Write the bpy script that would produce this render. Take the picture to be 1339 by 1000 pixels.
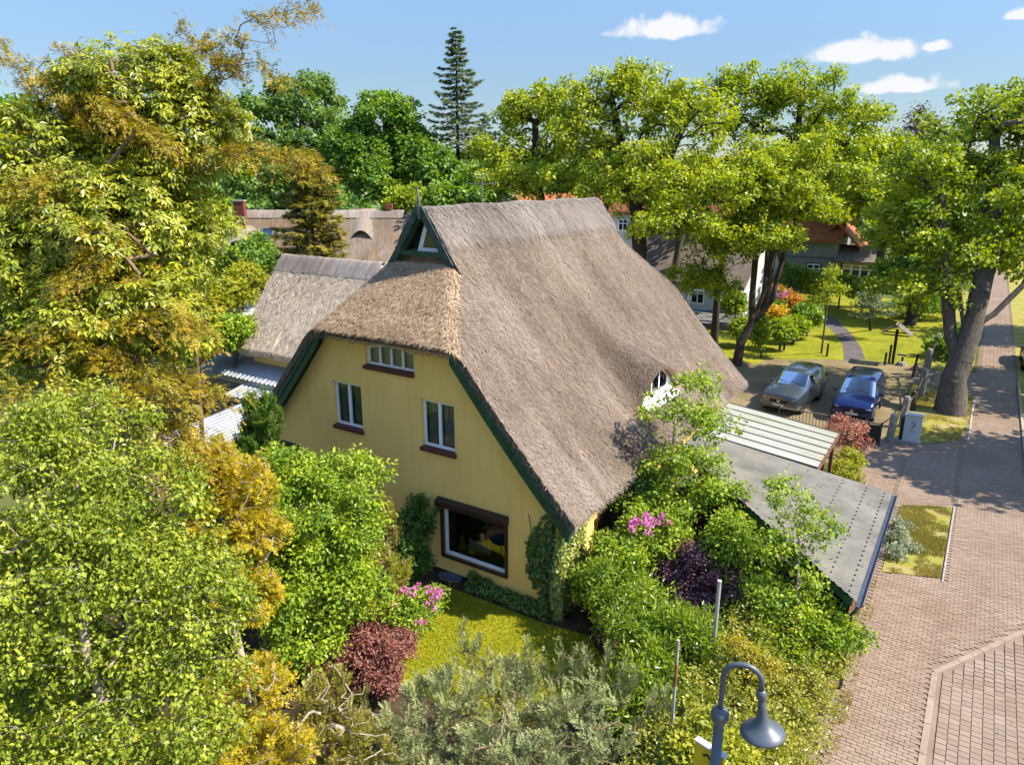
import bpy, math, random
import numpy as np
from mathutils import Vector, Matrix, geometry

for _o in list(bpy.data.objects):
    bpy.data.objects.remove(_o)
SC = bpy.context.scene
COL = SC.collection
RAD = math.radians

# ------------------------------------------------------------------ camera
cam_d = bpy.data.cameras.new('camera')
cam_d.sensor_width = 36.0
cam_d.lens = 25.264
cam_d.clip_start = 0.2
cam_d.clip_end = 5000.0
cam = bpy.data.objects.new('camera', cam_d)
COL.objects.link(cam)
cam.location = (7.9724, -14.3693, 11.0468)
cam.rotation_euler = (RAD(90 - 15.9945), 0.0, RAD(33.0415))
SC.camera = cam

# ------------------------------------------------------------------ sky and sun
SUN_EL, SUN_AZ = 49.0, 22.0            # azimuth measured from +X towards +Y
SX, SY, SZ = (math.cos(RAD(SUN_EL)) * math.cos(RAD(SUN_AZ)),
              math.cos(RAD(SUN_EL)) * math.sin(RAD(SUN_AZ)), math.sin(RAD(SUN_EL)))
world = bpy.data.worlds.new('World')
SC.world = world
world.use_nodes = True
wn, wl = world.node_tree.nodes, world.node_tree.links
wn.clear()
w_out = wn.new('ShaderNodeOutputWorld')
w_bg = wn.new('ShaderNodeBackground')
w_bg.inputs['Strength'].default_value = 0.15
w_sky = wn.new('ShaderNodeTexSky')
w_sky.sky_type = 'NISHITA'
w_sky.sun_disc = False
w_sky.sun_elevation = RAD(SUN_EL)
w_sky.sun_rotation = RAD(90 - SUN_AZ)
w_sky.altitude = 50.0
w_sky.air_density = 1.0
w_sky.dust_density = 0.15
w_sky.ozone_density = 4.0
w_tc = wn.new('ShaderNodeTexCoord')
w_noise = wn.new('ShaderNodeTexNoise')
w_noise.inputs['Scale'].default_value = 34.0
w_noise.inputs['Detail'].default_value = 7.0
w_noise.inputs['Roughness'].default_value = 0.6
wl.new(w_tc.outputs['Generated'], w_noise.inputs['Vector'])
w_noise2 = wn.new('ShaderNodeTexNoise')
w_noise2.inputs['Scale'].default_value = 62.0
w_noise2.inputs['Detail'].default_value = 4.0
wl.new(w_tc.outputs['Generated'], w_noise2.inputs['Vector'])


def wmath(op, a, b=None, c=None):
    n = wn.new('ShaderNodeMath'); n.operation = op
    for i, x in enumerate((a, b, c)):
        if x is None:
            continue
        if isinstance(x, (int, float)):
            n.inputs[i].default_value = x
        else:
            wl.new(x, n.inputs[i])
    return n.outputs[0]


def wdot(vec):
    n = wn.new('ShaderNodeVectorMath'); n.operation = 'DOT_PRODUCT'
    wl.new(w_tc.outputs['Generated'], n.inputs[0])
    n.inputs[1].default_value = vec
    return n.outputs['Value']


cloud_mask = None
# small fair-weather cumulus: direction, half width, half height (radians)
for (c, sa, sb) in (((-0.3729,0.9121,0.1705), .074, .024), ((-0.1527,0.9790,0.1350), .072, .023),
                    ((-0.1107,0.9891,0.0971), .056, .016), ((-0.0809,0.9872,0.1372), .019, .009),
                    ((-0.0046,0.9869,0.1615), .016, .010),
                    ((.25, .93, .27), .09, .03), ((-.93, -.25, .25), .10, .03), ((-.2, -.9, .38), .10, .035)):
    cv = Vector(c).normalized()
    av = cv.cross(Vector((0, 0, 1))).normalized()
    bv = av.cross(cv).normalized()
    da = wmath('DIVIDE', wdot(av), sa)
    db = wmath('DIVIDE', wdot(bv), sb)
    db = wmath('MAXIMUM', db, wmath('MULTIPLY', db, -2.4))      # flat underside
    rr = wmath('ADD', wmath('MULTIPLY', da, da), wmath('MULTIPLY', db, db))
    rr = wmath('SQRT', rr)
    nn = wmath('MULTIPLY', wmath('SUBTRACT', w_noise.outputs['Fac'], .5), 1.25)
    n2 = wmath('MULTIPLY', wmath('SUBTRACT', w_noise2.outputs['Fac'], .5), .75)
    val = wmath('ADD', wmath('SUBTRACT', 1.0, rr), wmath('ADD', nn, n2))
    val = wmath('MULTIPLY', val, wmath('GREATER_THAN', wdot(cv), 0.0))
    cloud_mask = val if cloud_mask is None else wmath('MAXIMUM', cloud_mask, val)
w_map = wn.new('ShaderNodeMapRange')
w_map.interpolation_type = 'SMOOTHSTEP'
wl.new(cloud_mask, w_map.inputs['Value'])
w_map.inputs['From Min'].default_value = 0.02
w_map.inputs['From Max'].default_value = 0.5
w_mix = wn.new('ShaderNodeMix'); w_mix.data_type = 'RGBA'
wl.new(w_map.outputs['Result'], w_mix.inputs['Factor'])
# brightness gradient put into the sky: dimmed near the horizon, full overhead for fill
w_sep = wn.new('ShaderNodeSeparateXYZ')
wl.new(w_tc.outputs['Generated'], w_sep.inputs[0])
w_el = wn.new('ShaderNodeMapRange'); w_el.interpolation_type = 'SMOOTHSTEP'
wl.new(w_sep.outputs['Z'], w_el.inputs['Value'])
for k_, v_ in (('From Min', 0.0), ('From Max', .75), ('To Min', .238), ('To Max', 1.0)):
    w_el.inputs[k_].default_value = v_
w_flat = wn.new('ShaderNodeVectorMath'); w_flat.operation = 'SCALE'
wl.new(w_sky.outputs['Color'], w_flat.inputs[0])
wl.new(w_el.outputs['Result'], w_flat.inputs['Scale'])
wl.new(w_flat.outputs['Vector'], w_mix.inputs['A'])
w_mix.inputs['B'].default_value = (2.05, 2.09, 2.16, 1)
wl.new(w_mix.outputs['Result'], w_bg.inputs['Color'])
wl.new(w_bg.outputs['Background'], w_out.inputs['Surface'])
world.cycles.sampling_method = 'MANUAL'
world.cycles.sample_map_resolution = 256

sun_d = bpy.data.lights.new('sun', 'SUN')
sun_d.energy = 3.55
sun_d.angle = RAD(0.53)
sun_d.color = (1.0, 0.93, 0.80)
sun = bpy.data.objects.new('sun', sun_d)
COL.objects.link(sun)
sun.rotation_euler = Vector((SX, SY, SZ)).to_track_quat('Z', 'Y').to_euler()
sun.location = (20, 10, 40)

# ------------------------------------------------------------------ exposure and render
vs = SC.view_settings
vs.view_transform = 'Standard'
vs.look = 'None'
vs.exposure = 1.62
vs.gamma = 1.0
vs.use_curve_mapping = False
SC.render.engine = 'CYCLES'
SC.cycles.use_denoising = True
SC.cycles.max_bounces = 7
SC.cycles.diffuse_bounces = 4
SC.cycles.transmission_bounces = 5
SC.cycles.transparent_max_bounces = 8
SC.cycles.use_adaptive_sampling = True
SC.cycles.adaptive_threshold = 0.02
SC.render.film_transparent = False

rng = np.random.default_rng(11)
random.seed(5)

# ------------------------------------------------------------------ helpers: objects
ORG = {}


def tag(o, label=None, cat=None, group=None, kind=None):
    if label: o['label'] = label
    if cat: o['category'] = cat
    if group: o['group'] = group
    if kind: o['kind'] = kind
    return o


def thing(name, label, cat, loc=(0, 0, 0), rz=0.0, group=None):
    o = bpy.data.objects.new(name, None)
    o.empty_display_size = 0.2
    COL.objects.link(o)
    o.location = loc
    o.rotation_euler = (0, 0, rz)
    ORG[o] = np.array(loc, float)
    return tag(o, label, cat, group)


def setup(o, mat, parent):
    if mat is not None:
        o.data.materials.append(mat)
    COL.objects.link(o)
    if parent is not None:
        o.parent = parent
        ORG[o] = ORG.get(parent, np.zeros(3))
    return o


def np_mesh(name, V, T, mat=None, parent=None, attrs=None, smooth=False, local=False):
    """V (n,3) float, T (m,k) int: all polygons have k corners."""
    V = np.asarray(V, np.float32)
    if parent is not None and not local:
        V = V - ORG.get(parent, np.zeros(3)).astype(np.float32)
    T = np.asarray(T, np.int32)
    me = bpy.data.meshes.new(name)
    me.vertices.add(len(V))
    me.vertices.foreach_set('co', np.ascontiguousarray(V, np.float32).ravel())
    me.loops.add(T.size)
    me.loops.foreach_set('vertex_index', T.ravel())
    me.polygons.add(len(T))
    me.polygons.foreach_set('loop_start', np.arange(0, T.size, T.shape[1], dtype=np.int32))
    me.update(calc_edges=True)
    if attrs:
        for k, a in attrs.items():
            at = me.attributes.new(k, 'FLOAT', 'POINT')
            at.data.foreach_set('value', np.ascontiguousarray(a, np.float32))
    me.polygons.foreach_set('use_smooth', np.full(len(T), bool(smooth)))
    return setup(bpy.data.objects.new(name, me), mat, parent)


class MB:
    def __init__(s):
        s.v, s.f = [], []

    def add(s, vs_, fs_):
        n = len(s.v)
        s.v += [tuple(map(float, p)) for p in vs_]
        s.f += [tuple(i + n for i in q) for q in fs_]
        return s

    def box(s, c, d, rot=None):
        x, y, z = d[0] / 2, d[1] / 2, d[2] / 2
        P = [Vector((a, b, e)) for a in (-x, x) for b in (-y, y) for e in (-z, z)]
        if rot is not None:
            P = [rot @ p for p in P]
        cv = Vector(c)
        return s.add([p + cv for p in P],
                     [(0, 1, 3, 2), (4, 6, 7, 5), (0, 4, 5, 1), (2, 3, 7, 6), (0, 2, 6, 4), (1, 5, 7, 3)])

    def bar(s, a, b, w, h, up=(0, 0, 1)):
        a, b = Vector(a), Vector(b)
        ax = (b - a).normalized()
        up = Vector(up)
        sd = ax.cross(up)
        if sd.length < 1e-4:
            sd = ax.cross(Vector((1, 0, 0)))
        sd.normalize(); up = sd.cross(ax)
        P = []
        for p in (a, b):
            for (i, j) in ((-1, -1), (1, -1), (1, 1), (-1, 1)):
                P.append(p + sd * (i * w / 2) + up * (j * h / 2))
        return s.add(P, [(0, 3, 2, 1), (4, 5, 6, 7), (0, 1, 5, 4), (1, 2, 6, 5), (2, 3, 7, 6), (3, 0, 4, 7)])

    def prism(s, poly, vec):
        n = len(poly); vec = Vector(vec)
        P = [Vector(p) for p in poly]
        P = P + [p + vec for p in P]
        return s.add(P, [tuple(range(n - 1, -1, -1)), tuple(range(n, 2 * n))] +
                     [(i, (i + 1) % n, (i + 1) % n + n, i + n) for i in range(n)])

    def tube(s, pts, r, n=8, cap=True):
        pts = [Vector(p) for p in pts]
        m = len(pts)
        rs = r if isinstance(r, (list, tuple)) else [r] * m
        t0 = (pts[1] - pts[0]).normalized()
        ref = Vector((0, 0, 1)) if abs(t0.z) < .9 else Vector((1, 0, 0))
        sd = t0.cross(ref).normalized()
        V, Fs = [], []
        for i in range(m):
            t = (pts[min(i + 1, m - 1)] - pts[max(i - 1, 0)]).normalized()
            sd = (sd - t * sd.dot(t)).normalized()
            up = sd.cross(t)
            for k in range(n):
                a = 2 * math.pi * k / n
                V.append(pts[i] + (sd * math.cos(a) + up * math.sin(a)) * rs[i])
        for i in range(m - 1):
            for k in range(n):
                k2 = (k + 1) % n
                Fs.append((i * n + k, i * n + k2, (i + 1) * n + k2, (i + 1) * n + k))
        if cap:
            Fs.append(tuple(range(n - 1, -1, -1)))
            Fs.append(tuple((m - 1) * n + k for k in range(n)))
        return s.add(V, Fs)

    def lathe(s, prof, c=(0, 0, 0), n=24, M=None):
        V, Fs = [], []
        cv = Vector(c)
        for (r, z) in prof:
            for k in range(n):
                a = 2 * math.pi * k / n
                p = Vector((r * math.cos(a), r * math.sin(a), z))
                if M is not None:
                    p = M @ p
                V.append(p + cv)
        for i in range(len(prof) - 1):
            for k in range(n):
                k2 = (k + 1) % n
                Fs.append((i * n + k, i * n + k2, (i + 1) * n + k2, (i + 1) * n + k))
        return s.add(V, Fs)

    def holed(s, outer, holes, to3):
        """flat polygon with holes; to3 maps (a, b) to 3-D"""
        loops = [[Vector((a, b, 0)) for a, b in outer]] + [[Vector((a, b, 0)) for a, b in h] for h in holes]
        tris = geometry.tessellate_polygon(loops)
        flat = [p for l in loops for p in l]
        return s.add([to3(p.x, p.y) for p in flat], tris)

    def build(s, name, mat, parent=None, smooth=False, bevel=0.0, local=False, seg=2, auto=None):
        me = bpy.data.meshes.new(name)
        o0 = np.zeros(3) if (parent is None or local) else ORG.get(parent, np.zeros(3))
        me.from_pydata([(p[0] - o0[0], p[1] - o0[1], p[2] - o0[2]) for p in s.v], [], s.f)
        me.update()
        if smooth:
            me.polygons.foreach_set('use_smooth', [True] * len(me.polygons))
        o = setup(bpy.data.objects.new(name, me), mat, parent)
        if bevel:
            m = o.modifiers.new('bevel', 'BEVEL')
            m.width = bevel; m.segments = seg; m.limit_method = 'ANGLE'; m.angle_limit = RAD(35)
        return o


def copy_tree(o, parent=None):
    c = o.copy()
    COL.objects.link(c)
    ORG[c] = ORG.get(o, np.zeros(3))
    if parent is not None:
        c.parent = parent
    for ch in list(o.children):
        copy_tree(ch, c)
    return c


def vnoise(x, y, seed=0):
    """2-D value noise in [0,1]"""
    x = np.asarray(x, float); y = np.asarray(y, float)
    xi = np.floor(x).astype(np.int64); yi = np.floor(y).astype(np.int64)
    fx = x - xi; fy = y - yi
    fx = fx * fx * (3 - 2 * fx); fy = fy * fy * (3 - 2 * fy)

    def h(i, j):
        n = (i * 374761393 + j * 668265263 + seed * 1274126177) & 0x7fffffff
        n = ((n ^ (n >> 13)) * 1274126177) & 0x7fffffff
        return ((n ^ (n >> 16)) & 0xffff) / 65535.0
    return (h(xi, yi) * (1 - fx) + h(xi + 1, yi) * fx) * (1 - fy) + (h(xi, yi + 1) * (1 - fx) + h(xi + 1, yi + 1) * fx) * fy


def fbm(x, y, oct_=4, seed=0):
    s_, a, t = 0, .5, 0
    for k in range(oct_):
        s_ = s_ + a * vnoise(x * 2 ** k, y * 2 ** k, seed + k); t += a; a *= .5
    return s_ / t


# ------------------------------------------------------------------ helpers: materials
class NT:
    def __init__(s, name):
        s.m = bpy.data.materials.new(name)
        s.m.use_nodes = True
        s.n = s.m.node_tree.nodes; s.l = s.m.node_tree.links
        s.n.clear()
        s.out = s.n.new('ShaderNodeOutputMaterial')

    def node(s, t, **kw):
        n = s.n.new(t)
        for k, v in kw.items():
            setattr(n, k, v)
        return n

    def set(s, sock, v):
        if isinstance(v, bpy.types.NodeSocket):
            s.l.new(v, sock)
        elif isinstance(v, tuple) and len(v) == 3 and sock.type == 'RGBA':
            sock.default_value = (*v, 1)
        else:
            sock.default_value = v

    def math(s, op, a, b=0.0):
        n = s.node('ShaderNodeMath', operation=op)
        s.set(n.inputs[0], a); s.set(n.inputs[1], b)
        return n.outputs[0]

    def mix(s, f, a, b, blend='MIX'):
        n = s.node('ShaderNodeMix', data_type='RGBA', blend_type=blend)
        s.set(n.inputs['Factor'], f); s.set(n.inputs[6], a); s.set(n.inputs[7], b)
        return n.outputs[2]

    def ramp(s, f, stops, interp='LINEAR'):
        n = s.node('ShaderNodeValToRGB')
        n.color_ramp.interpolation = interp
        e = n.color_ramp.elements
        while len(e) < len(stops):
            e.new(0.5)
        for i, (p, c) in enumerate(stops):
            e[i].position = p
            e[i].color = (*c, 1) if isinstance(c, tuple) else (c, c, c, 1)
        s.set(n.inputs[0], f)
        return n.outputs[0]

    def coord(s, kind='Object', scale=(1, 1, 1)):
        tc = s.node('ShaderNodeTexCoord')
        mp = s.node('ShaderNodeMapping')
        mp.inputs['Scale'].default_value = scale
        s.l.new(tc.outputs[kind], mp.inputs[0])
        return mp.outputs[0]

    def pos(s, scale=(1, 1, 1)):
        ge = s.node('ShaderNodeNewGeometry')
        mp = s.node('ShaderNodeMapping')
        mp.inputs['Scale'].default_value = scale
        s.l.new(ge.outputs['Position'], mp.inputs[0])
        return mp.outputs[0]

    def noise(s, vec, scale, detail=4.0, rough=.55, dist=0.0):
        n = s.node('ShaderNodeTexNoise')
        n.inputs['Scale'].default_value = scale
        n.inputs['Detail'].default_value = detail
        n.inputs['Roughness'].default_value = rough
        n.inputs['Distortion'].default_value = dist
        s.l.new(vec, n.inputs['Vector'])
        return n.outputs['Fac']

    def attr(s, name):
        n = s.node('ShaderNodeAttribute', attribute_name=name)
        return n.outputs['Fac']

    def bump(s, h, strength=.4, dist=.02):
        n = s.node('ShaderNodeBump')
        n.inputs['Strength'].default_value = strength
        n.inputs['Distance'].default_value = dist
        s.l.new(h, n.inputs['Height'])
        return n.outputs[0]

    def bsdf(s, color, rough=.7, spec=.3, metal=0.0, normal=None, **kw):
        b = s.node('ShaderNodeBsdfPrincipled')
        s.set(b.inputs['Base Color'], color)
        s.set(b.inputs['Roughness'], rough)
        s.set(b.inputs['Specular IOR Level'], spec)
        s.set(b.inputs['Metallic'], metal)
        for k, v in kw.items():
            s.set(b.inputs[k.replace('_', ' ')], v)
        if normal is not None:
            s.l.new(normal, b.inputs['Normal'])
        return b.outputs[0]

    def done(s, sh):
        s.l.new(sh, s.out.inputs['Surface'])
        return s.m


def plain(name, col, rough=.6, spec=.3, metal=0.0, var=.12, scale=6.0, bump=0.0, bscale=60.0):
    t = NT(name)
    v = t.pos()
    col = tuple(c * .74 for c in col)
    n = t.noise(v, scale, 5)
    lo = tuple(c * (1 - var) for c in col); hi = tuple(min(1, c * (1 + var)) for c in col)
    c = t.ramp(n, [(.3, lo), (.7, hi)])
    nm = t.bump(t.noise(v, bscale, 3), bump, .01) if bump else None
    return t.done(t.bsdf(c, rough, spec, metal, nm))


def leaf_mat(name, dark, mid, light, trans=.38, rough=.45, spec=.35, tip=None, warm=1.0):
    t = NT(name)
    r = t.attr('rnd')
    c = t.ramp(r, [(0.0, dark), (.45, mid), (1.0, light)])
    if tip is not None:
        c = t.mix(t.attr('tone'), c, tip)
    b = t.bsdf(c, rough, spec)
    tr = t.node('ShaderNodeBsdfTranslucent')
    h = t.node('ShaderNodeHueSaturation')
    h.inputs['Hue'].default_value = .488
    h.inputs['Saturation'].default_value = 1.15
    h.inputs['Value'].default_value = 1.4
    t.l.new(c, h.inputs['Color'])
    t.l.new(h.outputs[0], tr.inputs['Color'])
    mx = t.node('ShaderNodeMixShader')
    mx.inputs[0].default_value = trans
    t.l.new(b, mx.inputs[1]); t.l.new(tr.outputs[0], mx.inputs[2])
    return t.done(mx.outputs[0])


def glass_mat(name, tint=(.92, .95, .95), base=.05, gain=1.3):
    t = NT(name)
    tr = t.node('ShaderNodeBsdfTransparent'); tr.inputs[0].default_value = (*tint, 1)
    gl = t.node('ShaderNodeBsdfGlossy'); gl.inputs['Roughness'].default_value = .02
    gl.inputs['Color'].default_value = (.95, .97, 1, 1)
    fr = t.node('ShaderNodeFresnel'); fr.inputs['IOR'].default_value = 1.55
    f = t.math('ADD', t.math('MULTIPLY', fr.outputs[0], gain), base)
    mx = t.node('ShaderNodeMixShader')
    t.l.new(f, mx.inputs[0])
    t.l.new(tr.outputs[0], mx.inputs[1]); t.l.new(gl.outputs[0], mx.inputs[2])
    return t.done(mx.outputs[0])


# ------------------------------------------------------------------ materials
M = {}


def thatch_mat(name, dark, mid, light, tan):
    t = NT(name)
    cx = t.node('ShaderNodeCombineXYZ')
    t.l.new(t.attr('su'), cx.inputs[0]); t.l.new(t.attr('sv'), cx.inputs[1])

    def sc(a, b):
        mp = t.node('ShaderNodeMapping'); mp.inputs['Scale'].default_value = (a, b, 1)
        t.l.new(cx.outputs[0], mp.inputs[0]); return mp.outputs[0]
    fine = t.noise(sc(38, 7), 1.0, 5, .7, .4)
    midn = t.noise(sc(7, 1.6), 1.0, 5, .6, .3)
    patch = t.noise(sc(.55, .28), 1.0, 5, .6, .6)
    f = t.math('ADD', t.math('MULTIPLY', fine, .55), t.math('MULTIPLY', midn, .45))
    c = t.ramp(f, [(.30, dark), (.48, mid), (.68, light)])
    c = t.mix(t.ramp(patch, [(.42, 0.0), (.62, .75)]), c, t.mix(1.0, c, tan, 'MULTIPLY'))
    dk = t.noise(sc(.32, .16), 1.0, 4, .6, .8)
    c = t.mix(t.ramp(dk, [(.44, 0.0), (.64, .9)]), c, t.mix(1.0, c, (.66, .64, .63), 'MULTIPLY'))
    ru = t.noise(sc(2.6, .22), 1.0, 4, .6, .2)
    c = t.mix(t.ramp(ru, [(.48, 0.0), (.70, .7)]), c, t.mix(1.0, c, (.66, .61, .55), 'MULTIPLY'))
    ms = t.noise(sc(1.1, .7), 1.0, 6, .7, .5)
    c = t.mix(t.ramp(ms, [(.60, 0.0), (.72, .5)]), c, t.mix(1.0, c, (.74, .66, .46), 'MULTIPLY'))
    c = t.mix(t.attr('stain'), c, t.mix(1.0, c, (.46, .41, .36), 'MULTIPLY'))
    nm = t.bump(f, .9, .05)
    return t.done(t.bsdf(c, .92, .12, 0, nm))


M['thatch'] = thatch_mat('thatch', (.115, .083, .060), (.225, .170, .128), (.335, .270, .215), (1.0, .84, .62))
M['thatch_ridge'] = thatch_mat('thatch_ridge', (.15, .12, .10), (.275, .228, .195), (.40, .345, .30), (1.0, .95, .88))
M['thatch_old'] = thatch_mat('thatch_old', (.18, .118, .068), (.39, .27, .165), (.57, .42, .275), (1.05, .85, .60))
M['thatch_pale'] = thatch_mat('thatch_pale', (.34, .25, .165), (.62, .48, .345), (.84, .71, .55), (1.0, .88, .72))


def straw_mat(name, a, b, c):
    t = NT(name)
    col = t.ramp(t.attr('rnd'), [(0, a), (.5, b), (1, c)])
    return t.done(t.bsdf(col, .8, .2))


M['straw'] = straw_mat('straw', (.105, .074, .052), (.24, .182, .138), (.40, .325, .265))
M['straw_old'] = straw_mat('straw_old', (.19, .122, .07), (.43, .30, .185), (.64, .48, .32))
M['straw_grey'] = straw_mat('straw_grey', (.15, .12, .10), (.275, .23, .196), (.42, .365, .32))

M['straw_pale'] = straw_mat('straw_pale', (.33, .24, .16), (.60, .47, .34), (.84, .72, .56))

t = NT('yellow_render')
v = t.pos()
n1 = t.noise(v, .8, 6, .6)
n2 = t.noise(t.pos((3.2, 3.2, .28)), 1.6, 6, .65)
c = t.ramp(n1, [(.3, (.86, .555, .165)), (.7, (.93, .61, .20))])
c = t.mix(t.ramp(n2, [(.48, 0.0), (.75, .5)]), c, (.66, .46, .14))
c = t.mix(t.ramp(t.noise(v, 2.6, 6, .7), [(.58, 0.0), (.78, .35)]), c, (.92, .68, .24))
M['render'] = t.done(t.bsdf(c, .85, .2, 0, t.bump(t.noise(v, 90, 3), .25, .01)))

M['green_board'] = plain('green_board', (.018, .085, .045), .45, .4, var=.35, scale=5, bump=.15)
M['green_worn'] = plain('green_worn', (.055, .09, .075), .7, .3, var=.6, scale=9, bump=.3)
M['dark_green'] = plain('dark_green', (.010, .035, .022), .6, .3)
M['white'] = plain('white_paint', (1.12, 1.12, 1.11), .35, .4, var=.04)
M['brown_frame'] = plain('brown_frame', (.045, .020, .014), .4, .4, var=.25)
M['brick_sill'] = plain('brick_sill', (.16, .055, .042), .7, .3, var=.4, scale=14)
M['brick_red'] = plain('brick_red', (.22, .06, .045), .8, .2, var=.35, scale=11)
M['foundation'] = plain('foundation', (.05, .035, .028), .9, .1, var=.3)
M['glass'] = glass_mat('window_glass')
M['glass_dark'] = glass_mat('window_glass_dark', (.55, .6, .6), .08)
M['interior'] = plain('interior_dark', (.035, .03, .026), .9, .1)
M['interior_warm'] = plain('interior_warm', (.45, .27, .06), .8, .2)
M['curtain'] = plain('curtain', (.36, .42, .40), .9, .1, var=.1)
M['curtain_white'] = plain('curtain_white', (.62, .62, .68), .9, .1, var=.1)
M['wood_dark'] = plain('wood_dark', (.075, .045, .03), .75, .25, var=.4, scale=12, bump=.3)
M['wood_grey'] = plain('wood_grey', (.19, .165, .14), .85, .15, var=.35, scale=10, bump=.3)
M['wood_brown'] = plain('wood_brown', (.17, .085, .045), .75, .25, var=.35, scale=10, bump=.3)
M['granite'] = plain('granite', (.30, .275, .24), .9, .2, var=.45, scale=16, bump=.5, bscale=40)
M['concrete'] = plain('concrete', (.40, .355, .305), .9, .15, var=.22, scale=3, bump=.2)
M['metal_dark'] = plain('metal_dark', (.03, .032, .035), .5, .5, var=.2)
M['metal_grey'] = plain('metal_grey', (.36, .37, .37), .42, .5, .7, var=.15)
M['rusty'] = plain('rusty', (.34, .16, .06), .7, .3, var=.45, scale=8)
M['gutter'] = plain('gutter', (.085, .10, .14), .35, .5, .4, var=.2)
M['lamp_grey'] = plain('lamp_grey', (.10, .115, .137), .42, .5, .0, var=.07, scale=3)
M['zinc_white'] = plain('zinc_white', (.44, .45, .47), .38, .5, .25, var=.13, scale=2)
M['black'] = plain('black_matt', (.012, .012, .013), .6, .3)
M['rubber'] = plain('rubber', (.015, .015, .016), .8, .2)
M['tile_orange'] = plain('tile_orange', (.46, .145, .055), .8, .2, var=.3, scale=4)
M['tile_red'] = plain('tile_red', (.30, .085, .055), .8, .2, var=.3, scale=4)
M['roof_brown'] = plain('roof_brown', (.235, .185, .15), .9, .15, var=.25, scale=3)
M['plank_grey'] = plain('plank_grey', (.30, .325, .31), .8, .2, var=.15, scale=5)
M['plaster_white'] = plain('plaster_white', (.62, .62, .60), .85, .2, var=.08, scale=2)
M['cream'] = plain('cream', (.52, .45, .25), .8, .2, var=.1)
M['blue_paint'] = plain('blue_paint', (.02, .16, .32), .5, .4, var=.2)
M['kerb'] = plain('kerb_concrete', (.345, .265, .195), .9, .15, var=.2, scale=3, bump=.2)
M['hood'] = plain('hood_thatch', (.33, .26, .20), .95, .1, var=.35, scale=9, bump=.8, bscale=25)
M['soil'] = plain('soil', (.075, .05, .03), .95, .1, var=.5, scale=2.2, bump=.5, bscale=20)
M['pole_pale'] = plain('pole_pale', (.55, .53, .50), .5, .4, .2, var=.12)
M['pole_wood'] = plain('pole_wood', (.52, .42, .31), .8, .2, var=.25, scale=9)

# translucent carport sheeting, algae stained
t = NT('carport_sheet')
n = t.noise(t.pos((.35, 2.2, 1)), 1.6, 6, .65)
c = t.ramp(n, [(.36, (.47, .465, .43)), (.58, (.42, .405, .31)), (.76, (.30, .29, .17))])
b = t.bsdf(c, .3, .45)
tr = t.node('ShaderNodeBsdfTranslucent'); t.l.new(c, tr.inputs[0])
mx = t.node('ShaderNodeMixShader'); mx.inputs[0].default_value = .3
t.l.new(b, mx.inputs[1]); t.l.new(tr.outputs[0], mx.inputs[2])
M['sheet'] = t.done(mx.outputs[0])

# fibre cement with lichen
t = NT('fibre_cement')
v = t.pos()
c = t.ramp(t.noise(v, 1.3, 7, .65), [(.32, (0.133, 0.130, 0.122)), (.55, (0.200, 0.192, 0.178)), (.75, (0.252, 0.237, 0.211))])
c = t.mix(t.ramp(t.noise(v, 9, 5, .7), [(.62, 0.0), (.75, .6)]), c, (.09, .085, .075))
c = t.mix(1.0, c, (1.0, .95, .86), 'MULTIPLY')
M['fibre'] = t.done(t.bsdf(c, .95, .05, 0, t.bump(t.noise(v, 45, 3), .3, .01)))

# ground materials
t = NT('lawn')
v = t.pos()
n = t.noise(v, .55, 7, .65)
c = t.ramp(n, [(.30, (.15, .165, .010)), (.52, (.27, .26, .014)), (.74, (.38, .32, .03))])
c = t.mix(t.ramp(t.noise(v, 14, 4), [(.35, 0.0), (.75, .55)]), c, (.17, .19, .012))
M['lawn'] = t.done(t.bsdf(c, .95, .1, 0, t.bump(t.noise(v, 70, 4), .7, .03)))

t = NT('far_lawn')
v = t.pos()
c = t.ramp(t.noise(v, .4, 7, .65), [(.30, (.12, .145, .012)), (.52, (.21, .215, .016)), (.74, (.30, .265, .03))])
M['far_lawn'] = t.done(t.bsdf(c, .95, .1, 0, t.bump(t.noise(v, 50, 4), .7, .03)))

t = NT('dry_verge')
v = t.pos()
n = t.noise(v, 1.1, 7, .65)
c = t.ramp(n, [(.34, (.20, .205, .024)), (.48, (.25, .225, .04)), (.60, (.30, .235, .11)), (.75, (0.311, 0.237, 0.148))])
M['verge'] = t.done(t.bsdf(c, .95, .1, 0, t.bump(t.noise(v, 60, 4), .6, .03)))

t = NT('gravel_court')
v = t.pos()
n = t.noise(v, .35, 7, .6)
c = t.ramp(n, [(.30, (0.141, 0.107, 0.056)), (.52, (0.222, 0.167, 0.092)), (.75, (0.281, 0.211, 0.122))])
c = t.mix(t.ramp(t.noise(v, .5, 5), [(.5, 0.0), (.72, .6)]), c, (0.118, 0.115, 0.033))
c = t.mix(t.ramp(t.noise(v, 30, 3), [(.35, .0), (.7, .35)]), c, (0.089, 0.067, 0.041))
M['gravel'] = t.done(t.bsdf(c, .95, .1, 0, t.bump(t.noise(v, 55, 4), .6, .02)))

t = NT('tar_path')
v = t.pos()
c = t.ramp(t.noise(v, 2.0, 6), [(.3, (0.074, 0.063, 0.063)), (.7, (0.126, 0.107, 0.104))])
M['path'] = t.done(t.bsdf(c, .9, .15, 0, t.bump(t.noise(v, 60, 3), .4, .01)))

t = NT('meadow_ground')
v = t.pos()
c = t.ramp(t.noise(v, .12, 8, .6), [(.3, (.045, .05, .018)), (.5, (.075, .085, .022)), (.7, (.12, .12, .035))])
M['ground'] = t.done(t.bsdf(c, .95, .1, 0, t.bump(t.noise(v, 12, 5), .5, .05)))

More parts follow.
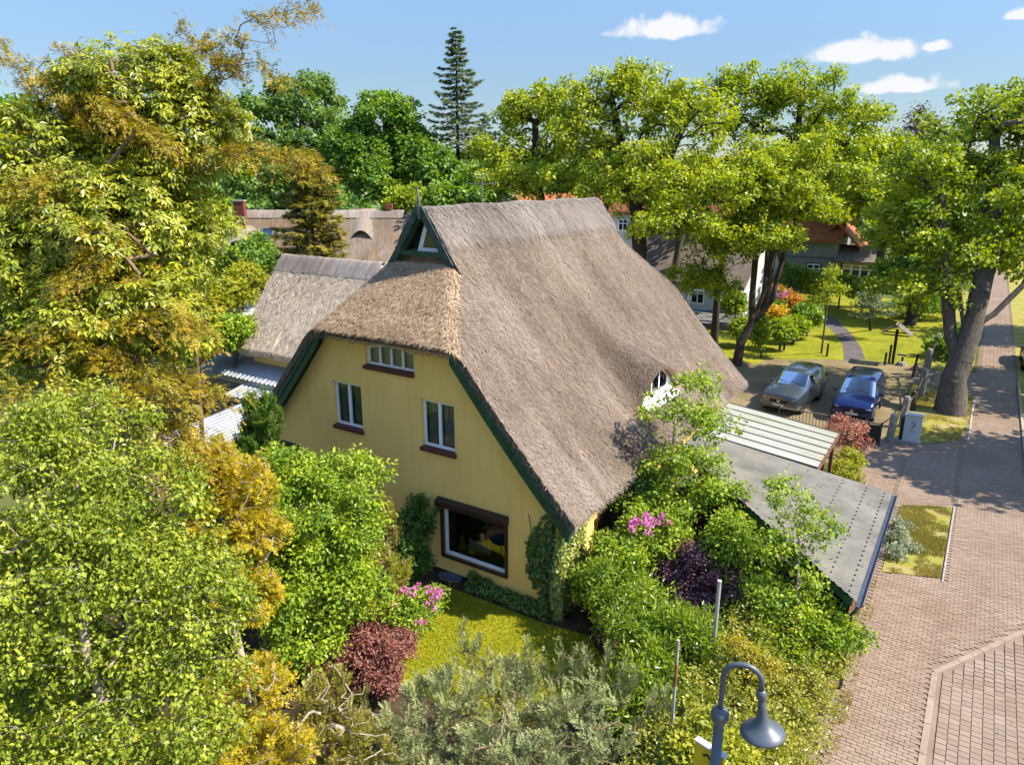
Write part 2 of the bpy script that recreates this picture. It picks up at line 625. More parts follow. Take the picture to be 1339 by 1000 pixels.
t = NT('bedding_sand')
v = t.pos()
c = t.ramp(t.noise(v, 1.2, 6), [(.3, (.17, .122, .086)), (.7, (.235, .172, .126))])
M['sand'] = t.done(t.bsdf(c, .95, .1))


def paver_mat(name, a, b, c3):
    t = NT(name)
    oi = t.node('ShaderNodeObjectInfo')
    r = t.math('FRACT', t.math('ADD', t.attr('rnd'), oi.outputs['Random']))
    v = t.pos()
    col = t.ramp(r, [(0, a), (.5, b), (1, c3)])
    big = t.noise(v, .45, 6, .65)
    col = t.mix(t.ramp(big, [(.36, .7), (.60, 0.0)]), col, t.mix(1.0, col, (.74, .67, .60), 'MULTIPLY'))
    tr_ = t.noise(t.pos((2.2, .10, 1)), 1.0, 5, .6, .3)
    col = t.mix(t.ramp(tr_, [(.50, 0.0), (.70, .4)]), col, t.mix(1.0, col, (.76, .72, .68), 'MULTIPLY'))
    gr_ = t.noise(v, 2.3, 6, .7)
    col = t.mix(t.ramp(gr_, [(.62, 0.0), (.76, .35)]), col, (.15, .125, .07))
    col = t.mix(t.ramp(t.noise(v, 38, 4), [(.4, 0.0), (.8, .35)]), col, (.12, .09, .07))
    return t.done(t.bsdf(col, .88, .2, 0, t.bump(t.noise(v, 110, 3), .3, .005)))


M['paver'] = paver_mat('paver', (.24, .172, .122), (.266, .194, .14), (.292, .215, .158))
M['paver_big'] = paver_mat('paver_big', (.235, .172, .126), (.265, .196, .146), (.292, .218, .164))


# ------------------------------------------------------------------ setting: ground, lawns, road
def sheet(name, poly, z, mat, kind='structure', sub=0):
    b = MB()
    tris = geometry.tessellate_polygon([[Vector((x, y, 0)) for x, y in poly]])
    b.add([(x, y, z) for x, y in poly], tris)
    o = b.build(name, mat)
    if kind: o['kind'] = kind
    return o


sheet('ground', [(-1500, -600), (1500, -600), (1500, 2200), (-1500, 2200)], 0.0, M['ground'])
sheet('garden_bed', [(-16, -16), (6.85, -16), (6.85, 6.9), (0.02, 7.4), (0.02, 0.02), (-16, 0.02)], .004, M['soil'])
FRONT_LAWN = [(-4.6, -.9), (-3.2, -.45), (-.2, -.45), (1.1, -.3), (2.1, -1.2), (2.1, -3.2), (.8, -4.2), (-1.6, -4.2), (-3.2, -3.2)]
sheet('lawn', FRONT_LAWN, .008, M['lawn'])
sheet('parking_court', [(-10, 15), (4.9, 15.0), (5.5, 19.5), (5.75, 34.6), (2.64, 34.37), (.6, 33.1), (-2.6, 31), (-6, 32), (-10, 30)], .008, M['gravel'])
NLAWN1 = [(-9, 29), (-2.6, 29.6), (-2.6, 31), (.6, 33.1), (1.62, 33.4), (.9, 37.5), (-.1, 41), (-2.2, 46.5), (-5.2, 53), (-9, 53)]
NLAWN2 = [(2.7, 34.4), (5.1, 33.9), (6.0, 36.5), (6.5, 58), (-2, 63), (-9, 58), (-4.0, 53.2), (-.9, 46.8), (1.05, 41.2), (2.0, 37.7)]
sheet('neighbour_lawn', NLAWN1, .012, M['far_lawn'])
sheet('neighbour_lawn', NLAWN2, .012, M['far_lawn'])
sheet('garden_path', [(1.62, 33.4), (2.7, 34.4), (2.0, 37.7), (1.05, 41.2), (-.9, 46.8), (-4.0, 53.2), (-6, 56), (-7, 55.5), (-5.2, 53), (-2.2, 46.5), (-.1, 41), (.9, 37.5)], .016, M['path'])
VERGE1 = [(6.86, 7.0), (8.30, 7.5), (8.36, 13.0), (6.86, 12.1)]
VERGE2 = [(5.75, 19.2), (7.2, 19.6), (8.3, 20.8), (8.55, 24), (8.6, 28.5), (7.7, 29.4), (5.75, 29.6)]
VERGE3 = [(5.9, 34.2), (7.6, 33.3), (8.45, 34.5), (8.6, 70), (6.6, 70), (6.1, 40)]
VERGE4 = [(10.62, -20), (14.5, -20), (14.5, 34), (10.62, 34)]
sheet('road_bed', [(4.2, -20), (10.6, -20), (10.6, 160), (8.7, 160), (8.62, 34.3), (5.7, 34), (5.75, 12.2), (4.95, 12.2), (4.95, 7.5), (4.2, 7.5)], .012, M['sand'])
for P in (VERGE1, VERGE2, VERGE3):
    sheet('grass_verge', P, .05, M['verge'])
sheet('grass_verge', VERGE4, .012, M['verge'])
sheet('far_verge', [(10.62, 34), (60, 34), (60, 160), (10.62, 160)], .012, M['verge'])


def inside(px_, py_, poly):
    r = np.zeros(len(px_), bool)
    n = len(poly); j = n - 1
    for i in range(n):
        xi, yi = poly[i]; xj, yj = poly[j]
        c = ((yi > py_) != (yj > py_)) & (px_ < (xj - xi) * (py_ - yi) / (yj - yi + 1e-12) + xi)
        r ^= c; j = i
    return r


def paver_grid(x0, x1, y0, y1, a, b, bond):
    """centres of a bond: a along x, b along y; bond offsets every other column (1) or row (0)"""
    if bond:
        xs = np.arange(x0 + a / 2, x1, a)
        P = [np.stack([np.full(len(q), x), q], 1) for i, x in enumerate(xs)
             for q in (np.arange(y0 + b / 2 + (b / 2 if i % 2 else 0), y1, b),)]
    else:
        ys = np.arange(y0 + b / 2, y1, b)
        P = [np.stack([q, np.full(len(q), y)], 1) for i, y in enumerate(ys)
             for q in (np.arange(x0 + a / 2 + (a / 2 if i % 2 else 0), x1, a),)]
    return np.concatenate(P)


def paver_mesh(name, C2, a, b, z0, z1, mat, parent, gap=.008, ch=.008):
    n = len(C2)
    hx, hy = a / 2 - gap / 2, b / 2 - gap / 2
    tz = z1 + rng.normal(0, .0025, n)
    T = np.array([(-hx, -hy, 0), (hx, -hy, 0), (hx, hy, 0), (-hx, hy, 0),
                  (-hx + ch, -hy + ch, 1), (hx - ch, -hy + ch, 1), (hx - ch, hy - ch, 1), (-hx + ch, hy - ch, 1)])
    V = np.zeros((n, 8, 3))
    V[:, :, 0] = C2[:, 0:1] + T[None, :, 0]
    V[:, :, 1] = C2[:, 1:2] + T[None, :, 1]
    V[:, :, 2] = np.where(T[None, :, 2] > .5, tz[:, None], z0)
    F = np.array([(4, 5, 6, 7), (0, 1, 5, 4), (1, 2, 6, 5), (2, 3, 7, 6), (3, 0, 4, 7)])
    Fs = (F[None] + (np.arange(n) * 8)[:, None, None]).reshape(-1, 4)
    rn = np.repeat(rng.random(n), 8)
    o = np_mesh(name, V.reshape(-1, 3), Fs, mat, parent, {'rnd': rn})
    o['kind'] = 'stuff'
    return o


# the street proper: larger stones, columns running along it, edged by a kerb strip
KERB = [(8.38, -6.0), (8.46, 2.81), (10.24, 5.84), (12.6, 9.9)]
STREET = [(8.44, -6), (8.52, 2.78), (10.30, 5.80), (10.6, 6.3), (10.6, -6)]
road = bpy.data.objects.new('road', None)
COL.objects.link(road); road['kind'] = 'structure'; ORG[road] = np.zeros(3)
pv = paver_grid(8.42, 10.60, -6, 6.2, .2, .17, True)
STREET_IN = [(8.54, -6), (8.62, 2.72), (10.2, 5.42), (10.58, 6.06), (10.58, -6)]
pv = pv[inside(pv[:, 0], pv[:, 1], STREET_IN)]
pv = pv[np.argsort(-pv[:, 1])]
vis = pv[pv[:, 1] > -2.2]
dist = np.hypot(vis[:, 0] - 7.97, vis[:, 1] + 14.37)
order = np.argsort(dist)
near, rest = vis[order[:300]], np.concatenate([vis[order[300:]], pv[pv[:, 1] <= -2.2]])
hx, hy, ch = .0975, .0825, .005
pm = bpy.data.meshes.new('paver')
pm.from_pydata([(-hx, -hy, -.02), (hx, -hy, -.02), (hx, hy, -.02), (-hx, hy, -.02),
                (-hx + ch, -hy + ch, 0), (hx - ch, -hy + ch, 0), (hx - ch, hy - ch, 0), (-hx + ch, hy - ch, 0)], [],
               [(4, 5, 6, 7), (0, 1, 5, 4), (1, 2, 6, 5), (2, 3, 7, 6), (3, 0, 4, 7)])
pm.materials.append(M['paver_big'])
for (x, y) in near:
    o = bpy.data.objects.new('paver', pm)
    o.location = (x, y, .036 + random.gauss(0, .002))
    o.rotation_euler = (random.gauss(0, .006), random.gauss(0, .006), random.gauss(0, .006))
    o.parent = road
    COL.objects.link(o)
paver_mesh('paving', rest, .2, .17, .014, .036, M['paver_big'], road)
# footway and lane: small bricks
fw = paver_grid(6.5, 10.6, -6, 34.3, .2, .1, False)
m = ~inside(fw[:, 0], fw[:, 1], [(8.26, -6), (8.34, 2.95), (10.08, 5.9), (12.4, 9.9), (12.6, -6)])
for P in (VERGE1, VERGE2, VERGE3):
    m &= ~inside(fw[:, 0], fw[:, 1], P)
m &= ~((fw[:, 0] < 6.75) & (fw[:, 1] < 12))
m &= ~((fw[:, 0] > 8.30) & (fw[:, 0] < 8.44) & (fw[:, 1] > 7.3) & (fw[:, 1] < 29))
fw = fw[m]
dv = paver_grid(4.95, 6.5, 12.2, 19.2, .2, .1, False)
cp_ = paver_grid(5.75, 6.5, 29.7, 34.2, .2, .1, False)
paver_mesh('paving', np.concatenate([fw, dv, cp_]), .2, .1, .014, .034, M['paver'], road, gap=.005, ch=.004)
far = paver_grid(8.65, 10.6, 34.3, 110, .4, .2, False)
paver_mesh('paving', far, .4, .2, .014, .034, M['paver'], road, gap=.012)


def kerb_run(pts, w, z, seglen, mat):
    for (a, b2) in zip(pts[:-1], pts[1:]):
        a, b2 = Vector((*a, 0)), Vector((*b2, 0))
        L = (b2 - a).length; k = max(1, int(round(L / seglen)))
        for i in range(k):
            p, q = a.lerp(b2, (i + .006) / k), a.lerp(b2, (i + .994) / k)
            b = MB(); b.bar((p.x, p.y, z / 2), (q.x, q.y, z / 2), w, z)
            b.build('kerb_stone', mat, road, bevel=.008)


kerb_run(KERB[:3], .125, .041, 1.0, M['kerb'])
kerb_run([(8.37, 7.3), (8.42, 13.1)], .05, .06, 1.0, M['concrete'])
kerb_run([(8.42, 13.1), (6.9, 12.15)], .05, .06, 1.0, M['concrete'])
kerb_run([(8.60, 20.8), (8.66, 28.6)], .08, .06, 1.0, M['concrete'])
kerb_run([(10.62, 13), (10.62, 33)], .10, .11, 1.0, M['concrete'])


# ------------------------------------------------------------------ main thatched house
XC, HW, YF, YB = -5.47, 6.15, -.40, 14.5
YG, YGR = 1.55, 12.35                       # gablet planes
house = thing('thatched_house', 'large yellow house with steep thatched roof and green bargeboards', 'house', (XC, 7, 0))


def side(u):
    u = np.sqrt(np.asarray(u, float) ** 2 + .03) - .05
    return 10.32 - 1.42 * u + .035 * u * u


def smin(a, b, k):
    h = np.clip(.5 + .5 * (b - a) / k, 0, 1)
    return b * (1 - h) + a * h - k * h * (1 - h)


def dormer(x, y):
    """eyebrow above the side window"""
    w = np.clip(1 - ((y - DY) / DWY) ** 2, 0, 1) ** 1.25
    return DZ0 - .10 + 1.22 * w + (DXF - x) * .42


DY, DWY, DXF, DZ0 = 7.45, 1.95, -.32, 3.93


def zmain(x, y, dorm=True):
    z = side(np.abs(x - XC))
    hr = 6.82 + .93 * (YB - y)
    z = np.where(y > YGR, smin(z, hr, .5), z)
    hf = 6.86 + .92 * (y - YF)
    z = np.where(y < YG, smin(z, hf, .5), z)
    if dorm:
        dz = dormer(x, y)
        z2 = -smin(-z, -dz, .25)
        z = np.where((x < DXF + 1e-6) & (x > XC + 1.5) & (np.abs(y - DY) < DWY + .6), z2, z)
    return z


def stain(x, y):
    s = np.exp(-((y - 6.2 - .25 * (x + 2)) / .8) ** 2) * np.clip((x + 3.4) / 1.4, 0, 1) * np.clip((.6 - x) / 1.2, 0, 1) * 1.25
    s = s + np.exp(-((y - 3.6) / .8) ** 2 - ((x - .15) / .55) ** 2) * 1.0
    return np.clip(s * (.45 + 1.1 * fbm(x * 2.1, y * 1.3, 4, 9)), 0, 1)


def patch(name, xs, ys, zf, amp, mat, parent, rough=(7, 2.2), seed=1, smooth=True, along='y', mask=None):
    X, Y = np.meshgrid(xs, ys, indexing='ij')
    Z = zf(X, Y)
    SVv = np.abs(X - XC) * 1.62
    n = fbm(Y * rough[0], SVv * rough[1], 4, seed) - .5
    n2 = fbm(Y * .9, SVv * .6, 3, seed + 5) - .5
    Zd = Z + amp * 1.5 * n + amp * 1.4 * n2
    V = np.stack([X + amp * .8 * n * np.sign(X - XC), Y, Zd], -1).reshape(-1, 3)
    nx, ny = len(xs), len(ys)
    I = (np.arange(nx - 1)[:, None] * ny + np.arange(ny - 1)[None, :]).ravel()
    Q = np.stack([I, I + ny, I + ny + 1, I + 1], 1)
    if mask is not None:
        Q = Q[mask(X, Y).ravel()[I]]
    su, sv = (Y, SVv) if along == 'y' else (X, Y * 1.4)
    return np_mesh(name, V, Q, mat, parent, {'su': su.ravel(), 'sv': sv.ravel(), 'stain': stain(X, Y).ravel()}, smooth)


def straw(name, n, xr, yr, zf, mat, parent, Ls=(.10, .26), wd=.011, lift=.05, spread=.35, keep=None, flow=None):
    """loose reed ends lying on the thatch"""
    x = rng.uniform(*xr, n); y = rng.uniform(*yr, n)
    if keep is not None:
        k = keep(x, y); x, y = x[k], y[k]; n = len(x)
    e = .02
    z = zf(x, y); gx = (zf(x + e, y) - z) / e; gy = (zf(x, y + e) - z) / e
    ok = (np.abs(gx) < 3.0) & (np.abs(gy) < 3.0)
    x, y, z, gx, gy = x[ok], y[ok], z[ok], gx[ok], gy[ok]; n = len(x)
    N = np.stack([-gx, -gy, np.ones(n)], 1); N /= np.linalg.norm(N, axis=1)[:, None]
    D = np.stack([-gx, -gy, -(gx ** 2 + gy ** 2)], 1); D /= np.linalg.norm(D, axis=1)[:, None] + 1e-9
    S = np.cross(N, D)
    a = rng.normal(0, spread, n)[:, None]
    ax = D * np.cos(a) + S * np.sin(a) + N * rng.uniform(.0, .28, n)[:, None]
    ax /= np.linalg.norm(ax, axis=1)[:, None]
    sd = np.cross(N, ax)
    L = rng.uniform(*Ls, n)[:, None]
    P = np.stack([x, y, z], 1) + N * rng.uniform(0, lift, n)[:, None]
    w = (wd * rng.uniform(.6, 1.5, n))[:, None]
    V = np.stack([P - sd * w, P + sd * w, P + ax * L], 1).reshape(-1, 3)
    T = np.arange(3 * n).reshape(-1, 3)
    # weathering: bleached and dark zones, streaks running down the slope
    us_ = np.abs(x - XC)
    tone = (fbm(y * .45, us_ * .4, 4, 51) - .5) * 1.25 + (fbm(y * 2.4, us_ * .35, 3, 52) - .5) * .75 + (fbm(y * 1.3, us_ * 1.3, 3, 53) - .5) * .5
    rn = np.clip(.14 + .62 * rng.random(n) + tone * .62 - .42 * stain(x, y), 0, 1)
    o = np_mesh(name, V, T, mat, parent, {'rnd': np.repeat(rn, 3)})
    o['kind'] = 'stuff'
    return o


ys_front = np.arange(YF, YG + .001, .05)
roof = thing('roof', None, None, (XC, 7, 0)); roof.parent = house; roof.location = (0, 0, 0)
roof['label'] = 'weathered grey brown thatched roof with half hip ends'
r_x = np.arange(XC, XC + HW + .001, .06)
xsd = np.unique(np.concatenate([np.arange(XC, DXF, .06), [DXF]]))
xlow = np.arange(DXF + .0, XC + HW + .001, .06)
ys_mid = np.arange(YG, YGR + .001, .06)
ys_rear = np.arange(YGR, YB + .001, .08)
patch('thatch_slope', xsd, ys_mid, zmain, .024, M['thatch'], roof, seed=1)
patch('thatch_slope', xlow, ys_mid, lambda x, y: zmain(x, y, False), .024, M['thatch'], roof, seed=1)
patch('thatch_slope', np.arange(XC - HW, XC + .001, .1), ys_mid, zmain, .024, M['thatch'], roof, seed=2)
def is_hip(x, y):
    return side(np.abs(x - XC)) > 6.86 + .92 * (y - YF) - .12 + .22 * (fbm(x * 3.1, y * 3.1, 2, 8) - .5)


patch('thatch_hip', np.linspace(XC - HW, XC + HW, 206), ys_front, zmain, .05, M['thatch_old'], roof, rough=(4, 3), seed=3, along='x', mask=is_hip)
patch('thatch_slope', np.linspace(XC - HW, XC + HW, 206), ys_front, zmain, .05, M['thatch'], roof, rough=(4, 3), seed=3, mask=lambda x, y: ~is_hip(x, y))
patch('thatch_hip', np.linspace(XC - HW, XC + HW, 120), ys_rear, zmain, .04, M['thatch'], roof, seed=4)
# floor of the gablet recess: the hip carried on under the ridge
patch('thatch_hip', np.linspace(XC - 1.15, XC + 1.15, 30), np.linspace(YG - .02, YG + .62, 12),
      lambda x, y: np.minimum(6.72 + .95 * (y - YF), side(np.abs(x - XC)) - .2), .02, M['thatch_old'], roof, seed=3, along='x')


def skirt(name, pts, d1, d2, mat):
    P = np.array(pts); n = len(P)
    jit = (vnoise(np.arange(n) * .9, np.zeros(n), 3)[:, None] - .5) * np.array([[.03, .03, .07]])
    R = [P, P + np.array(d1) * .5 + jit, P + np.array(d1) + jit, P + np.array(d2)]
    V = np.concatenate(R)
    Q = []
    for k in range(3):
        for i in range(n - 1):
            Q.append((k * n + i, k * n + i + 1, (k + 1) * n + i + 1, (k + 1) * n + i))
    s_ = np.concatenate([np.linspace(0, n * .06, n)] * 4)
    v_ = np.repeat([0, .15, .3, .8], n)
    return np_mesh(name, V, Q, mat, roof, {'su': s_, 'sv': v_, 'stain': np.full(4 * n, .35)}, False)


xe = np.linspace(XC - HW, XC + HW, 206)
skirt('thatch_edge', [(x, YF, float(zmain(np.array(x), np.array(YF)))) for x in xe], (0, .05, -.17), (0, .44, -.10), M['thatch'])
skirt('thatch_edge', [(x, YB, float(zmain(np.array(x), np.array(YB)))) for x in xe], (0, -.06, -.25), (0, -.44, -.17), M['thatch'])
for s_ in (1, -1):
    yy = np.arange(YF, YB + .01, .1)
    skirt('thatch_edge', [(XC + s_ * HW, y, float(zmain(np.array(XC + s_ * HW), np.array(y), False))) for y in yy],
          (-s_ * .22, 0, -.20), (-s_ * .70, 0, .30), M['thatch'])
# edge of the ridge above the gablet and of the eyebrow
for yg, dy in ((YG, .03), (YGR, -.03)):
    skirt('thatch_edge', [(XC + u, yg, float(side(abs(u)))) for u in np.linspace(-1.3, 1.3, 40)], (0, dy, -.14), (0, dy * 12, -.14), M['thatch'])
yy = np.arange(DY - DWY - .2, DY + DWY + .21, .06)
skirt('thatch_edge', [(DXF, y, max(float(zmain(np.array(DXF), np.array(y))), float(side(DXF - XC)) + .0)) for y in yy], (-.03, 0, -.13), (-.42, 0, -.10), M['thatch'])
straw('loose_reed', 95000, (XC + .5, XC + HW), (YG, YB - .1), zmain, M['straw'], roof, Ls=(.06, .20), wd=.0095, lift=.035, spread=.42,
      keep=lambda x, y: (np.abs(x - DXF) > .05) | (np.abs(y - DY) > DWY))
straw('loose_reed', 28000, (XC - 3.6, XC + HW), (YF - .02, YG), zmain, M['straw_old'], roof, Ls=(.07, .20), wd=.012, lift=.05, spread=.5,
      keep=is_hip)
straw('loose_reed', 22000, (XC + 1.0, XC + HW), (YF - .02, YG), zmain, M['straw'], roof, Ls=(.05, .15), wd=.0085, lift=.035, spread=.6, keep=lambda x, y: ~is_hip(x, y))
# shaggy eave reeds
n = 5000
x = rng.uniform(XC - HW, XC + HW, n); z = zmain(x, np.full(n, YF)) - rng.uniform(0, .26, n)
P = np.stack([x, np.full(n, YF) + rng.uniform(-.02, .05, n), z], 1)
ax = np.stack([rng.normal(0, .25, n), rng.uniform(-.7, -.1, n), rng.uniform(-1, -.4, n)], 1)
L = rng.uniform(.03, .12, n)[:, None]
V = np.stack([P - [.007, 0, 0], P + [.007, 0, 0], P + ax * L], 1).reshape(-1, 3)
o = np_mesh('loose_reed', V, np.arange(3 * n).reshape(-1, 3), M['straw'], roof, {'rnd': np.repeat(rng.random(n) * .8, 3)}); o['kind'] = 'stuff'
n = 3500
y = rng.uniform(YF, YB, n); z = side(np.full(n, HW)) - rng.uniform(0, .2, n)
P = np.stack([np.full(n, XC + HW) - rng.uniform(-.02, .15, n), y, z], 1)
ax = np.stack([rng.uniform(.1, .8, n), rng.normal(0, .25, n), rng.uniform(-1, -.4, n)], 1)
L = rng.uniform(.03, .12, n)[:, None]
V = np.stack([P - [0, .007, 0], P + [0, .007, 0], P + ax * L], 1).reshape(-1, 3)
o = np_mesh('loose_reed', V, np.arange(3 * n).reshape(-1, 3), M['straw'], roof, {'rnd': np.repeat(rng.random(n) * .8, 3)}); o['kind'] = 'stuff'

# ridge capping: a thicker grey layer folded over the ridge
def zcap(x, y):
    u = np.abs(x - XC)
    return side(u) + .085 - .03 * np.clip(u - .6, 0, 1) + .02 * np.sin(y * 2.1)


us = np.concatenate([np.linspace(-.80, .80, 41)])
ridge = patch('ridge_cap', XC + us, np.arange(YG - .02, YGR + .02, .06), zcap, .03, M['thatch_ridge'], roof, rough=(9, 1.2), seed=7)
straw('loose_reed', 14000, (XC + .02, XC + .85), (YG, YGR), zcap, M['straw_grey'], roof, Ls=(.15, .5), wd=.010, lift=.03, spread=.18)
for s_ in (1, -1):
    yy = np.arange(YG - .02, YGR + .02, .06)
    skirt('cap_edge', [(XC + s_ * .80, y, float(zcap(np.array(XC + s_ * .8), np.array(y)))) for y in yy], (s_ * .02, 0, -.09), (s_ * -.02, 0, -.16), M['thatch_ridge'])

# ---- walls
def under(u):
    return float(side(u)) - .42


W1 = (-3.73, -1.53, .67, 2.38)
W2 = (-4.36, -3.20, 3.83, 5.22)
W3 = (-7.77, -6.61, 3.83, 5.22)
W4 = (-6.36, -4.55, 5.88, 6.52)


def rect(w): return [(w[0], w[2]), (w[1], w[2]), (w[1], w[3]), (w[0], w[3])]


W4poly = [(W4[0], W4[2]), (W4[1], W4[2])] + [(W4[1] + (W4[0] - W4[1]) * k / 10, 6.34 + .20 * math.sin(math.pi * (.12 + .76 * k / 10))) for k in range(11)]
outer = [(-10.94, 0), (0, 0)] + [(XC + u, under(u)) for u in np.linspace(5.47, 2.55, 10)] + \
        [(XC - u, under(u)) for u in np.linspace(2.55, 5.47, 10)]
b = MB()
b.holed(outer, [rect(W1), rect(W2), rect(W3), W4poly], lambda a, c: (a, 0, c))
for h in (rect(W1), rect(W2), rect(W3), W4poly):
    k = len(h)
    b.add([(a, 0, c) for a, c in h] + [(a, .22, c) for a, c in h], [(i, (i + 1) % k, (i + 1) % k + k, i + k) for i in range(k)])
b.build('gable_wall', M['render'], house)
WS = (2.13, 4.34, .72, 1.86)
b = MB()
b.holed([(0, 0), (14.1, 0), (14.1, 3.05), (0, 3.05)], [[(WS[0], WS[2]), (WS[1], WS[2]), (WS[1], WS[3]), (WS[0], WS[3])]],
        lambda a, c: (0, a, c))
h = [(WS[0], WS[2]), (WS[1], WS[2]), (WS[1], WS[3]), (WS[0], WS[3])]
b.add([(0, a, c) for a, c in h] + [(-.2, a, c) for a, c in h], [(i, (i + 1) % 4, (i + 1) % 4 + 4, i + 4) for i in range(4)])
b.build('side_wall', M['render'], house)
b = MB()
b.add([(-10.94, 0, 0), (-10.94, 14.1, 0), (-10.94, 14.1, 3.05), (-10.94, 0, 3.05)], [(0, 1, 2, 3)])
b.build('side_wall', M['render'], house)
b = MB(); b.add([(a, 14.1, c) for a, c in outer], [tuple(range(len(outer)))]); b.build('rear_wall', M['render'], house)
b = MB(); b.box((-5.47, -.012, .09), (10.96, .03, .18)); b.box((.012, 7, .09), (.03, 14.0, .18)); b.build('plinth', M['foundation'], house)

# ---- bargeboards on the front gable
for s_ in (1, -1):
    us = np.linspace(5.98, 2.40, 14)
    top = [(XC + s_ * u, float(side(u)) - .24) for u in us]
    bot = [(XC + s_ * (u - .0), float(side(u)) - .24 - .50) for u in us[::-1]]
    bb = MB(); bb.prism([(a, -.345, c) for a, c in top + bot], (0, .05, 0))
    bo = bb.build('bargeboard', M['green_board'], house)
    tp = [(XC + s_ * u, float(side(u)) - .30) for u in us]; bt = [(XC + s_ * u, float(side(u)) - .46) for u in us[::-1]]
    bb = MB(); bb.prism([(a, -.375, c) for a, c in tp + bt], (0, .03, 0)); bb.build('batten', M['green_board'], bo)
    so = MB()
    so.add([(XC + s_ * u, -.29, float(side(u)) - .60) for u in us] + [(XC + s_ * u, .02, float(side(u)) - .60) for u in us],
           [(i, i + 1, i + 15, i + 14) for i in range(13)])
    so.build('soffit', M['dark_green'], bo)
    if s_ == 1:
        e = MB(); e.box((XC + 5.93, -.33, float(side(5.98)) - .47), (.12, .10, .42)); e.build('end_block', M['green_board'], bo, bevel=.01)

# ---- gablet under the ridge
gab = MB()
gab.add([(XC - 1.25, YG + .45, 8.25), (XC + 1.25, YG + .45, 8.25), (XC, YG + .45, 10.2)], [(0, 1, 2)])
gabo = gab.build('gablet', M['green_board'], house)
for s_ in (1, -1):
    bb = MB(); bb.bar((XC + s_ * .02, YG - .03, 10.22), (XC + s_ * 1.10, YG - .03, 8.60), .06, .20, up=(s_ * .83, 0, .55))
    bb.build('gablet_board', M['green_worn'], gabo, bevel=.01)
    bb = MB(); bb.bar((XC + s_ * .02, YG + .05, 10.05), (XC + s_ * 1.02, YG + .05, 8.55), .06, .16, up=(s_ * .83, 0, .55))
    bb.build('gablet_board', M['green_board'], gabo)
bb = MB(); bb.box((XC, YG + .02, 8.93), (1.75, .10, .13)); bb.build('crossbeam', M['green_board'], gabo, bevel=.01)
bb = MB(); bb.tube([(XC + .02, YG - .05, 9.9), (XC + .02, YG - .06, 10.45), (XC - .03, YG - .05, 10.78)], [.05, .045, .02], 6); bb.build('finial', M['wood_grey'], gabo)
gw = MB()
tri = [(XC - .30, 8.98), (XC + .72, 8.98), (XC + .08, 9.98)]
tin = [(XC - .10, 9.08), (XC + .54, 9.08), (XC + .12, 9.72)]
gw.holed(tri, [tin], lambda a, c: (a, YG + .20, c))
gwo = gw.build('window', M['white'], gabo)
g_ = MB(); g_.add([(a, YG + .21, c) for a, c in tin], [(0, 1, 2)]); g_.build('pane', M['glass_dark'], gwo)
g_ = MB(); g_.add([(a, YG + .30, c) for a, c in tri], [(0, 1, 2)]); g_.build('dark_backing', M['interior'], gwo)  # dark sheet in place of an interior behind the gablet pane

# ---- windows
def bar_frame(name, x0, x1, z0, z1, y, t_, d, mat, parent, mull=(), bevel=.006):
    b = MB()
    b.box(((x0 + x1) / 2, y, z0 + t_ / 2), (x1 - x0, d, t_)); b.box(((x0 + x1) / 2, y, z1 - t_ / 2), (x1 - x0, d, t_))
    b.box((x0 + t_ / 2, y, (z0 + z1) / 2), (t_, d, z1 - z0 - 2 * t_)); b.box((x1 - t_ / 2, y, (z0 + z1) / 2), (t_, d, z1 - z0 - 2 * t_))
    for mx in mull:
        b.box((mx, y - .004, (z0 + z1) / 2), (t_ * 1.15, d, z1 - z0 - 2 * t_))
    return b.build(name, mat, parent, bevel=bevel)


def curtain(x0, x1, z0, z1, y, parent, mat, waves=9, amp=.025):
    n = 60
    xs = np.linspace(x0, x1, n)
    yo = y + amp * np.sin(np.linspace(0, waves * 2 * math.pi, n)) + .4 * amp * np.sin(np.linspace(0, waves * 3.7, n))
    V = [(a, q, z0) for a, q in zip(xs, yo)] + [(a, q, z1) for a, q in zip(xs, yo)]
    b = MB(); b.add(V, [(i, i + 1, n + i + 1, n + i) for i in range(n - 1)])
    return b.build('curtain', mat, parent, smooth=True)


def brick_sill(x0, x1, z, parent, y0=-.09, y1=.10, k=11):
    b = MB(); w = (x1 - x0) / k
    for i in range(k):
        b.box((x0 + (i + .5) * w, (y0 + y1) / 2, z - .05), (w * .93, y1 - y0, .10), Matrix.Rotation(RAD(12), 3, 'X'))
    return b.build('sill', M['brick_sill'], parent, bevel=.006, seg=1)


def room(x0, x1, z0, z1, y0, y1, parent, mat):
    b = MB()
    b.add([(x0, y0, z0), (x1, y0, z0), (x1, y1, z0), (x0, y1, z0), (x0, y0, z1), (x1, y0, z1), (x1, y1, z1), (x0, y1, z1)],
          [(0, 1, 2, 3), (4, 7, 6, 5), (0, 3, 7, 4), (1, 5, 6, 2), (3, 2, 6, 7)])
    return b.build('room', mat, parent)


for (w, lab) in ((W2, 'white two part window nearer the right bargeboard'), (W3, 'white two part window on the left')):
    f = bar_frame('window', w[0] + .01, w[1] - .01, w[2] + .02, w[3] - .01, .13, .075, .07, M['white'], house, ((w[0] + w[1]) / 2,))
    f['label'] = lab
    mid = (w[0] + w[1]) / 2
    for (a, c) in ((w[0] + .08, mid - .04), (mid + .04, w[1] - .08)):
        g_ = MB(); g_.add([(a, .14, w[2] + .09), (c, .14, w[2] + .09), (c, .14, w[3] - .08), (a, .14, w[3] - .08)], [(0, 1, 2, 3)])
        g_.build('pane', M['glass'], f)
        curtain(a, c, w[2] + .09, w[3] - .08, .24, f, M['curtain'], 5)
    room(w[0] - .02, w[1] + .02, w[2] - .02, w[3] + .02, .21, 1.2, f, M['interior'])
    brick_sill(w[0] - .03, w[1] + .05, w[2] + .01, f)
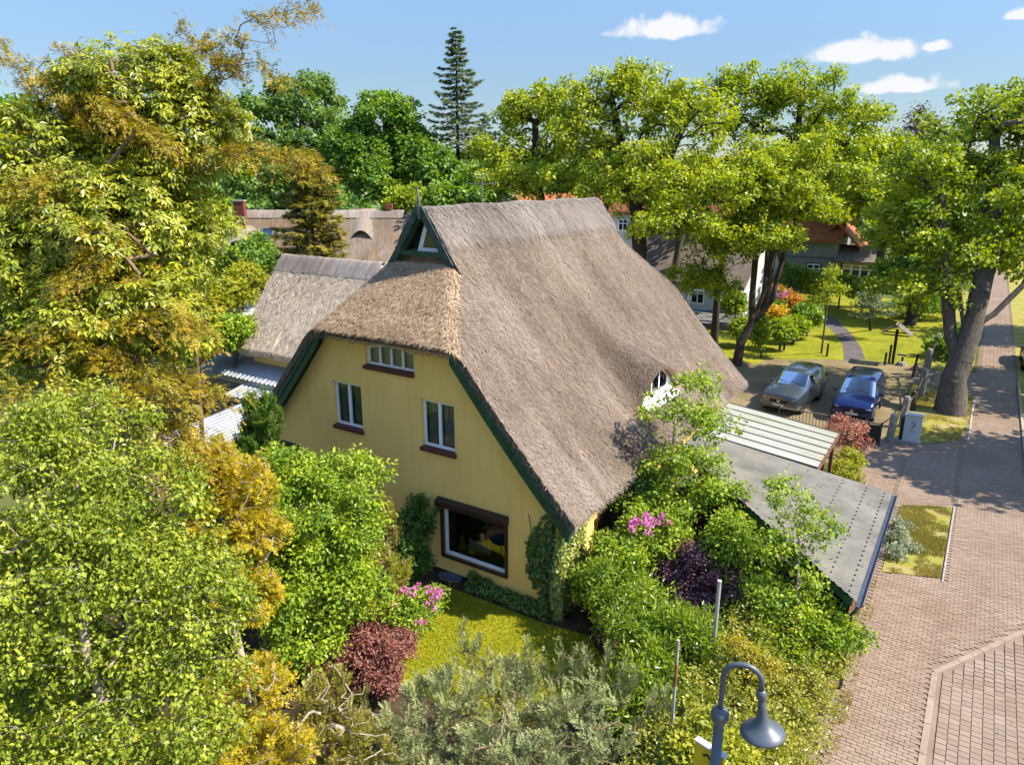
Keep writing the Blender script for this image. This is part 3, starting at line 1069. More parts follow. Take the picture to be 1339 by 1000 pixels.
# attic window strip with an arched head
f = MB()
inner = []
xs4 = np.linspace(W4[0] + .06, W4[1] - .06, 5)
holes = []


def arch(x):
    k = (W4[1] - x) / (W4[1] - W4[0])
    return 6.34 + .20 * math.sin(math.pi * (.12 + .76 * k))


for i in range(4):
    a, c = xs4[i] + .035, xs4[i + 1] - .035
    holes.append([(a, W4[2] + .09), (c, W4[2] + .09), (c, arch(c) - .06), ((a + c) / 2, arch((a + c) / 2) - .06), (a, arch(a) - .06)])
f.holed(W4poly, holes, lambda a, c: (a, .10, c))
for h in holes:
    k = len(h)
    f.add([(a, .10, c) for a, c in h] + [(a, .15, c) for a, c in h], [(i, (i + 1) % k, (i + 1) % k + k, i + k) for i in range(k)])
fo = f.build('window', M['white'], house)
fo['label'] = 'low four pane attic window with arched head'
for h in holes:
    g_ = MB(); g_.add([(a, .14, c) for a, c in h], [tuple(range(len(h)))]); g_.build('pane', M['glass'], fo)
for a, c in zip(xs4[:-1], xs4[1:]):
    curtain(a + .04, c - .04, W4[2] + .08, 6.40, .24, fo, M['curtain'], 3)
room(W4[0] - .02, W4[1] + .02, W4[2] - .02, 6.6, .21, 1.2, fo, M['interior'])
brick_sill(W4[0] - .05, W4[1] + .02, W4[2] + .01, fo, k=17)
# picture window on the ground floor
f = bar_frame('window', W1[0] - .02, W1[1] + .03, W1[2] - .05, W1[3] + .02, -.01, .07, .10, M['brown_frame'], house)
f['label'] = 'big picture window with dark brown frame and roller box'
bb = MB(); bb.prism([(W1[0] - .10, -.20, W1[3] + .02), (W1[0] - .10, -.06, W1[3] + .08), (W1[0] - .10, .0, W1[3] + .08), (W1[0] - .10, .0, W1[3] - .16), (W1[0] - .10, -.20, W1[3] - .14)], (W1[1] - W1[0] + .16, 0, 0))
bb.build('roller_box', M['brown_frame'], f, bevel=.008)
fi = bar_frame('inner_frame', W1[0] + .05, W1[1] - .04, W1[2] + .02, W1[3] - .08, .10, .085, .07, M['white'], f)
g_ = MB(); g_.add([(W1[0] + .13, .11, W1[2] + .10), (W1[1] - .12, .11, W1[2] + .10), (W1[1] - .12, .11, W1[3] - .16), (W1[0] + .13, .11, W1[3] - .16)], [(0, 1, 2, 3)])
g_.build('pane', M['glass'], fi)
room(W1[0] - .3, W1[1] + .3, W1[2] - .6, W1[3] + .05, .23, 3.2, f, M['interior'])
bb = MB(); bb.box(((W1[0] + W1[1]) / 2, .40, W1[2] + .06), (W1[1] - W1[0], .46, .04)); bb.build('window_board', M['wood_dark'], f)
bb = MB(); bb.box((W1[0] + .05, .36, (W1[2] + W1[3]) / 2), (.06, .30, W1[3] - W1[2] - .1)); bb.build('reveal', M['interior_warm'], f)
bb = MB(); bb.lathe([(.0, 0), (.07, .0), (.10, .12), (.075, .26), (.04, .32), (.055, .38), (.045, .45), (0, .47)], (W1[0] + .42, .40, W1[2] + .08), 14)
tag(bb.build('figurine', plain('ochre_clay', (.23, .18, .06), .6), None, smooth=True), 'ochre clay figurine standing left on the sill inside the picture window', 'figurine')
bb = MB(); bb.lathe([(0, 0), (.06, 0), (.11, .07), (.10, .13), (.08, .12), (0, .10)], (W1[0] + .80, .33, W1[2] + .08), 14)
tag(bb.build('flower_pot', plain('yellow_glaze', (.55, .42, .10), .4), None, smooth=True), 'small yellow pot on the sill inside the picture window', 'pot')
bb = MB()
for i in range(9):
    bb.box((W1[0] + .60 + i * .085, .52 + .01 * (i % 2), W1[2] + .26 - .012 * (i % 3)), (.07, .02, .34 - .03 * (i % 3)))
tag(bb.build('slatted_tray', plain('pale_teal', (.25, .42, .44), .6), None), 'pale blue slatted ornament behind the pots in the picture window', 'ornament')

# side window with pale curtain, facing the garage
b = MB(); tt = .06
for (c, d) in (((.03, (WS[0] + WS[1]) / 2, WS[2]), (.10, WS[1] - WS[0] + .1, tt)), ((.03, (WS[0] + WS[1]) / 2, WS[3]), (.10, WS[1] - WS[0] + .1, tt)),
               ((.03, WS[0], (WS[2] + WS[3]) / 2), (.10, tt, WS[3] - WS[2])), ((.03, WS[1], (WS[2] + WS[3]) / 2), (.10, tt, WS[3] - WS[2]))):
    b.box(c, d)
f = b.build('window', M['brown_frame'], house, bevel=.006)
g_ = MB(); g_.add([(-.06, WS[0], WS[2]), (-.06, WS[1], WS[2]), (-.06, WS[1], WS[3]), (-.06, WS[0], WS[3])], [(0, 1, 2, 3)]); g_.build('pane', M['glass'], f)
ys = np.linspace(WS[0], WS[1], 70); xo = -.13 + .025 * np.sin(np.linspace(0, 60, 70))
g_ = MB(); g_.add([(q, y, WS[2]) for q, y in zip(xo, ys)] + [(q, y, WS[3]) for q, y in zip(xo, ys)], [(i, i + 1, 71 + i, 70 + i) for i in range(69)])
g_.build('curtain', M['curtain_white'], f, smooth=True)
b = MB(); b.box((.05, (WS[0] + WS[1]) / 2, WS[2] - .07), (.22, WS[1] - WS[0] + .15, .06)); b.build('sill', M['brick_sill'], f)

# eyebrow window in the roof
xw = DXF - .22
b = MB()
prof = [(y, max(DZ0 + .02, float(dormer(np.array(DXF), np.array(y))) - .10)) for y in np.linspace(DY - DWY + .1, DY + DWY - .1, 25)]
poly = [(prof[-1][0], DZ0 - .25), (prof[0][0], DZ0 - .25)] + prof


def eyeb(c0, c1):
    zt = lambda y: float(dormer(np.array(DXF), np.array(y))) - .18
    m_ = [(y, zt(y)) for y in np.linspace(c1, c0, 6)]
    return [(c0, DZ0 + .24), (c1, DZ0 + .24)] + m_


eh = [eyeb(DY - .98, DY - .36), eyeb(DY - .28, DY + .28), eyeb(DY + .36, DY + .98)]
b.holed(poly, eh, lambda a, c: (xw, a, c))
ew = b.build('eyebrow_window', M['white'], house)
ew['label'] = 'white eyebrow window under a swept hood of thatch'
for h in eh:
    k = len(h)
    g_ = MB(); g_.add([(xw - .03, a, c) for a, c in h], [tuple(range(k))]); g_.build('pane', M['glass_dark'], ew)
    g_ = MB(); g_.add([(xw - .16, a, c) for a, c in h], [tuple(range(k))]); g_.build('dark_backing', M['interior'], ew)  # dark sheet in place of an interior behind each eyebrow pane
b = MB(); b.prism([(xw + .02, DY - 1.35, DZ0 + .17), (DXF + .18, DY - 1.35, DZ0 - .03), (DXF + .18, DY - 1.35, DZ0 - .09), (xw + .02, DY - 1.35, DZ0 + .02)], (0, 2.7, 0))
b.build('sill_board', M['white'], ew)


# ------------------------------------------------------------------ vegetation helpers
def unit(a):
    return a / (np.linalg.norm(a, axis=-1, keepdims=True) + 1e-9)


def _spray(k=4, wide=.5):
    v, f = [], []
    for i in range(k):
        t0 = i * .72 / k
        for s_ in (1, -1):
            n = len(v)
            v += [(t0, 0, 0), (t0 + .20, 0, 0), (t0 + .38, s_ * wide * (1 - .55 * t0), .06)]
            f.append((n, n + 1, n + 2) if s_ > 0 else (n, n + 2, n + 1))
    n = len(v)
    v += [(.6, -.12, 0), (.6, .12, 0), (1.0, 0, -.04)]
    f.append((n, n + 1, n + 2))
    return np.array(v, float), np.array(f)


TPL = {
    'd4': (np.array([(0, 0, 0), (.45, .5, .14), (1, 0, -.10), (.45, -.5, .14)], float), np.array([(0, 1, 2), (0, 2, 3)])),
    'o6': (np.array([(0, 0, 0), (.26, .40, .10), (.66, .42, .06), (1, 0, -.20), (.66, -.42, .06), (.26, -.40, .10)], float),
           np.array([(0, 1, 2), (0, 2, 3), (0, 3, 4), (0, 4, 5)])),
    'lobe': (np.array([(0, 0, 0), (.25, .48, .08), (.42, .22, .02), (.70, .50, .05), (1, 0, -.15), (.70, -.50, .05), (.42, -.22, .02), (.25, -.48, .08)], float),
             np.array([(0, 1, 2), (2, 3, 4), (0, 2, 4), (0, 4, 6), (6, 4, 5), (0, 6, 7)])),
    'spray': _spray(4, .5),
    'spray2': _spray(2, .56),
    'fan': (np.array([(0, 0, 0), (.42, .10, 0), (.64, .5, .06), (0, 0, 0), (.64, -.5, .06), (.42, -.10, 0), (.1, -.12, 0), (.1, .12, 0), (1, 0, -.04)], float), np.array([(0, 1, 2), (3, 4, 5), (6, 7, 8)])),
    'tri': (np.array([(0, .5, 0), (0, -.5, 0), (1, 0, 0)], float), np.array([(0, 1, 2)])),
}
NTRI = [0]


def leaves(name, pos, ax, nr, L, W, tpl, mat, parent, rnd, tone=None):
    T, Fc = TPL[tpl]
    n, k = len(pos), len(T)
    ax = unit(ax)
    sd = unit(np.cross(nr, ax)); nr = np.cross(ax, sd)
    L = np.broadcast_to(np.asarray(L, float), (n,))[:, None, None]
    W = np.broadcast_to(np.asarray(W, float), (n,))[:, None, None]
    V = pos[:, None, :] + ax[:, None, :] * (T[None, :, 0:1] * L) + sd[:, None, :] * (T[None, :, 1:2] * W) + nr[:, None, :] * (T[None, :, 2:3] * W)
    Fs = (Fc[None] + (np.arange(n) * k)[:, None, None]).reshape(-1, 3)
    at = {'rnd': np.repeat(np.clip(rnd, 0, 1), k)}
    if tone is not None:
        at['tone'] = np.repeat(np.clip(tone, 0, 1), k)
    NTRI[0] += len(Fs)
    o = np_mesh(name, V.reshape(-1, 3), Fs, mat, parent, at)
    o['kind'] = 'stuff'
    return o


def lobes_points(lobes, n, r, shell=.45, low=.35):
    lb = np.array(lobes, float)
    sub = []
    for q in lb:
        for _ in range(13):
            d = unit(r.normal(size=3)); d[2] = abs(d[2]) * .95 - .2
            f = r.uniform(.15, .36)
            sub.append((*(q[:3] + d * np.array([q[3], q[3], q[4]]) * r.uniform(.80, 1.10)), q[3] * f, q[4] * f * 1.1))
    lb = np.concatenate([lb * np.array([1, 1, 1, .97, .97]), np.array(sub)])
    w = (lb[:, 3] * lb[:, 3] * lb[:, 4]) ** .72
    idx = r.choice(len(lb), int(n * 1.6), p=w / w.sum())
    d = unit(r.normal(size=(len(idx), 3)))
    keep = (d[:, 2] > -.35) | (r.random(len(idx)) < low)
    idx, d = idx[keep][:n], d[keep][:n]
    rad = shell + (1 - shell) * r.random(len(idx)) ** .55
    c = lb[idx]
    return c[:, :3] + d * rad[:, None] * np.stack([c[:, 3], c[:, 3], c[:, 4]], 1), d


def grow(trunks, targets, r, seg=.7, lift=.12, wob=.07):
    P, par = [], []
    for tr in trunks:
        pts = [np.array(p, float) for p in tr]
        start = None
        if P:
            dd = np.linalg.norm(np.array(P) - pts[0], axis=1); start = int(dd.argmin())
        last = start if start is not None else -1
        for a, b in zip(pts[:-1], pts[1:]):
            k = max(1, int(np.linalg.norm(b - a) / .5))
            for i in range(k if last >= 0 else k + 1):
                t_ = (i + (1 if last >= 0 else 0)) / k if last >= 0 and (len(P) > 0) else i / k
                P.append(a + (b - a) * min(t_, 1.0)); par.append(last); last = len(P) - 1
    nt = len(P)
    A = np.zeros((nt + len(targets) * 14 + 10, 3)); A[:nt] = P
    n = nt
    low = A[:nt, 2].min() + .25 * (A[:nt, 2].max() - A[:nt, 2].min())
    dmin = np.array([np.min(np.linalg.norm(A[:nt] - t, axis=1)) for t in targets])
    tips = []
    for ti in np.argsort(dmin):
        t = targets[ti]
        dv = t - A[:n]
        dd = np.linalg.norm(dv, axis=1)
        cost = dd * (1 + .55 * np.clip(-dv[:, 2] / (dd + 1e-6), 0, 1)) + 1e3 * (A[:n, 2] < low)
        j = int(cost.argmin()); L = dd[j]
        k = int(min(12, max(1, math.ceil(L / seg))))
        p0 = A[j].copy(); last = j
        for i in range(1, k + 1):
            f = i / k
            p = p0 + (t - p0) * f
            p[2] += lift * L * math.sin(math.pi * f) * .6
            if i < k:
                p += r.normal(0, wob * min(seg, L), 3)
            A[n] = p; par.append(last); last = n; n += 1
        tips.append(last)
    A = A[:n]; par = np.array(par)
    cnt = np.zeros(n)
    cnt[tips] = 1
    for i in range(n - 1, -1, -1):
        if par[i] >= 0:
            cnt[par[i]] += cnt[i]
    cnt = np.maximum(cnt, .6)
    return A, par, cnt, np.array(tips)


def wood(name, A, par, cnt, rb, rt, mat, parent, rmin=0.0):
    N = max(cnt.max(), 2)
    ex = math.log(rb / rt) / math.log(N)
    rad = rt * np.maximum(cnt, 1) ** ex
    z0 = A[:, 2].min()
    rad = rad * (1 + .75 * np.exp(-(A[:, 2] - z0) / .6) * (rad > rb * .6))
    e = np.where((par >= 0))[0]
    e = e[rad[e] > (max(rmin, rt * 1.05) if rb < .075 else rmin)]
    Vs, Fs, off = [], [], 0
    for (lo, hi, k) in ((0, .02, 3), (.02, .07, 5), (.07, 9, 12)):
        m = e[(rad[e] >= lo) & (rad[e] < hi)]
        if not len(m):
            continue
        p, q = A[par[m]], A[m]
        rp = np.minimum(rad[par[m]], rad[m] * 1.25); rq = rad[m]
        ax = unit(q - p)
        ref = np.where(np.abs(ax[:, 2:3]) < .9, np.array([[0, 0, 1.]]), np.array([[1., 0, 0]]))
        s1 = unit(np.cross(ax, ref)); s2 = np.cross(s1, ax)
        ang = np.arange(k) * 2 * math.pi / k
        ring = s1[:, None] * np.cos(ang)[None, :, None] + s2[:, None] * np.sin(ang)[None, :, None]
        ext = ax * (rq * .35)[:, None]
        ca = np.cos(ang)[None]; sa_ = np.sin(ang)[None]
        def knob(P_): return 1 + (.34 * (fbm(P_[:, 2:3] * 1.3 + ca * 1.1 + P_[:, 0:1], sa_ * 1.1 + P_[:, 1:2] + 7, 3, 3) - .5) if k > 8 else 0 * ca)
        V = np.concatenate([p[:, None] - ext[:, None] + ring * (rp[:, None] * knob(p))[..., None], q[:, None] + ext[:, None] + ring * (rq[:, None] * knob(q))[..., None]], 1)
        F = np.array([(i, (i + 1) % k, (i + 1) % k + k, i + k) for i in range(k)])
        Fs.append((F[None] + (np.arange(len(m)) * 2 * k)[:, None, None]).reshape(-1, 4) + off)
        Vs.append(V.reshape(-1, 3)); off += len(m) * 2 * k
    V = np.concatenate(Vs); F = np.concatenate(Fs)
    NTRI[0] += 2 * len(F)
    return np_mesh(name, V, F, mat, parent, None, True)


def clump_leaves(tg, r, nl, cr, flat, droop, L, W, tpl, mat, parent, name='crown', lvar=.42, up=.7, tonef=None):
    n = len(tg)
    cs = r.uniform(.65, 1.3, n)
    i = np.repeat(np.arange(n), (nl * cs ** 2).astype(int) + 1)
    m = len(i)
    od = unit(r.normal(size=(m, 3)))
    rr = r.random(m) ** .5
    off = od * (rr * cr * cs[i])[:, None] * np.array([1, 1, flat])
    pos = tg[i] + off
    ax = unit(od * .8 + r.normal(0, .45, (m, 3)) + np.array([0, 0, -droop]))
    nr = unit(np.array([0, 0, up]) + od * .45 + r.normal(0, .38, (m, 3)))
    ct = r.random(n)
    rnd = .5 * r.random(m) + .5 * ct[i]
    Ls = L * r.uniform(1 - lvar, 1 + lvar, m)
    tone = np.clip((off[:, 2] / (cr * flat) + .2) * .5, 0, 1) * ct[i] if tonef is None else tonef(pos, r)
    return leaves(name, pos, ax, nr, Ls, Ls * (W / L), tpl, mat, parent, rnd, tone)


def rosette_leaves(tg, dirs, r, nros, cr, nl, L, W, mat, parent, name='crown', droop=.5):
    n = len(tg)
    i = np.repeat(np.arange(n), nros)
    c = tg[i] + unit(r.normal(size=(len(i), 3))) * (r.random(len(i)) ** .5 * cr)[:, None]
    a = unit(dirs[i] * .7 + np.array([0, 0, .65]) + r.normal(0, .3, (len(i), 3)))
    ref = unit(np.cross(a, np.array([0.3, .2, .9])))
    s2 = np.cross(a, ref)
    j = np.repeat(np.arange(len(c)), nl)
    m = len(j)
    th = np.tile(np.arange(nl) * 2 * math.pi / nl, len(c)) + np.repeat(r.random(len(c)) * 6.3, nl) + r.normal(0, .2, m)
    rad = ref[j] * np.cos(th)[:, None] + s2[j] * np.sin(th)[:, None]
    ax = unit(rad + a[j] * r.uniform(-.1, .35, m)[:, None] + np.array([0, 0, -droop]))
    nr = unit(a[j] + rad * .25 + np.array([0, 0, .3]))
    ct = r.random(len(c))
    rnd = .4 * r.random(m) + .6 * ct[j]
    Ls = L * r.uniform(.65, 1.2, m)
    return leaves(name, c[j] + rad * .02, ax, nr, Ls, Ls * (W / L), 'd4', mat, parent, rnd, ct[j] * .6)


def plume_leaves(tg, dirs, r, ns, plen, L, W, mat, parent, name='crown', droop=0.0, spread=.7, tpl='spray', tone_tip=1.0, thick=.06):
    """feathery shoots: sprays set round a short axis ending at each target"""
    n = len(tg)
    dirs = unit(dirs)
    i = np.repeat(np.arange(n), ns)
    m = len(i)
    t = np.tile(np.linspace(0, 1, ns), n) + r.normal(0, .05, m)
    t = np.clip(t, 0, 1.02)
    pl = plen * r.uniform(.6, 1.3, n)
    rv = r.normal(size=(m, 3)); rv -= dirs[i] * np.sum(rv * dirs[i], 1)[:, None]; rv = unit(rv)
    sag = np.array([0, 0, -1.0]) * (droop * t ** 2 * pl[i])[:, None]
    pos = tg[i] - dirs[i] * ((1 - t) * pl[i])[:, None] + sag + rv * thick * r.random(m)[:, None]
    sp = spread * (1 - .55 * t)
    ax = unit(dirs[i] + rv * sp[:, None] + np.array([0, 0, -droop * .8]) * t[:, None])
    nr = unit(np.cross(ax, unit(np.cross(np.array([0, 0, 1.]), ax) + .3 * r.normal(size=(m, 3)))))
    nr = np.where(nr[:, 2:3] < 0, -nr, nr)
    Ls = L * r.uniform(.65, 1.25, m) * (1.08 - .35 * t)
    ct = r.random(n)
    rnd = .45 * r.random(m) + .55 * ct[i]
    return leaves(name, pos, ax, nr, Ls, Ls * (W / L), tpl, mat, parent, rnd, np.clip(t ** 2, 0, 1) * tone_tip * (.4 + .6 * ct[i]))


def base_of(lobes, z=0.0):
    lb = np.array(lobes); w = lb[:, 3] ** 2
    return (float((lb[:, 0] * w).sum() / w.sum()), float((lb[:, 1] * w).sum() / w.sum()), z)


BARK = {}


def bark(name, a, b, sc=(6, 6, 1.5)):
    t = NT(name)
    v = t.pos(sc)
    n = t.noise(v, 2.2, 6, .65, .5)
    c = t.ramp(n, [(.33, a), (.66, b)])
    m_ = t.done(t.bsdf(c, .9, .15, 0, t.bump(n, .8, .05)))
    return m_


BARK['grey'] = bark('bark_grey', (.055, .044, .036), (.15, .125, .102))
BARK['dark'] = bark('bark_dark', (.030, .023, .018), (.075, .058, .045))
BARK['birch'] = bark('bark_birch', (.20, .15, .11), (.46, .38, .30), (2, 2, 9))
BARK['brown'] = bark('bark_brown', (.10, .06, .035), (.26, .18, .12))
BARK['pale'] = bark('bark_pale', (.26, .19, .13), (.46, .37, .29))

LM = {
    'lime': leaf_mat('leaf_lime', (0.105, 0.17, 0.01), (0.255, 0.335, 0.017), (0.46, 0.49, 0.028), .34, tip=(0.56, 0.53, 0.03)),
    'lime2': leaf_mat('leaf_lime_deep', (0.085, 0.15, 0.01), (0.225, 0.315, 0.017), (0.42, 0.48, 0.027), .34, tip=(0.52, 0.51, 0.03)),
    'oak': leaf_mat('leaf_oak', (0.07, 0.155, 0.022), (0.14, 0.255, 0.032), (0.25, 0.345, 0.042), .34, tip=(0.3, 0.38, 0.046)),
    'oak2': leaf_mat('leaf_oak_blue', (0.062, 0.135, 0.032), (0.125, 0.22, 0.042), (0.21, 0.3, 0.055), .34, tip=(0.26, 0.34, 0.055)),
    'spruce': leaf_mat('leaf_spruce', (0.061, 0.109, 0.041), (0.128, 0.179, 0.068), (0.218, 0.264, 0.102), .15, tip=(0.281, 0.288, 0.112)),
    'yewgold': leaf_mat('leaf_yewgold', (0.085, 0.095, 0.014), (0.175, 0.17, 0.02), (0.28, 0.24, 0.03), .2, tip=(0.36, 0.29, 0.04)),
    'chestnut': leaf_mat('leaf_chestnut', (0.06, 0.1, 0.008), (0.195, 0.25, 0.015), (0.39, 0.43, 0.03), .34, rough=.38, spec=.5, tip=(0.52, 0.49, 0.045)),
    'tan': leaf_mat('leaf_tan', (.10, .10, .010), (.27, .235, .015), (.43, .335, .024), .3, tip=(.50, .30, .03)),
    'gold': leaf_mat('leaf_gold', (0.14, 0.13, 0.01), (0.34, 0.285, 0.014), (0.55, 0.43, 0.024), .34, tip=(0.64, 0.47, 0.03)),
    'birch': leaf_mat('leaf_birch', (0.06, 0.1, 0.01), (0.205, 0.265, 0.02), (0.43, 0.46, 0.055), .34, rough=.36, spec=.32, tip=(0.5, 0.48, 0.06)),
    'shrub': leaf_mat('leaf_shrub', (0.065, 0.135, 0.01), (0.18, 0.285, 0.016), (0.36, 0.44, 0.026), .34, tip=(0.46, 0.49, 0.03)),
    'yellowgreen': leaf_mat('leaf_yellowgreen', (0.1, 0.14, 0.01), (0.25, 0.28, 0.016), (0.44, 0.42, 0.028), .4, tip=(0.5, 0.45, 0.03)),
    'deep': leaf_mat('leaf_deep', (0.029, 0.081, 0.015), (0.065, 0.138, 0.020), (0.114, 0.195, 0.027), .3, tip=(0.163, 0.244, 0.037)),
    'yew': leaf_mat('leaf_yew', (0.035, 0.098, 0.015), (0.081, 0.170, 0.022), (0.146, 0.244, 0.035), .2, tip=(0.195, 0.293, 0.037)),
    'laurel': leaf_mat('leaf_laurel', (0.055, 0.115, 0.01), (0.15, 0.245, 0.018), (0.31, 0.385, 0.03), .34, rough=.3, spec=.55, tip=(0.42, 0.45, 0.045)),
    'juniper': leaf_mat('leaf_juniper', (0.055, 0.075, 0.03), (0.165, 0.195, 0.07), (0.33, 0.355, 0.13), .15, tip=(0.44, 0.44, 0.17)),
    'privet': leaf_mat('leaf_privet', (0.095, 0.125, 0.014), (0.24, 0.26, 0.025), (0.43, 0.405, 0.06), .34, rough=.35, spec=.5, tip=(0.55, 0.46, 0.06)),
    'purple': leaf_mat('leaf_purple', (0.11, 0.035, 0.03), (0.23, 0.085, 0.062), (0.36, 0.16, 0.115), .25, tip=(0.4, 0.19, 0.14)),
    'plum': leaf_mat('leaf_plum', (0.053, 0.022, 0.030), (0.127, 0.048, 0.062), (0.256, 0.127, 0.131), .25, tip=(0.330, 0.166, 0.165)),
    'redtip': leaf_mat('leaf_redtip', (0.2, 0.07, 0.045), (0.36, 0.14, 0.09), (0.5, 0.25, 0.16), .3, tip=(0.55, 0.32, 0.22)),
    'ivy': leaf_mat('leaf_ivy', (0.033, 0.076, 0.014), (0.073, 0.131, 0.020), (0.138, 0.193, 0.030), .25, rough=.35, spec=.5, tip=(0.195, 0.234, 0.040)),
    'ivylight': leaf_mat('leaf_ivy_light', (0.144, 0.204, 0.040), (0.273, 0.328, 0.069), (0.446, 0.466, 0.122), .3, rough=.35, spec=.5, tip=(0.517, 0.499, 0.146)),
    'orange': leaf_mat('leaf_orange', (0.252, 0.126, 0.013), (0.378, 0.179, 0.016), (0.483, 0.231, 0.021), .3, tip=(0.525, 0.263, 0.032)),
    'yellow': leaf_mat('leaf_yellow', (0.367, 0.252, 0.013), (0.525, 0.347, 0.016), (0.651, 0.452, 0.021), .34, tip=(0.693, 0.483, 0.032)),
    'silver': leaf_mat('leaf_silver', (0.137, 0.168, 0.089), (0.231, 0.268, 0.147), (0.336, 0.367, 0.221), .25, tip=(0.389, 0.410, 0.263)),
    'grass': leaf_mat('leaf_grass', (0.158, 0.199, 0.008), (0.317, 0.319, 0.011), (0.506, 0.422, 0.018), .34, tip=(0.633, 0.467, 0.032)),
    'dry': leaf_mat('leaf_dry', (0.14, 0.15, 0.025), (0.28, 0.25, 0.055), (0.44, 0.36, 0.12), .3, tip=(0.5, 0.4, 0.16)),
    'pinkf': leaf_mat('petal_pink', (0.441, 0.058, 0.252), (0.609, 0.126, 0.389), (0.735, 0.273, 0.525), .34, tip=(0.777, 0.357, 0.588)),
    'magenta': leaf_mat('petal_magenta', (0.336, 0.053, 0.210), (0.462, 0.116, 0.336), (0.546, 0.231, 0.462), .34, tip=(0.630, 0.315, 0.525)),
    'twig': leaf_mat('dead_leaf', (0.084, 0.072, 0.054), (0.144, 0.120, 0.090), (0.204, 0.180, 0.132), .2, tip=(0.240, 0.204, 0.144)),
}


def broadleaf(name, label, cat, lobes, n, nl, cr, L, W, mat, trunks=None, rb=.2, rt=.012, tpl='d4', flat=.7, droop=.25,
              group=None, bk='grey', seed=1, shell=.45, base=None, rmin=0.0, up=.7, low=.35, lift=.12, tonef=None, wob=.07):
    r = np.random.default_rng(seed)
    base = base or base_of(lobes)
    o = thing(name, label, cat, base, 0, group)
    tg, dr_ = lobes_points(lobes, n, r, shell, low)
    tg[:, 2] = np.maximum(tg[:, 2], .12)
    if trunks is None:
        lb = np.array(lobes); top = lb[lb[:, 2].argmax()]
        bz = np.array(base); c = np.array([(bz[0] + top[0]) / 2, (bz[1] + top[1]) / 2, top[2] * .55])
        trunks = [[bz, c, top[:3]]]
    A, par, cnt, tips = grow(trunks, tg, r, lift=lift, wob=wob)
    wood('trunk', A, par, cnt, rb, rt, BARK[bk], o, rmin)
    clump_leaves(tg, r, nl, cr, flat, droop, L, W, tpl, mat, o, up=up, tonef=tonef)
    return o


def plume(name, label, cat, lobes, n, ns, plen, L, W, mat, rb=.08, rt=.006, group=None, bk='brown', seed=1, shell=.5, base=None,
          droop=0.0, upw=.6, spread=.7, trunks=None, tpl='spray2', tone_tip=1.0, low=.35, targets=None, thick=.06, rmin=0.0, lift=.05):
    r = np.random.default_rng(seed)
    base = base or base_of(lobes)
    o = thing(name, label, cat, base, 0, group)
    if targets is None:
        tg, dr_ = lobes_points(lobes, n, r, shell, low)
    else:
        tg, dr_ = targets
    tg[:, 2] = np.maximum(tg[:, 2], .1)
    if trunks is None:
        lb = np.array(lobes); c = lb[lb[:, 2].argmax()]
        trunks = [[np.array(base), np.array([(base[0] + c[0]) / 2, (base[1] + c[1]) / 2, c[2] * .5]), c[:3]]]
    A, par, cnt, tips = grow(trunks, tg, r, lift=lift)
    wood('trunk', A, par, cnt, rb, rt, BARK[bk], o, rmin)
    plume_leaves(tg, dr_ + np.array([0, 0, upw]) + r.normal(0, .18, dr_.shape), r, ns, plen, L, W, mat, o, droop=droop, spread=spread, tpl=tpl, tone_tip=tone_tip, thick=thick)
    return o


def conifer(name, label, base, H, R, nb, ns, L, W, mat, group=None, seed=1, droop=.35, z0=.1, pw=.85, rb=.22, bk='dark', tipup=.15, cat='tree', tpl='fan'):
    r = np.random.default_rng(seed)
    o = thing(name, label, cat, base, 0, group)
    bz = np.array(base, float)
    b = MB()
    b.tube([bz + (0, 0, -.1), bz + (0, 0, H * .5), bz + (0, 0, H * .98)], [rb, rb * .55, .015], 8)
    pos, ax, tt = [], [], []
    for i in range(nb):
        f = z0 + (1 - z0) * (i + r.random()) / nb
        ln = R * (1 - f) ** pw * r.uniform(.5, 1.2) + .12
        az = i * 2.39996 + r.normal(0, .2)
        d = np.array([math.cos(az), math.sin(az), 0])
        k = max(4, int(ln / .35) + 3)
        t = np.linspace(0, 1, k)
        zz = H * f + ln * (.12 * t - droop * t ** 1.6 + tipup * t ** 4)
        pts = bz + d[None] * (ln * t)[:, None] + np.array([0, 0, 1.])[None] * zz[:, None]
        b.tube([tuple(p) for p in pts[::max(1, k // 3)]] + [tuple(pts[-1])], .022 * (1 - f * .6), 3, False)
        m = int(ns * (.25 + ln / R))
        u = r.random(m) ** .7
        p = np.stack([np.interp(u, t, pts[:, q]) for q in range(3)], 1)
        sdv = np.array([-d[1], d[0], 0])
        s_ = r.choice([-1, 1], m)
        wv = .42 * ln * (1 - u) * r.random(m)
        p = p + sdv[None] * (s_ * wv)[:, None] + np.array([0, 0, -1.])[None] * (wv * .25 + r.random(m) * .08)[:, None]
        a = d[None] * .8 + sdv[None] * (s_ * .7)[:, None] + r.normal(0, .22, (m, 3)) + np.array([0, 0, -.25])
        pos.append(p); ax.append(a); tt.append(u)
    b.build('trunk', BARK[bk], o)
    pos, ax, tt = np.concatenate(pos), np.concatenate(ax), np.concatenate(tt)
    m = len(pos)
    nr = unit(np.array([0, 0, 1.]) + r.normal(0, .35, (m, 3)))
    Ls = L * r.uniform(.6, 1.2, m)
    leaves('crown', pos, ax, nr, Ls, Ls * (W / L), tpl, mat, o, r.random(m), tt ** 3 * r.random(m))
    return o


def blooms(parent, centres, r, k, cr, L, mat, name='flower_heads'):
    n = len(centres)
    i = np.repeat(np.arange(n), k); m = len(i)
    od = unit(r.normal(size=(m, 3)) + np.array([0, 0, .5]))
    pos = centres[i] + od * cr * r.random(m)[:, None] ** .4
    leaves(name, pos, od + r.normal(0, .5, (m, 3)), unit(od + r.normal(0, .3, (m, 3))), L, L * .9, 'd4', mat, parent, r.random(m), r.random(m) * .6)


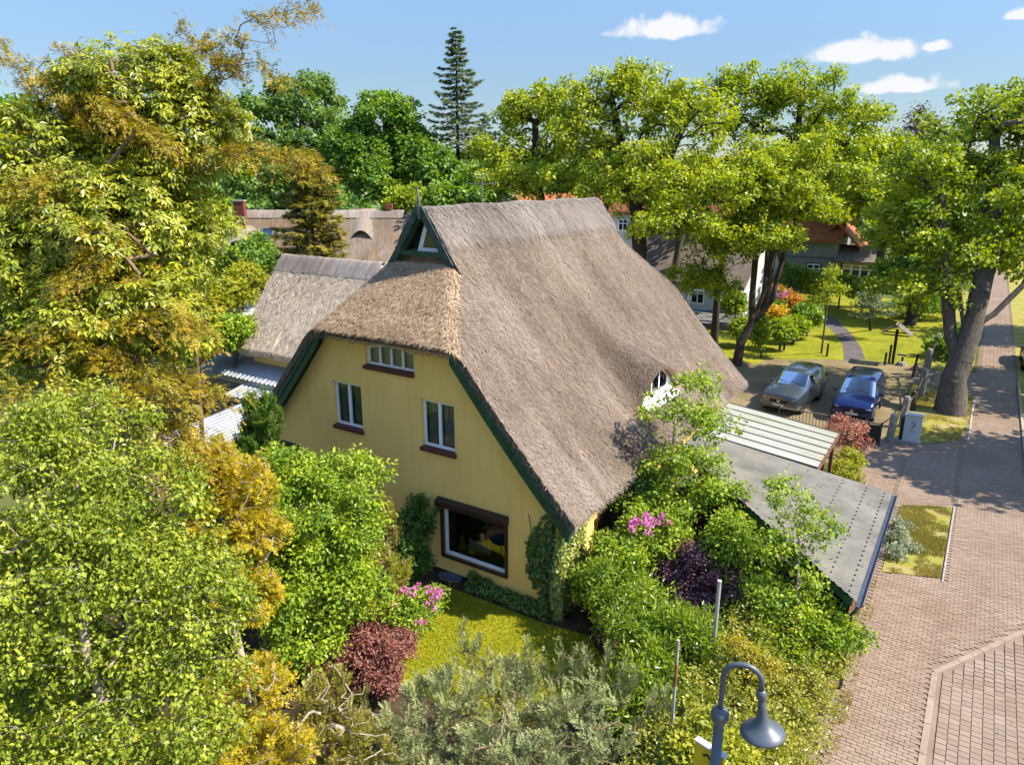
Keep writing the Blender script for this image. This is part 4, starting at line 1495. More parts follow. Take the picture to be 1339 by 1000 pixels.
# ------------------------------------------------------------------ trees behind and beside the house
GB = 'oaks beyond the far thatched roof'
broadleaf('oak_tree', 'dense dark green oak behind the far thatched house, next to the gold conifer', 'tree',
          [(-51.54,38.55,17.72,3.98,3.35), (-54.29,35.76,14.78,4.60,4.78), (-48.92,38.74,13.30,3.98,4.78), (-52.05,35.83,10.73,5.36,3.19)],
          440, 66, .8, .32, .27, LM['oak2'], rb=.5, rt=.03, seed=21, group=GB, bk='dark', tpl='d4')
broadleaf('oak_tree', 'mid green oak just left of the tall spruce, visible dark trunk inside', 'tree',
          [(-41.34,39.62,15.96,3.04,2.71), (-43.28,37.29,12.83,3.04,3.46), (-38.37,40.36,12.48,2.32,3.46), (-40.83,38.17,10.74,3.62,2.63)],
          440, 66, .75, .31, .26, LM['oak'], rb=.5, rt=.03, seed=22, group=GB, bk='dark')
broadleaf('oak_tree', 'green oak at the left picture edge behind the broadleaf tree', 'tree',
          [(-50.47,10.64,13.89,2.93,2.49), (-49.93,12.79,11.88,2.77,2.30)], 150, 70, .9, .38, .32, LM['oak'], rb=.4, rt=.03, seed=23, group=GB, bk='dark')
broadleaf('leafy_tree', 'yellow green small tree between the spruce and the gablet finial', 'tree',
          [(-35.51,34.71,8.64,1.61,1.39), (-34.44,35.53,9.03,1.21,1.39), (-36.18,33.90,7.54,1.07,0.98)], 110, 50, .55, .24, .2, LM['lime2'], rb=.15, rt=.015, seed=24)
broadleaf('leafy_tree', 'dark tree hiding the foot of the spruce behind the antenna', 'tree',
          [(-34.98,39.50,10.75,2.11,2.78), (-26.37,35.08,10.49,2.78,1.67), (-26.98,31.77,9.25,2.38,1.12)], 150, 70, .8, .34, .28, LM['oak'], rb=.3, rt=.03, seed=25, bk='dark')
conifer('spruce_tree', 'tall dark spruce rising above the ridge against the sky', (-35.72, 43.31, 0.0), 24.13, 7.0, 160, 230, .52, .34, LM['spruce'], seed=31, droop=.28, pw=.78, tipup=.22, rb=.35)
conifer('spruce_tree', 'second slimmer dark spruce half hidden behind the lime green tree', (-37.09, 49.8, 0.0), 17.32, 5.4, 110, 110, .52, .32, LM['spruce'], seed=32, droop=.3, tipup=.2, rb=.3)
conifer('cypress_tree', 'bushy olive green conifer between the two thatched roofs', (-20.84, 11.33, 0.0), 12.4, 3.4, 220, 130, .46, .26, LM['yewgold'], seed=33, droop=.22, tipup=.12, pw=.62, rb=.2)

GM = 'bright spring green trees behind the house'
broadleaf('maple_tree', 'lime green tree with open twiggy crown left of the roof end', 'tree',
          [(-17.46,27.47,14.84,2.06,2.04), (-16.13,28.57,15.55,1.86,1.73), (-18.90,25.65,12.25,2.06,1.73), (-15.28,28.16,12.72,2.15,2.14), (-15.95,24.60,10.85,2.81,1.07), (-18.69,26.67,14.84,1.17,1.02)],
          430, 36, .46, .19, .16, LM['lime'], rb=.3, rt=.02, seed=41, group=GM, bk='dark', shell=.12,
          trunks=[[(-15.52, 25.84, 0), (-15.94,26.21,8.25), (-16.95,26.68,11.55), (-17.39,27.36,14.37)]])
broadleaf('maple_tree', 'largest lime green tree with forked dark trunk behind the roof end', 'tree',
          [(-10.10,27.40,15.16,2.77,2.23), (-12.23,26.16,15.59,1.79,1.58), (-12.24,25.35,13.22,2.46,2.32), (-7.47,28.67,13.87,2.77,2.79), (-8.72,25.74,11.28,3.27,2.04), (-5.05,26.39,9.85,2.21,1.99), (-10.35,24.24,10.03,1.96,1.59), (-6.79,24.76,8.41,2.34,1.55)],
          760, 36, .46, .19, .16, LM['lime'], rb=.42, rt=.02, seed=42, group=GM, bk='dark', shell=.12, base=(-8.7, 24.5, 0),
          trunks=[[(-8.7, 24.5, 0), (-8.98,25.34,6.99), (-9.50,25.81,9.36), (-10.60,26.12,12.36), (-11.64,26.48,15.37)], [(-9.50,25.81,9.36), (-8.41,27.25,11.50), (-7.76,28.71,14.51)], [(-9.22,25.55,8.07), (-6.83,26.03,8.56), (-5.23,26.27,9.85)]])
broadleaf('maple_tree', 'slim dark stemmed tree growing beside the blue balustrade', 'tree',
          [(-5.74,29.94,7.02,2.11,1.85), (-6.69,29.74,4.63,1.82,1.59), (-4.81,31.08,8.60,1.87,1.46)],
          230, 38, .45, .19, .16, LM['lime2'], rb=.22, rt=.018, seed=43, group=GM, bk='dark', shell=.12, base=(-6.29, 32.31, 0.0),
          trunks=[[(-6.29, 32.31, 0.0), (-6.20,31.95,2.90), (-6.08,31.97,6.37), (-5.94,31.49,8.31)]])
broadleaf('maple_tree', 'tree with three bare dark stems on the gravel court', 'tree',
          [(-5.12,30.56,11.30,2.84,2.19), (-2.49,30.44,9.57,2.32,1.95), (-2.12,32.66,11.74,2.06,2.00), (-3.31,29.25,7.64,2.23,1.16), (-0.89,31.26,8.93,1.70,1.12)],
          540, 36, .46, .19, .16, LM['lime'], rb=.235, rt=.018, seed=44, group=GM, bk='dark', shell=.12, base=(-3.63, 28.48, 0),
          trunks=[[(-3.63, 28.48, 0), (-3.59,28.75,1.29), (-3.22,29.37,2.40), (-3.49,30.04,4.85), (-3.51,30.18,7.12), (-4.63,30.65,10.64)],
                  [(-3.22,29.37,2.40), (-2.79,30.10,4.43), (-2.94,30.40,6.68), (-2.70,31.46,9.32)],
                  [(-3.22,29.37,2.40), (-2.37,30.15,3.77), (-2.06,30.97,6.68), (-1.62,32.31,9.76)]])
broadleaf('maple_tree', 'tall bright green tree right of centre below the white clouds', 'tree',
          [(-4.26,41.57,16.45,3.09,2.32), (-7.16,39.68,16.45,2.45,2.10), (-8.86,38.40,15.94,1.92,1.99), (-1.53,42.74,14.66,2.66,2.10), (-6.17,39.63,14.40,2.55,2.49), (-2.51,41.31,12.36,3.46,2.49), (0.32,40.06,10.59,2.55,2.13)],
          640, 36, .52, .21, .18, LM['lime2'], rb=.30, rt=.022, seed=45, group=GM, bk='dark', shell=.12,
          trunks=[[(-4.73, 38.2, 0.0), (-4.50,38.53,8.01), (-4.17,39.97,11.59), (-4.30,41.63,16.71)]])
broadleaf('street_tree', 'big gnarled trunk street tree on the verge beside the lane', 'tree',
          [(7.42,30.78,13.46,2.87,2.31), (5.51,28.65,10.89,2.61,2.19), (9.04,29.46,10.17,2.79,2.40), (4.25,28.23,8.42,2.17,1.84), (7.36,28.18,7.80,3.02,1.65), (10.89,32.47,11.81,2.87,3.19), (5.93,26.56,5.80,2.27,1.10), (9.35,28.62,7.13,1.86,1.16)],
          960, 40, .46, .185, .16, LM['lime2'], rb=.54, rt=.016, seed=46, shell=.12, bk='grey', base=(7.76, 25.0, 0), low=.45,
          trunks=[[(7.76, 25.0, -.1), (7.63,25.26,1.66), (7.88,25.79,3.11), (8.02,26.25,4.17), (8.08,26.83,5.76), (8.19,28.36,8.56), (7.52,30.02,12.89)],
                  [(7.74,25.52,2.57), (7.20,25.88,3.57), (6.88,26.28,4.98), (6.23,26.96,7.47), (5.64,28.05,10.71)],
                  [(7.98,26.16,3.99), (8.80,26.70,4.74), (9.77,27.55,6.10), (10.50,29.25,8.60)],
                  [(7.82,25.88,3.46), (7.27,26.24,5.58), (5.82,26.20,6.77)]])
broadleaf('street_tree', 'shaded tree standing on the neighbour lawn beyond the shrine', 'tree',
          [(3.03,48.03,3.32,2.11,1.34), (4.30,49.30,4.61,2.34,1.70), (3.33,50.75,7.07,2.68,1.86)],
          300, 50, .7, .30, .26, LM['oak'], rb=.32, rt=.016, seed=47, bk='dark', base=(3.98, 48.2, 0),
          trunks=[[(3.98, 48.2, 0), (4.03,48.51,1.75), (3.25,49.07,4.86)]])
broadleaf('street_tree', 'yellowish green tree crown behind the gap below the third cloud', 'tree',
          [(0.31,55.43,12.01,3.51,2.39), (2.47,56.21,10.17,3.19,2.52), (-1.13,53.55,9.25,2.87,2.32)],
          300, 46, .8, .34, .3, LM['lime'], rb=.35, rt=.016, seed=48, group=GM)
broadleaf('half_dead_tree', 'sparse brownish half dead tree top against the sky', 'tree',
          [(1.08,64.57,15.48,1.83,2.05), (0.11,63.48,14.13,2.11,1.46), (2.71,65.28,14.47,1.83,1.75)], 170, 9, .7, .22, .16, LM['twig'], rb=.35, rt=.022, seed=49, shell=.2, bk='dark')
broadleaf('pine_tree', 'dark pine behind the half dead tree', 'tree',
          [(2.78,69.50,12.17,2.53,1.86)], 60, 60, .9, .36, .2, LM['spruce'], rb=.3, rt=.02, seed=50, bk='dark')
for k_, (lb_, a_) in enumerate((('mid green filler tree behind the roof left of the largest lime tree', [(-22.10,42.81,10.45,2.64,2.06), (-20.94,46.38,11.42,2.45,2.13)]),
                              ('mid green tree closing the gap behind the forked lime tree', [(-15.63,44.23,9.55,2.87,1.73), (-13.37,46.01,10.47,2.87,1.99)]),
                              ('mid green tree behind the three stemmed tree', [(-9.16,53.25,9.12,3.27,2.13), (-11.60,52.00,10.11,2.72,2.13)]),
                              ('mid green tree behind the tall bright green crown', [(-6.28,67.56,9.20,3.94,2.13), (-1.91,65.11,8.23,3.43,2.17)]),
                              ('mid green tree behind the antenna and ridge', [(-28.90,43.68,11.43,3.16,1.75), (-34.06,45.54,12.17,2.68,2.01)]))):
    broadleaf('leafy_tree', lb_, 'tree', a_, 240, 60, .8, .27, .23, LM['lime2'] if k_ % 2 else LM['oak'], rb=.3, rt=.02, seed=53 + k_, group=GM, shell=.2)
# trees across the lane, outside the picture, that shade it
for k_, (x, y, h, rr) in enumerate(((17.5, 21.0, 12.5, 4.0), (17.2, 34.5, 13, 4.2), (16.5, 50.0, 12, 4.0))):
    broadleaf('street_tree', ('leafy street tree across the lane whose shade falls by the utility box', 'leafy street tree across the lane shading the brick road beyond',
                              'leafy street tree across the lane far down the road')[k_], 'tree',
              [(x, y, h * .72, rr, 3.6), (x - 1.8, y - 1, h * .58, rr * .7, 2.4), (x + 1, y + 2, h * .6, rr * .7, 2.6)],
              200, 40, .8, .34, .3, LM['lime2'], rb=.35, rt=.02, seed=60 + k_, base=(x, y, 0))

for k_, (x, y, lb_) in enumerate(((-34, 2, 'oak on the meadow left of the broadleaf tree, nearest one'), (-48, 14, 'oak on the meadow left of the broadleaf tree, middle one'), (-30, -12, 'oak on the meadow at the far left edge'))):
    broadleaf('oak_tree', lb_, 'tree', [(x, y, 7.5, 4.2, 3.6), (x + 2, y + 1.5, 5.5, 3.2, 2.8), (x - 2, y - 1, 5.6, 3.2, 2.8)], 200, 50, .9, .36, .3, LM['oak'], rb=.35, rt=.03, seed=81 + k_, base=(x, y, 0), bk='dark')
# far wood along the horizon and village greenery: one mass
r_ = np.random.default_rng(77)
cs = []
for i in range(430):
    ang = r_.uniform(-34, 84)
    dd = r_.uniform(130, 330)
    a = RAD(33.04 + 90 - 0) ; th = RAD(90 + 33.04 - ang + 25)
    cs.append((8 + dd * math.cos(th), -14 + dd * math.sin(th), r_.uniform(5.5, 11.5) + dd * .008))
cs = np.array(cs)
idx = np.repeat(np.arange(len(cs)), 52)
od = unit(r_.normal(size=(len(idx), 3)))
rad = np.stack([np.full(len(cs), 4.2), np.full(len(cs), 4.2), cs[:, 2] * .55], 1)
pos = cs[idx] * np.array([1, 1, .62]) + od * rad[idx] * (r_.random(len(idx)) ** .4)[:, None]
leaves('far_wood', pos, od + r_.normal(0, .5, od.shape), unit(od + np.array([0, 0, .6])), 2.3, 2.0, 'd4', LM['oak2'], None, .5 * r_.random(len(idx)) + .5 * r_.random(len(cs))[idx], r_.random(len(idx)) * .3)
tag(bpy.context.scene.objects['far_wood'], 'distant belt of dark woodland along the horizon', 'wood', kind='stuff')


# ------------------------------------------------------------------ garden planting round the house
GARD = [0]


def pix_line(pts, n, spread, r):
    P = np.array(pts, float)
    seg = np.linalg.norm(np.diff(P, axis=0), axis=1)
    s_ = np.concatenate([[0], np.cumsum(seg)])
    u = r.random(n) * s_[-1]
    q = np.stack([np.interp(u, s_, P[:, k]) for k in range(3)], 1)
    k = np.clip(np.searchsorted(s_, u) - 1, 0, len(seg) - 1)
    d = unit(np.diff(P, axis=0))[k]
    off = r.normal(0, spread, (n, 3)) * np.array([1, 1, .45])
    return q + off, unit(d + unit(off) * .8)


# --- big broadleaf tree on the left with drooping rosettes
r1 = np.random.default_rng(101)
lob = [(-7.27,-5.12,12.67,1.44,1.10), (-8.26,-6.23,11.29,1.47,1.33), (-6.30,-4.85,11.59,1.15,1.41), (-6.78,-6.20,10.01,1.79,1.37), (-5.69,-5.67,9.49,0.70,0.97),
       (-7.79,-7.59,9.31,1.13,1.57), (-6.26,-6.89,8.44,1.59,1.10), (-5.38,-6.19,8.11,0.61,0.80), (-7.07,-7.90,7.76,1.12,0.93), (-10.05,-7.73,10.29,1.28,1.83)]
o = thing('broadleaf_tree', 'huge olive green tree with drooping leaf rosettes at the left edge', 'tree', (-7.4, -6.2, 0))
tg, dd = lobes_points(lob, 2300, r1, .45, .5)
A, par, cnt, tips = grow([[(-7.4, -6.2, 0), (-7.4, -6.1, 4), (-7.3, -6.0, 8.5), (-7.3, -5.6, 12.2)]], tg, r1)
wood('trunk', A, par, cnt, .38, .012, BARK['brown'], o, .012)
rosette_leaves(tg, dd, r1, 8, .34, 6, .155, .060, LM['chestnut'], o, droop=.55)

# --- tan conifer whose long limbs hang through the big tree
r1 = np.random.default_rng(102)
lines = [([(-5.51,-4.31,13.15), (-4.67,-4.21,13.99), (-3.96,-3.96,14.11), (-3.19,-3.70,14.12)], 60, .16),
         ([(-5.37,-4.24,13.78), (-5.82,-4.61,13.56), (-6.40,-4.76,14.22)], 26, .12),
         ([(-5.71,-4.99,12.23), (-5.42,-4.45,13.27), (-5.82,-4.53,13.78)], 70, .22),
         ([(-5.59,-5.17,11.50), (-4.29,-4.80,11.56), (-3.41,-4.53,11.41), (-2.64,-4.35,11.17)], 110, .20),
         ([(-5.39,-4.49,13.12), (-4.35,-4.30,13.13), (-3.63,-4.20,12.78)], 34, .15),
         ([(-7.20,-6.33,12.63), (-6.10,-6.26,12.17), (-4.87,-6.16,11.57)], 75, .18),
         ([(-8.21,-6.62,12.23), (-8.42,-6.92,13.20), (-8.84,-7.09,13.49)], 50, .2),
         ([(-7.77,-5.82,13.00), (-8.17,-6.12,13.63)], 26, .15),
         ([(-6.97,-6.42,11.92), (-7.87,-6.66,12.92), (-7.74,-7.19,12.59)], 50, .2),
         ([(-6.59,-7.10,10.64), (-6.69,-7.52,11.06), (-6.64,-8.12,10.66)], 60, .22),
         ([(-5.69,-6.95,10.10), (-5.88,-7.52,10.26), (-4.93,-7.56,9.77)], 60, .2),
         ([(-4.96,-7.09,9.03), (-5.34,-7.63,9.61), (-5.51,-8.40,9.15)], 55, .22),
         ([(-4.80,-7.41,8.53), (-3.96,-7.00,8.83), (-3.05,-6.87,8.22)], 60, .2),
         ([(-4.68,-7.60,7.73), (-3.35,-7.28,7.57), (-2.57,-7.10,7.38)], 80, .2),
         ([(-4.93,-7.72,7.86), (-5.29,-8.36,8.50), (-5.59,-8.99,8.31)], 70, .22),
         ([(-4.66,-8.22,7.32), (-4.84,-8.94,7.74), (-5.12,-9.43,7.55)], 50, .2),
         ([(-3.94,-7.85,7.06), (-2.85,-7.52,6.68)], 70, .2),
         ([(-4.23,-8.18,7.38), (-3.42,-7.79,7.69), (-2.62,-7.67,7.25)], 70, .2),
         ([(-3.36,-8.13,6.56), (-2.77,-7.84,6.31), (-2.41,-7.56,6.44)], 60, .18)]
T_, D_2 = [], []
for (pts, n, sp) in lines:
    a, d = pix_line(pts, int(n * .68), sp * 1.4, r1); T_.append(a); D_2.append(d)
    a, d = pix_line(pts, int(n * .2), sp * .6, r1); T_.append(a); D_2.append(d)
plume('tan_conifer', 'tall conifer with orange tan drooping sprays hanging through the broadleaf tree', 'tree', [(0, 0, 0, 1, 1)], 0, 19, .36, .145, .085, LM['tan'],
      rb=.055, rt=.003, bk='brown', seed=103, base=(-8.0, -4.4, 0), droop=.55, upw=.0, spread=1.0, targets=(np.concatenate(T_), np.concatenate(D_2)),
      trunks=[[(-8.0, -4.4, 0), (-7.8, -4.4, 4), (-7.6, -4.3, 9), (-7.2, -4.2, 13.0)]], thick=.10, tone_tip=1.0)

# --- birch in the near left corner
r1 = np.random.default_rng(104)
broadleaf('birch_tree', 'birch with pale slender trunk and small glossy leaves in the lower left', 'tree',
          [(-3.63,-9.09,7.21,0.91,0.78), (-3.42,-9.92,6.52,0.98,1.32), (-2.25,-9.06,6.10,1.11,1.16), (-2.21,-9.98,5.15,1.45,1.28), (-1.01,-9.13,4.98,0.79,1.11), (-2.25,-10.95,4.20,0.96,1.00), (-0.70,-10.01,3.99,1.06,0.94), (-3.93,-11.02,5.36,1.01,1.86), (-0.85,-10.91,3.10,1.53,0.85)],
          1650, 38, .24, .070, .048, LM['birch'], rb=.085, rt=.004, tpl='d4', flat=.9, droop=.7, bk='birch', seed=105, shell=.5, base=(-1.3, -10.4, 0),
          trunks=[[(-1.3, -10.4, 0), (-1.45, -10.3, 3.2), (-1.68,-10.41,4.71), (-2.09,-10.14,5.52), (-2.49,-9.94,6.16), (-3.18,-9.24,7.34)]], up=.5, low=.7)

broadleaf('garden_shrub', 'shaded green undergrowth below and behind the birch', 'shrub',
          [(-5.56,-9.54,3.74,1.25,1.58), (-3.95,-8.72,3.08,1.25,1.30), (-4.24,-10.11,2.44,1.30,1.22), (-2.76,-8.99,2.18,1.06,0.96), (-5.27,-8.34,4.52,1.30,0.90)],
          420, 36, .30, .10, .07, LM['shrub'], rb=.06, rt=.005, tpl='d4', seed=130, base=(-3.6, -8.6, 0), low=.4)

# --- gold and green conifers along the left bed
plume('gold_conifer', 'golden yellow feathery conifer between the birch and the green shrub', 'conifer',
      [(-2.65,-6.96,5.74,0.66,0.60), (-2.20,-7.21,4.90,0.57,0.71), (-2.68,-7.47,5.03,0.65,0.85), (-1.89,-7.78,4.08,0.63,0.69), (-3.30,-7.07,5.92,0.56,0.58), (-3.87,-7.13,6.12,0.50,0.45)],
      600, 18, .32, .155, .095, LM['gold'], seed=106, bk='pale', droop=.35, upw=.15, spread=.95, base=(-1.9, -7.6, 0), thick=.09)
plume('gold_conifer', 'spreading golden conifer filling the bottom edge left of the dark juniper', 'conifer',
      [(-0.73,-8.55,3.24,0.70,0.63), (-0.90,-9.30,2.84,0.82,0.61), (-0.04,-8.81,2.61,0.59,0.61), (-1.67,-10.29,2.87,0.68,0.35), (0.14,-9.35,2.16,0.90,0.59)],
      600, 18, .30, .145, .09, LM['gold'], seed=107, bk='pale', droop=.25, upw=.3, spread=.95, base=(-.6, -8.6, 0), thick=.08)
plume('green_juniper', 'dark green arching juniper at the bottom beside the golden conifer', 'conifer',
      [(-0.48,-7.27,2.16,0.64,0.63), (-0.29,-7.98,1.91,0.64,0.60), (0.32,-7.36,1.82,0.58,0.61), (0.29,-8.07,1.28,1.00,0.52)],
      460, 24, .34, .15, .065, LM['yewgold'], seed=108, bk='pale', droop=.2, upw=.9, spread=.6, base=(-.5, -6.8, 0))
broadleaf('large_shrub', 'tall fresh green shrub in front of the left gable wall', 'shrub',
          [(-4.00,-3.41,4.19,0.94,0.68), (-4.27,-4.28,3.59,1.10,1.01), (-3.39,-3.61,3.15,0.80,1.02), (-5.15,-4.13,4.28,0.76,0.66), (-3.45,-4.91,2.38,1.02,0.97), (-2.98,-4.24,2.00,0.70,0.73), (-3.41,-5.48,1.36,0.84,0.70), (-4.41,-5.31,3.04,0.60,1.06)],
          760, 46, .27, .092, .06, LM['shrub'], rb=.07, rt=.004, tpl='d4', flat=.8, droop=.3, bk='brown', seed=109, shell=.45, base=(-3.9, -4.0, 0), low=.6)
broadleaf('yellow_shrub', 'loose yellow green shrub left of the large green one', 'shrub',
          [(-7.03,-3.74,3.53,0.55,0.41), (-7.55,-3.99,3.77,0.55,0.37), (-6.09,-3.80,3.36,0.50,0.44)], 150, 40, .26, .10, .05, LM['yellowgreen'], rb=.05, rt=.004, tpl='d4', seed=110, droop=.4)
plume('small_conifer', 'lime green feathery conifer shrub beside the orange dwarf conifer', 'conifer',
      [(-3.33,-2.99,1.97,0.67,0.74), (-3.34,-3.42,1.45,0.56,0.48), (-2.90,-2.80,1.70,0.41,0.58)], 300, 12, .26, .11, .055, LM['yellowgreen'], seed=111, droop=.1, upw=.7, spread=.8)
plume('slim_juniper', 'thin upright grey green juniper against the shaded gable', 'conifer',
      [(-3.92,-1.95,2.50,0.20,0.86), (-4.11,-1.94,2.88,0.16,0.54), (-3.76,-1.91,2.31,0.16,0.70)], 110, 14, .32, .10, .04, LM['yewgold'], seed=112, upw=2.2, spread=.4)
plume('dwarf_conifer', 'small orange dwarf conifer beside the pink flowers', 'conifer',
      [(-2.80,-3.08,1.41,0.19,0.39), (-2.78,-3.15,1.18,0.22,0.23)], 70, 12, .16, .08, .04, LM['orange'], seed=113, upw=1.2, spread=.6)
plume('dwarf_conifer', 'low golden mound below the orange dwarf conifer', 'conifer',
      [(-2.78,-3.62,1.23,0.43,0.23), (-2.94,-3.97,1.26,0.25,0.19)], 90, 10, .16, .08, .05, LM['gold'], seed=114, upw=.6, spread=.9)
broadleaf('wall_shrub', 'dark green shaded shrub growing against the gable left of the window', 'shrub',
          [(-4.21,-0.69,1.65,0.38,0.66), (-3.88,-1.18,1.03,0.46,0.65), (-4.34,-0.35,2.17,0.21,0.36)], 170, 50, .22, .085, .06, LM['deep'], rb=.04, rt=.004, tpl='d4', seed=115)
plume('columnar_yew', 'narrow upright dark green yew at the left corner of the gable', 'conifer',
      [(-8.84,-2.09,4.19,0.44,1.19), (-8.45,-1.80,4.27,0.37,1.09), (-8.55,-2.14,3.47,0.61,0.68), (-8.97,-2.38,3.58,0.39,0.64)], 500, 19, .30, .14, .095, LM['yew'], seed=116, upw=2.0, spread=.55, shell=.55, base=(-9.9, -1.9, 0))
broadleaf('barberry_bush', 'purple brown barberry bush below the pink flowers', 'shrub',
          [(-2.79,-4.28,0.78,0.81,0.48), (-3.28,-4.89,0.66,0.66,0.40), (-2.04,-4.08,0.66,0.52,0.47), (-1.81,-4.71,0.55,0.50,0.38)], 420, 46, .19, .062, .045, LM['purple'], rb=.04, rt=.004, tpl='d4', seed=117, base=(-2.6, -4.3, 0), low=.6)
o = broadleaf('rose_bush', 'bush of pink flowers in front of the picture window', 'shrub',
              [(-2.32,-2.94,0.91,0.56,0.50), (-2.45,-3.47,1.06,0.43,0.41), (-2.28,-2.40,0.95,0.34,0.32)], 170, 38, .2, .08, .055, LM['shrub'], rb=.03, rt=.004, tpl='d4', seed=118)
r1 = np.random.default_rng(119)
c, d = lobes_points([(-2.25,-3.06,1.15,0.62,0.50), (-2.18,-2.52,1.16,0.37,0.31), (-2.78,-3.08,1.36,0.37,0.19)], 40, r1, .92, .0)
blooms(o, c, r1, 14, .06, .06, LM['pinkf'])

# --- silvery juniper across the front
r1 = np.random.default_rng(120)
lob = [(1.99,-5.29,1.81,1.25,0.69), (0.95,-5.96,1.81,0.86,0.58), (2.93,-4.70,1.75,0.86,0.63), (0.61,-6.73,1.65,0.67,0.56), (2.32,-6.15,1.57,1.56,0.61), (3.79,-4.73,1.45,0.56,0.47), (1.65,-7.18,1.28,1.51,0.65), (3.55,-5.94,1.28,1.26,0.59)]
tg, dd = lobes_points(lob, 620, r1, .55, .35)
sp = np.array([(0.88,-5.08,3.08), (1.35,-4.95,2.56), (2.46,-4.18,2.72), (2.17,-4.67,2.55), (3.12,-3.57,2.50), (2.84,-3.98,2.56), (3.66,-3.54,2.28), (0.72,-5.65,2.44), (0.39,-5.92,2.28), (4.27,-3.51,1.94), (4.03,-3.98,1.75), (1.81,-5.14,2.57), (-0.20,-6.62,2.08), (1.12,-5.00,2.83), (1.91,-4.52,2.76), (2.29,-4.44,2.62), (2.70,-4.03,2.67), (3.46,-3.63,2.39), (0.80,-5.41,2.62), (4.08,-3.61,2.01), (1.75,-4.79,2.62)])
sp2 = np.repeat(sp, 7, 0) - np.tile(np.linspace(0, .7, 7), len(sp))[:, None] * np.array([[.15, -.1, .95]]) + r1.normal(0, .05, (len(sp) * 7, 3))
tg = np.concatenate([tg, sp2]); dd = np.concatenate([dd * np.array([1, 1, .5]), np.tile(np.array([[.1, 0, 1.6]]), (len(sp2), 1)) + r1.normal(0, .35, (len(sp2), 3))])
plume('silver_juniper', 'wide silvery green juniper with upright tips along the bottom of the lawn', 'conifer', lob, 0, 32, .42, .13, .064, LM['juniper'], rb=.05, rt=.004, bk='brown', seed=121,
      base=(1.2, -5.4, 0), upw=.75, spread=.75, targets=(tg, dd), thick=.07)

# --- right hand border
broadleaf('laurel_shrub', 'glossy green laurel bush right of the lawn', 'shrub',
          [(2.84,-0.71,1.24,0.91,0.80), (1.78,-0.08,1.45,0.78,0.69), (3.62,-1.27,1.00,0.91,0.83), (3.27,-2.07,0.79,0.81,0.76), (3.84,-0.76,1.36,0.71,0.59), (3.28,-2.87,0.60,0.62,0.65), (4.20,-2.73,0.74,0.76,0.71)],
          620, 40, .26, .13, .042, LM['laurel'], rb=.05, rt=.005, tpl='d4', flat=.9, droop=-.25, seed=122, shell=.5, base=(2.6, -.6, 0), up=.4, low=.5)
o = broadleaf('rhododendron', 'pink flowering bush by the side window of the house', 'shrub',
              [(1.39,1.21,1.64,0.83,0.74), (1.85,2.11,1.92,0.73,0.76), (1.25,0.20,1.12,0.57,0.72), (0.88,2.80,2.16,0.51,0.44)], 330, 44, .25, .11, .055, LM['shrub'], rb=.05, rt=.005, tpl='d4', seed=123, base=(1.6, 1.7, 0))
r1 = np.random.default_rng(124)
c, d = lobes_points([(2.03,1.50,2.35,0.51,0.41), (1.80,1.39,2.45,0.39,0.32)], 17, r1, .9, .0)
blooms(o, c, r1, 22, .085, .075, LM['pinkf'])
broadleaf('smoke_bush', 'dark plum purple shrub behind the grey metal pole', 'shrub',
          [(3.34,1.83,1.19,0.87,0.81), (2.60,1.90,1.36,0.59,0.70), (4.12,1.53,0.98,0.64,0.66), (3.34,0.75,0.91,0.67,0.50)], 340, 46, .22, .085, .06, LM['plum'], rb=.05, rt=.005, tpl='d4', seed=125, base=(3.2, 2.6, 0), low=.6)
broadleaf('young_tree', 'slender young tree with light crown standing before the dormer', 'tree',
          [(1.32,4.49,4.45,1.05,1.00), (1.12,3.64,3.07,0.60,0.63), (2.08,3.89,3.08,0.98,0.89), (1.74,2.89,2.24,0.83,0.65), (2.19,4.95,4.14,0.65,0.59), (2.98,3.55,2.53,0.74,0.73), (1.56,5.54,5.26,0.67,0.46)],
          330, 22, .27, .095, .075, LM['shrub'], rb=.05, rt=.004, tpl='lobe', seed=126, bk='pale', shell=.25, base=(2.63, 0.55, 0.0), low=.5, up=.9,
          trunks=[[(2.63, 0.55, 0.0), (2.20,1.87,0.56), (1.84,2.88,2.04), (1.46,3.86,3.41), (1.27,4.56,4.77)]])
broadleaf('young_tree', 'slim young tree rising through the grey corrugated roof edge', 'tree',
          [(5.06,2.09,3.75,0.61,0.63), (5.63,2.04,3.25,0.60,0.62), (5.08,1.29,2.84,0.59,0.62), (5.80,1.32,2.27,0.55,0.54), (5.50,0.69,1.73,0.75,0.60)],
          190, 20, .22, .08, .06, LM['shrub'], rb=.035, rt=.004, tpl='lobe', seed=127, bk='pale', shell=.25, base=(5.84, 0.34, 0.0), low=.6, up=.9,
          trunks=[[(5.84, 0.34, 0.0), (5.77,0.44,1.20), (5.50,1.35,2.55), (5.21,2.22,3.84)]])
broadleaf('garden_shrub', 'mixed green shrub in front of the garage between the young trees', 'shrub',
          [(4.12,2.29,1.76,0.80,0.68), (4.86,1.38,1.32,0.83,0.64), (3.68,2.65,2.21,0.70,0.57), (5.84,0.80,1.40,0.85,0.64), (6.45,0.94,1.36,0.57,0.52), (5.35,0.16,1.20,0.67,0.52)],
          420, 44, .24, .092, .06, LM['shrub'], rb=.05, rt=.005, tpl='d4', seed=128, base=(4.6, 2.5, 0), low=.5)
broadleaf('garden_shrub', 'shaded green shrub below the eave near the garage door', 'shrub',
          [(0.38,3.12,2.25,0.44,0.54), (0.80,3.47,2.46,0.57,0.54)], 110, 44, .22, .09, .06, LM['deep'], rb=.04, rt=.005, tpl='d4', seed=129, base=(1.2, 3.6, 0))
GH = 'privet hedge plants along the footway'
HEDGE = []
r1 = np.random.default_rng(131)
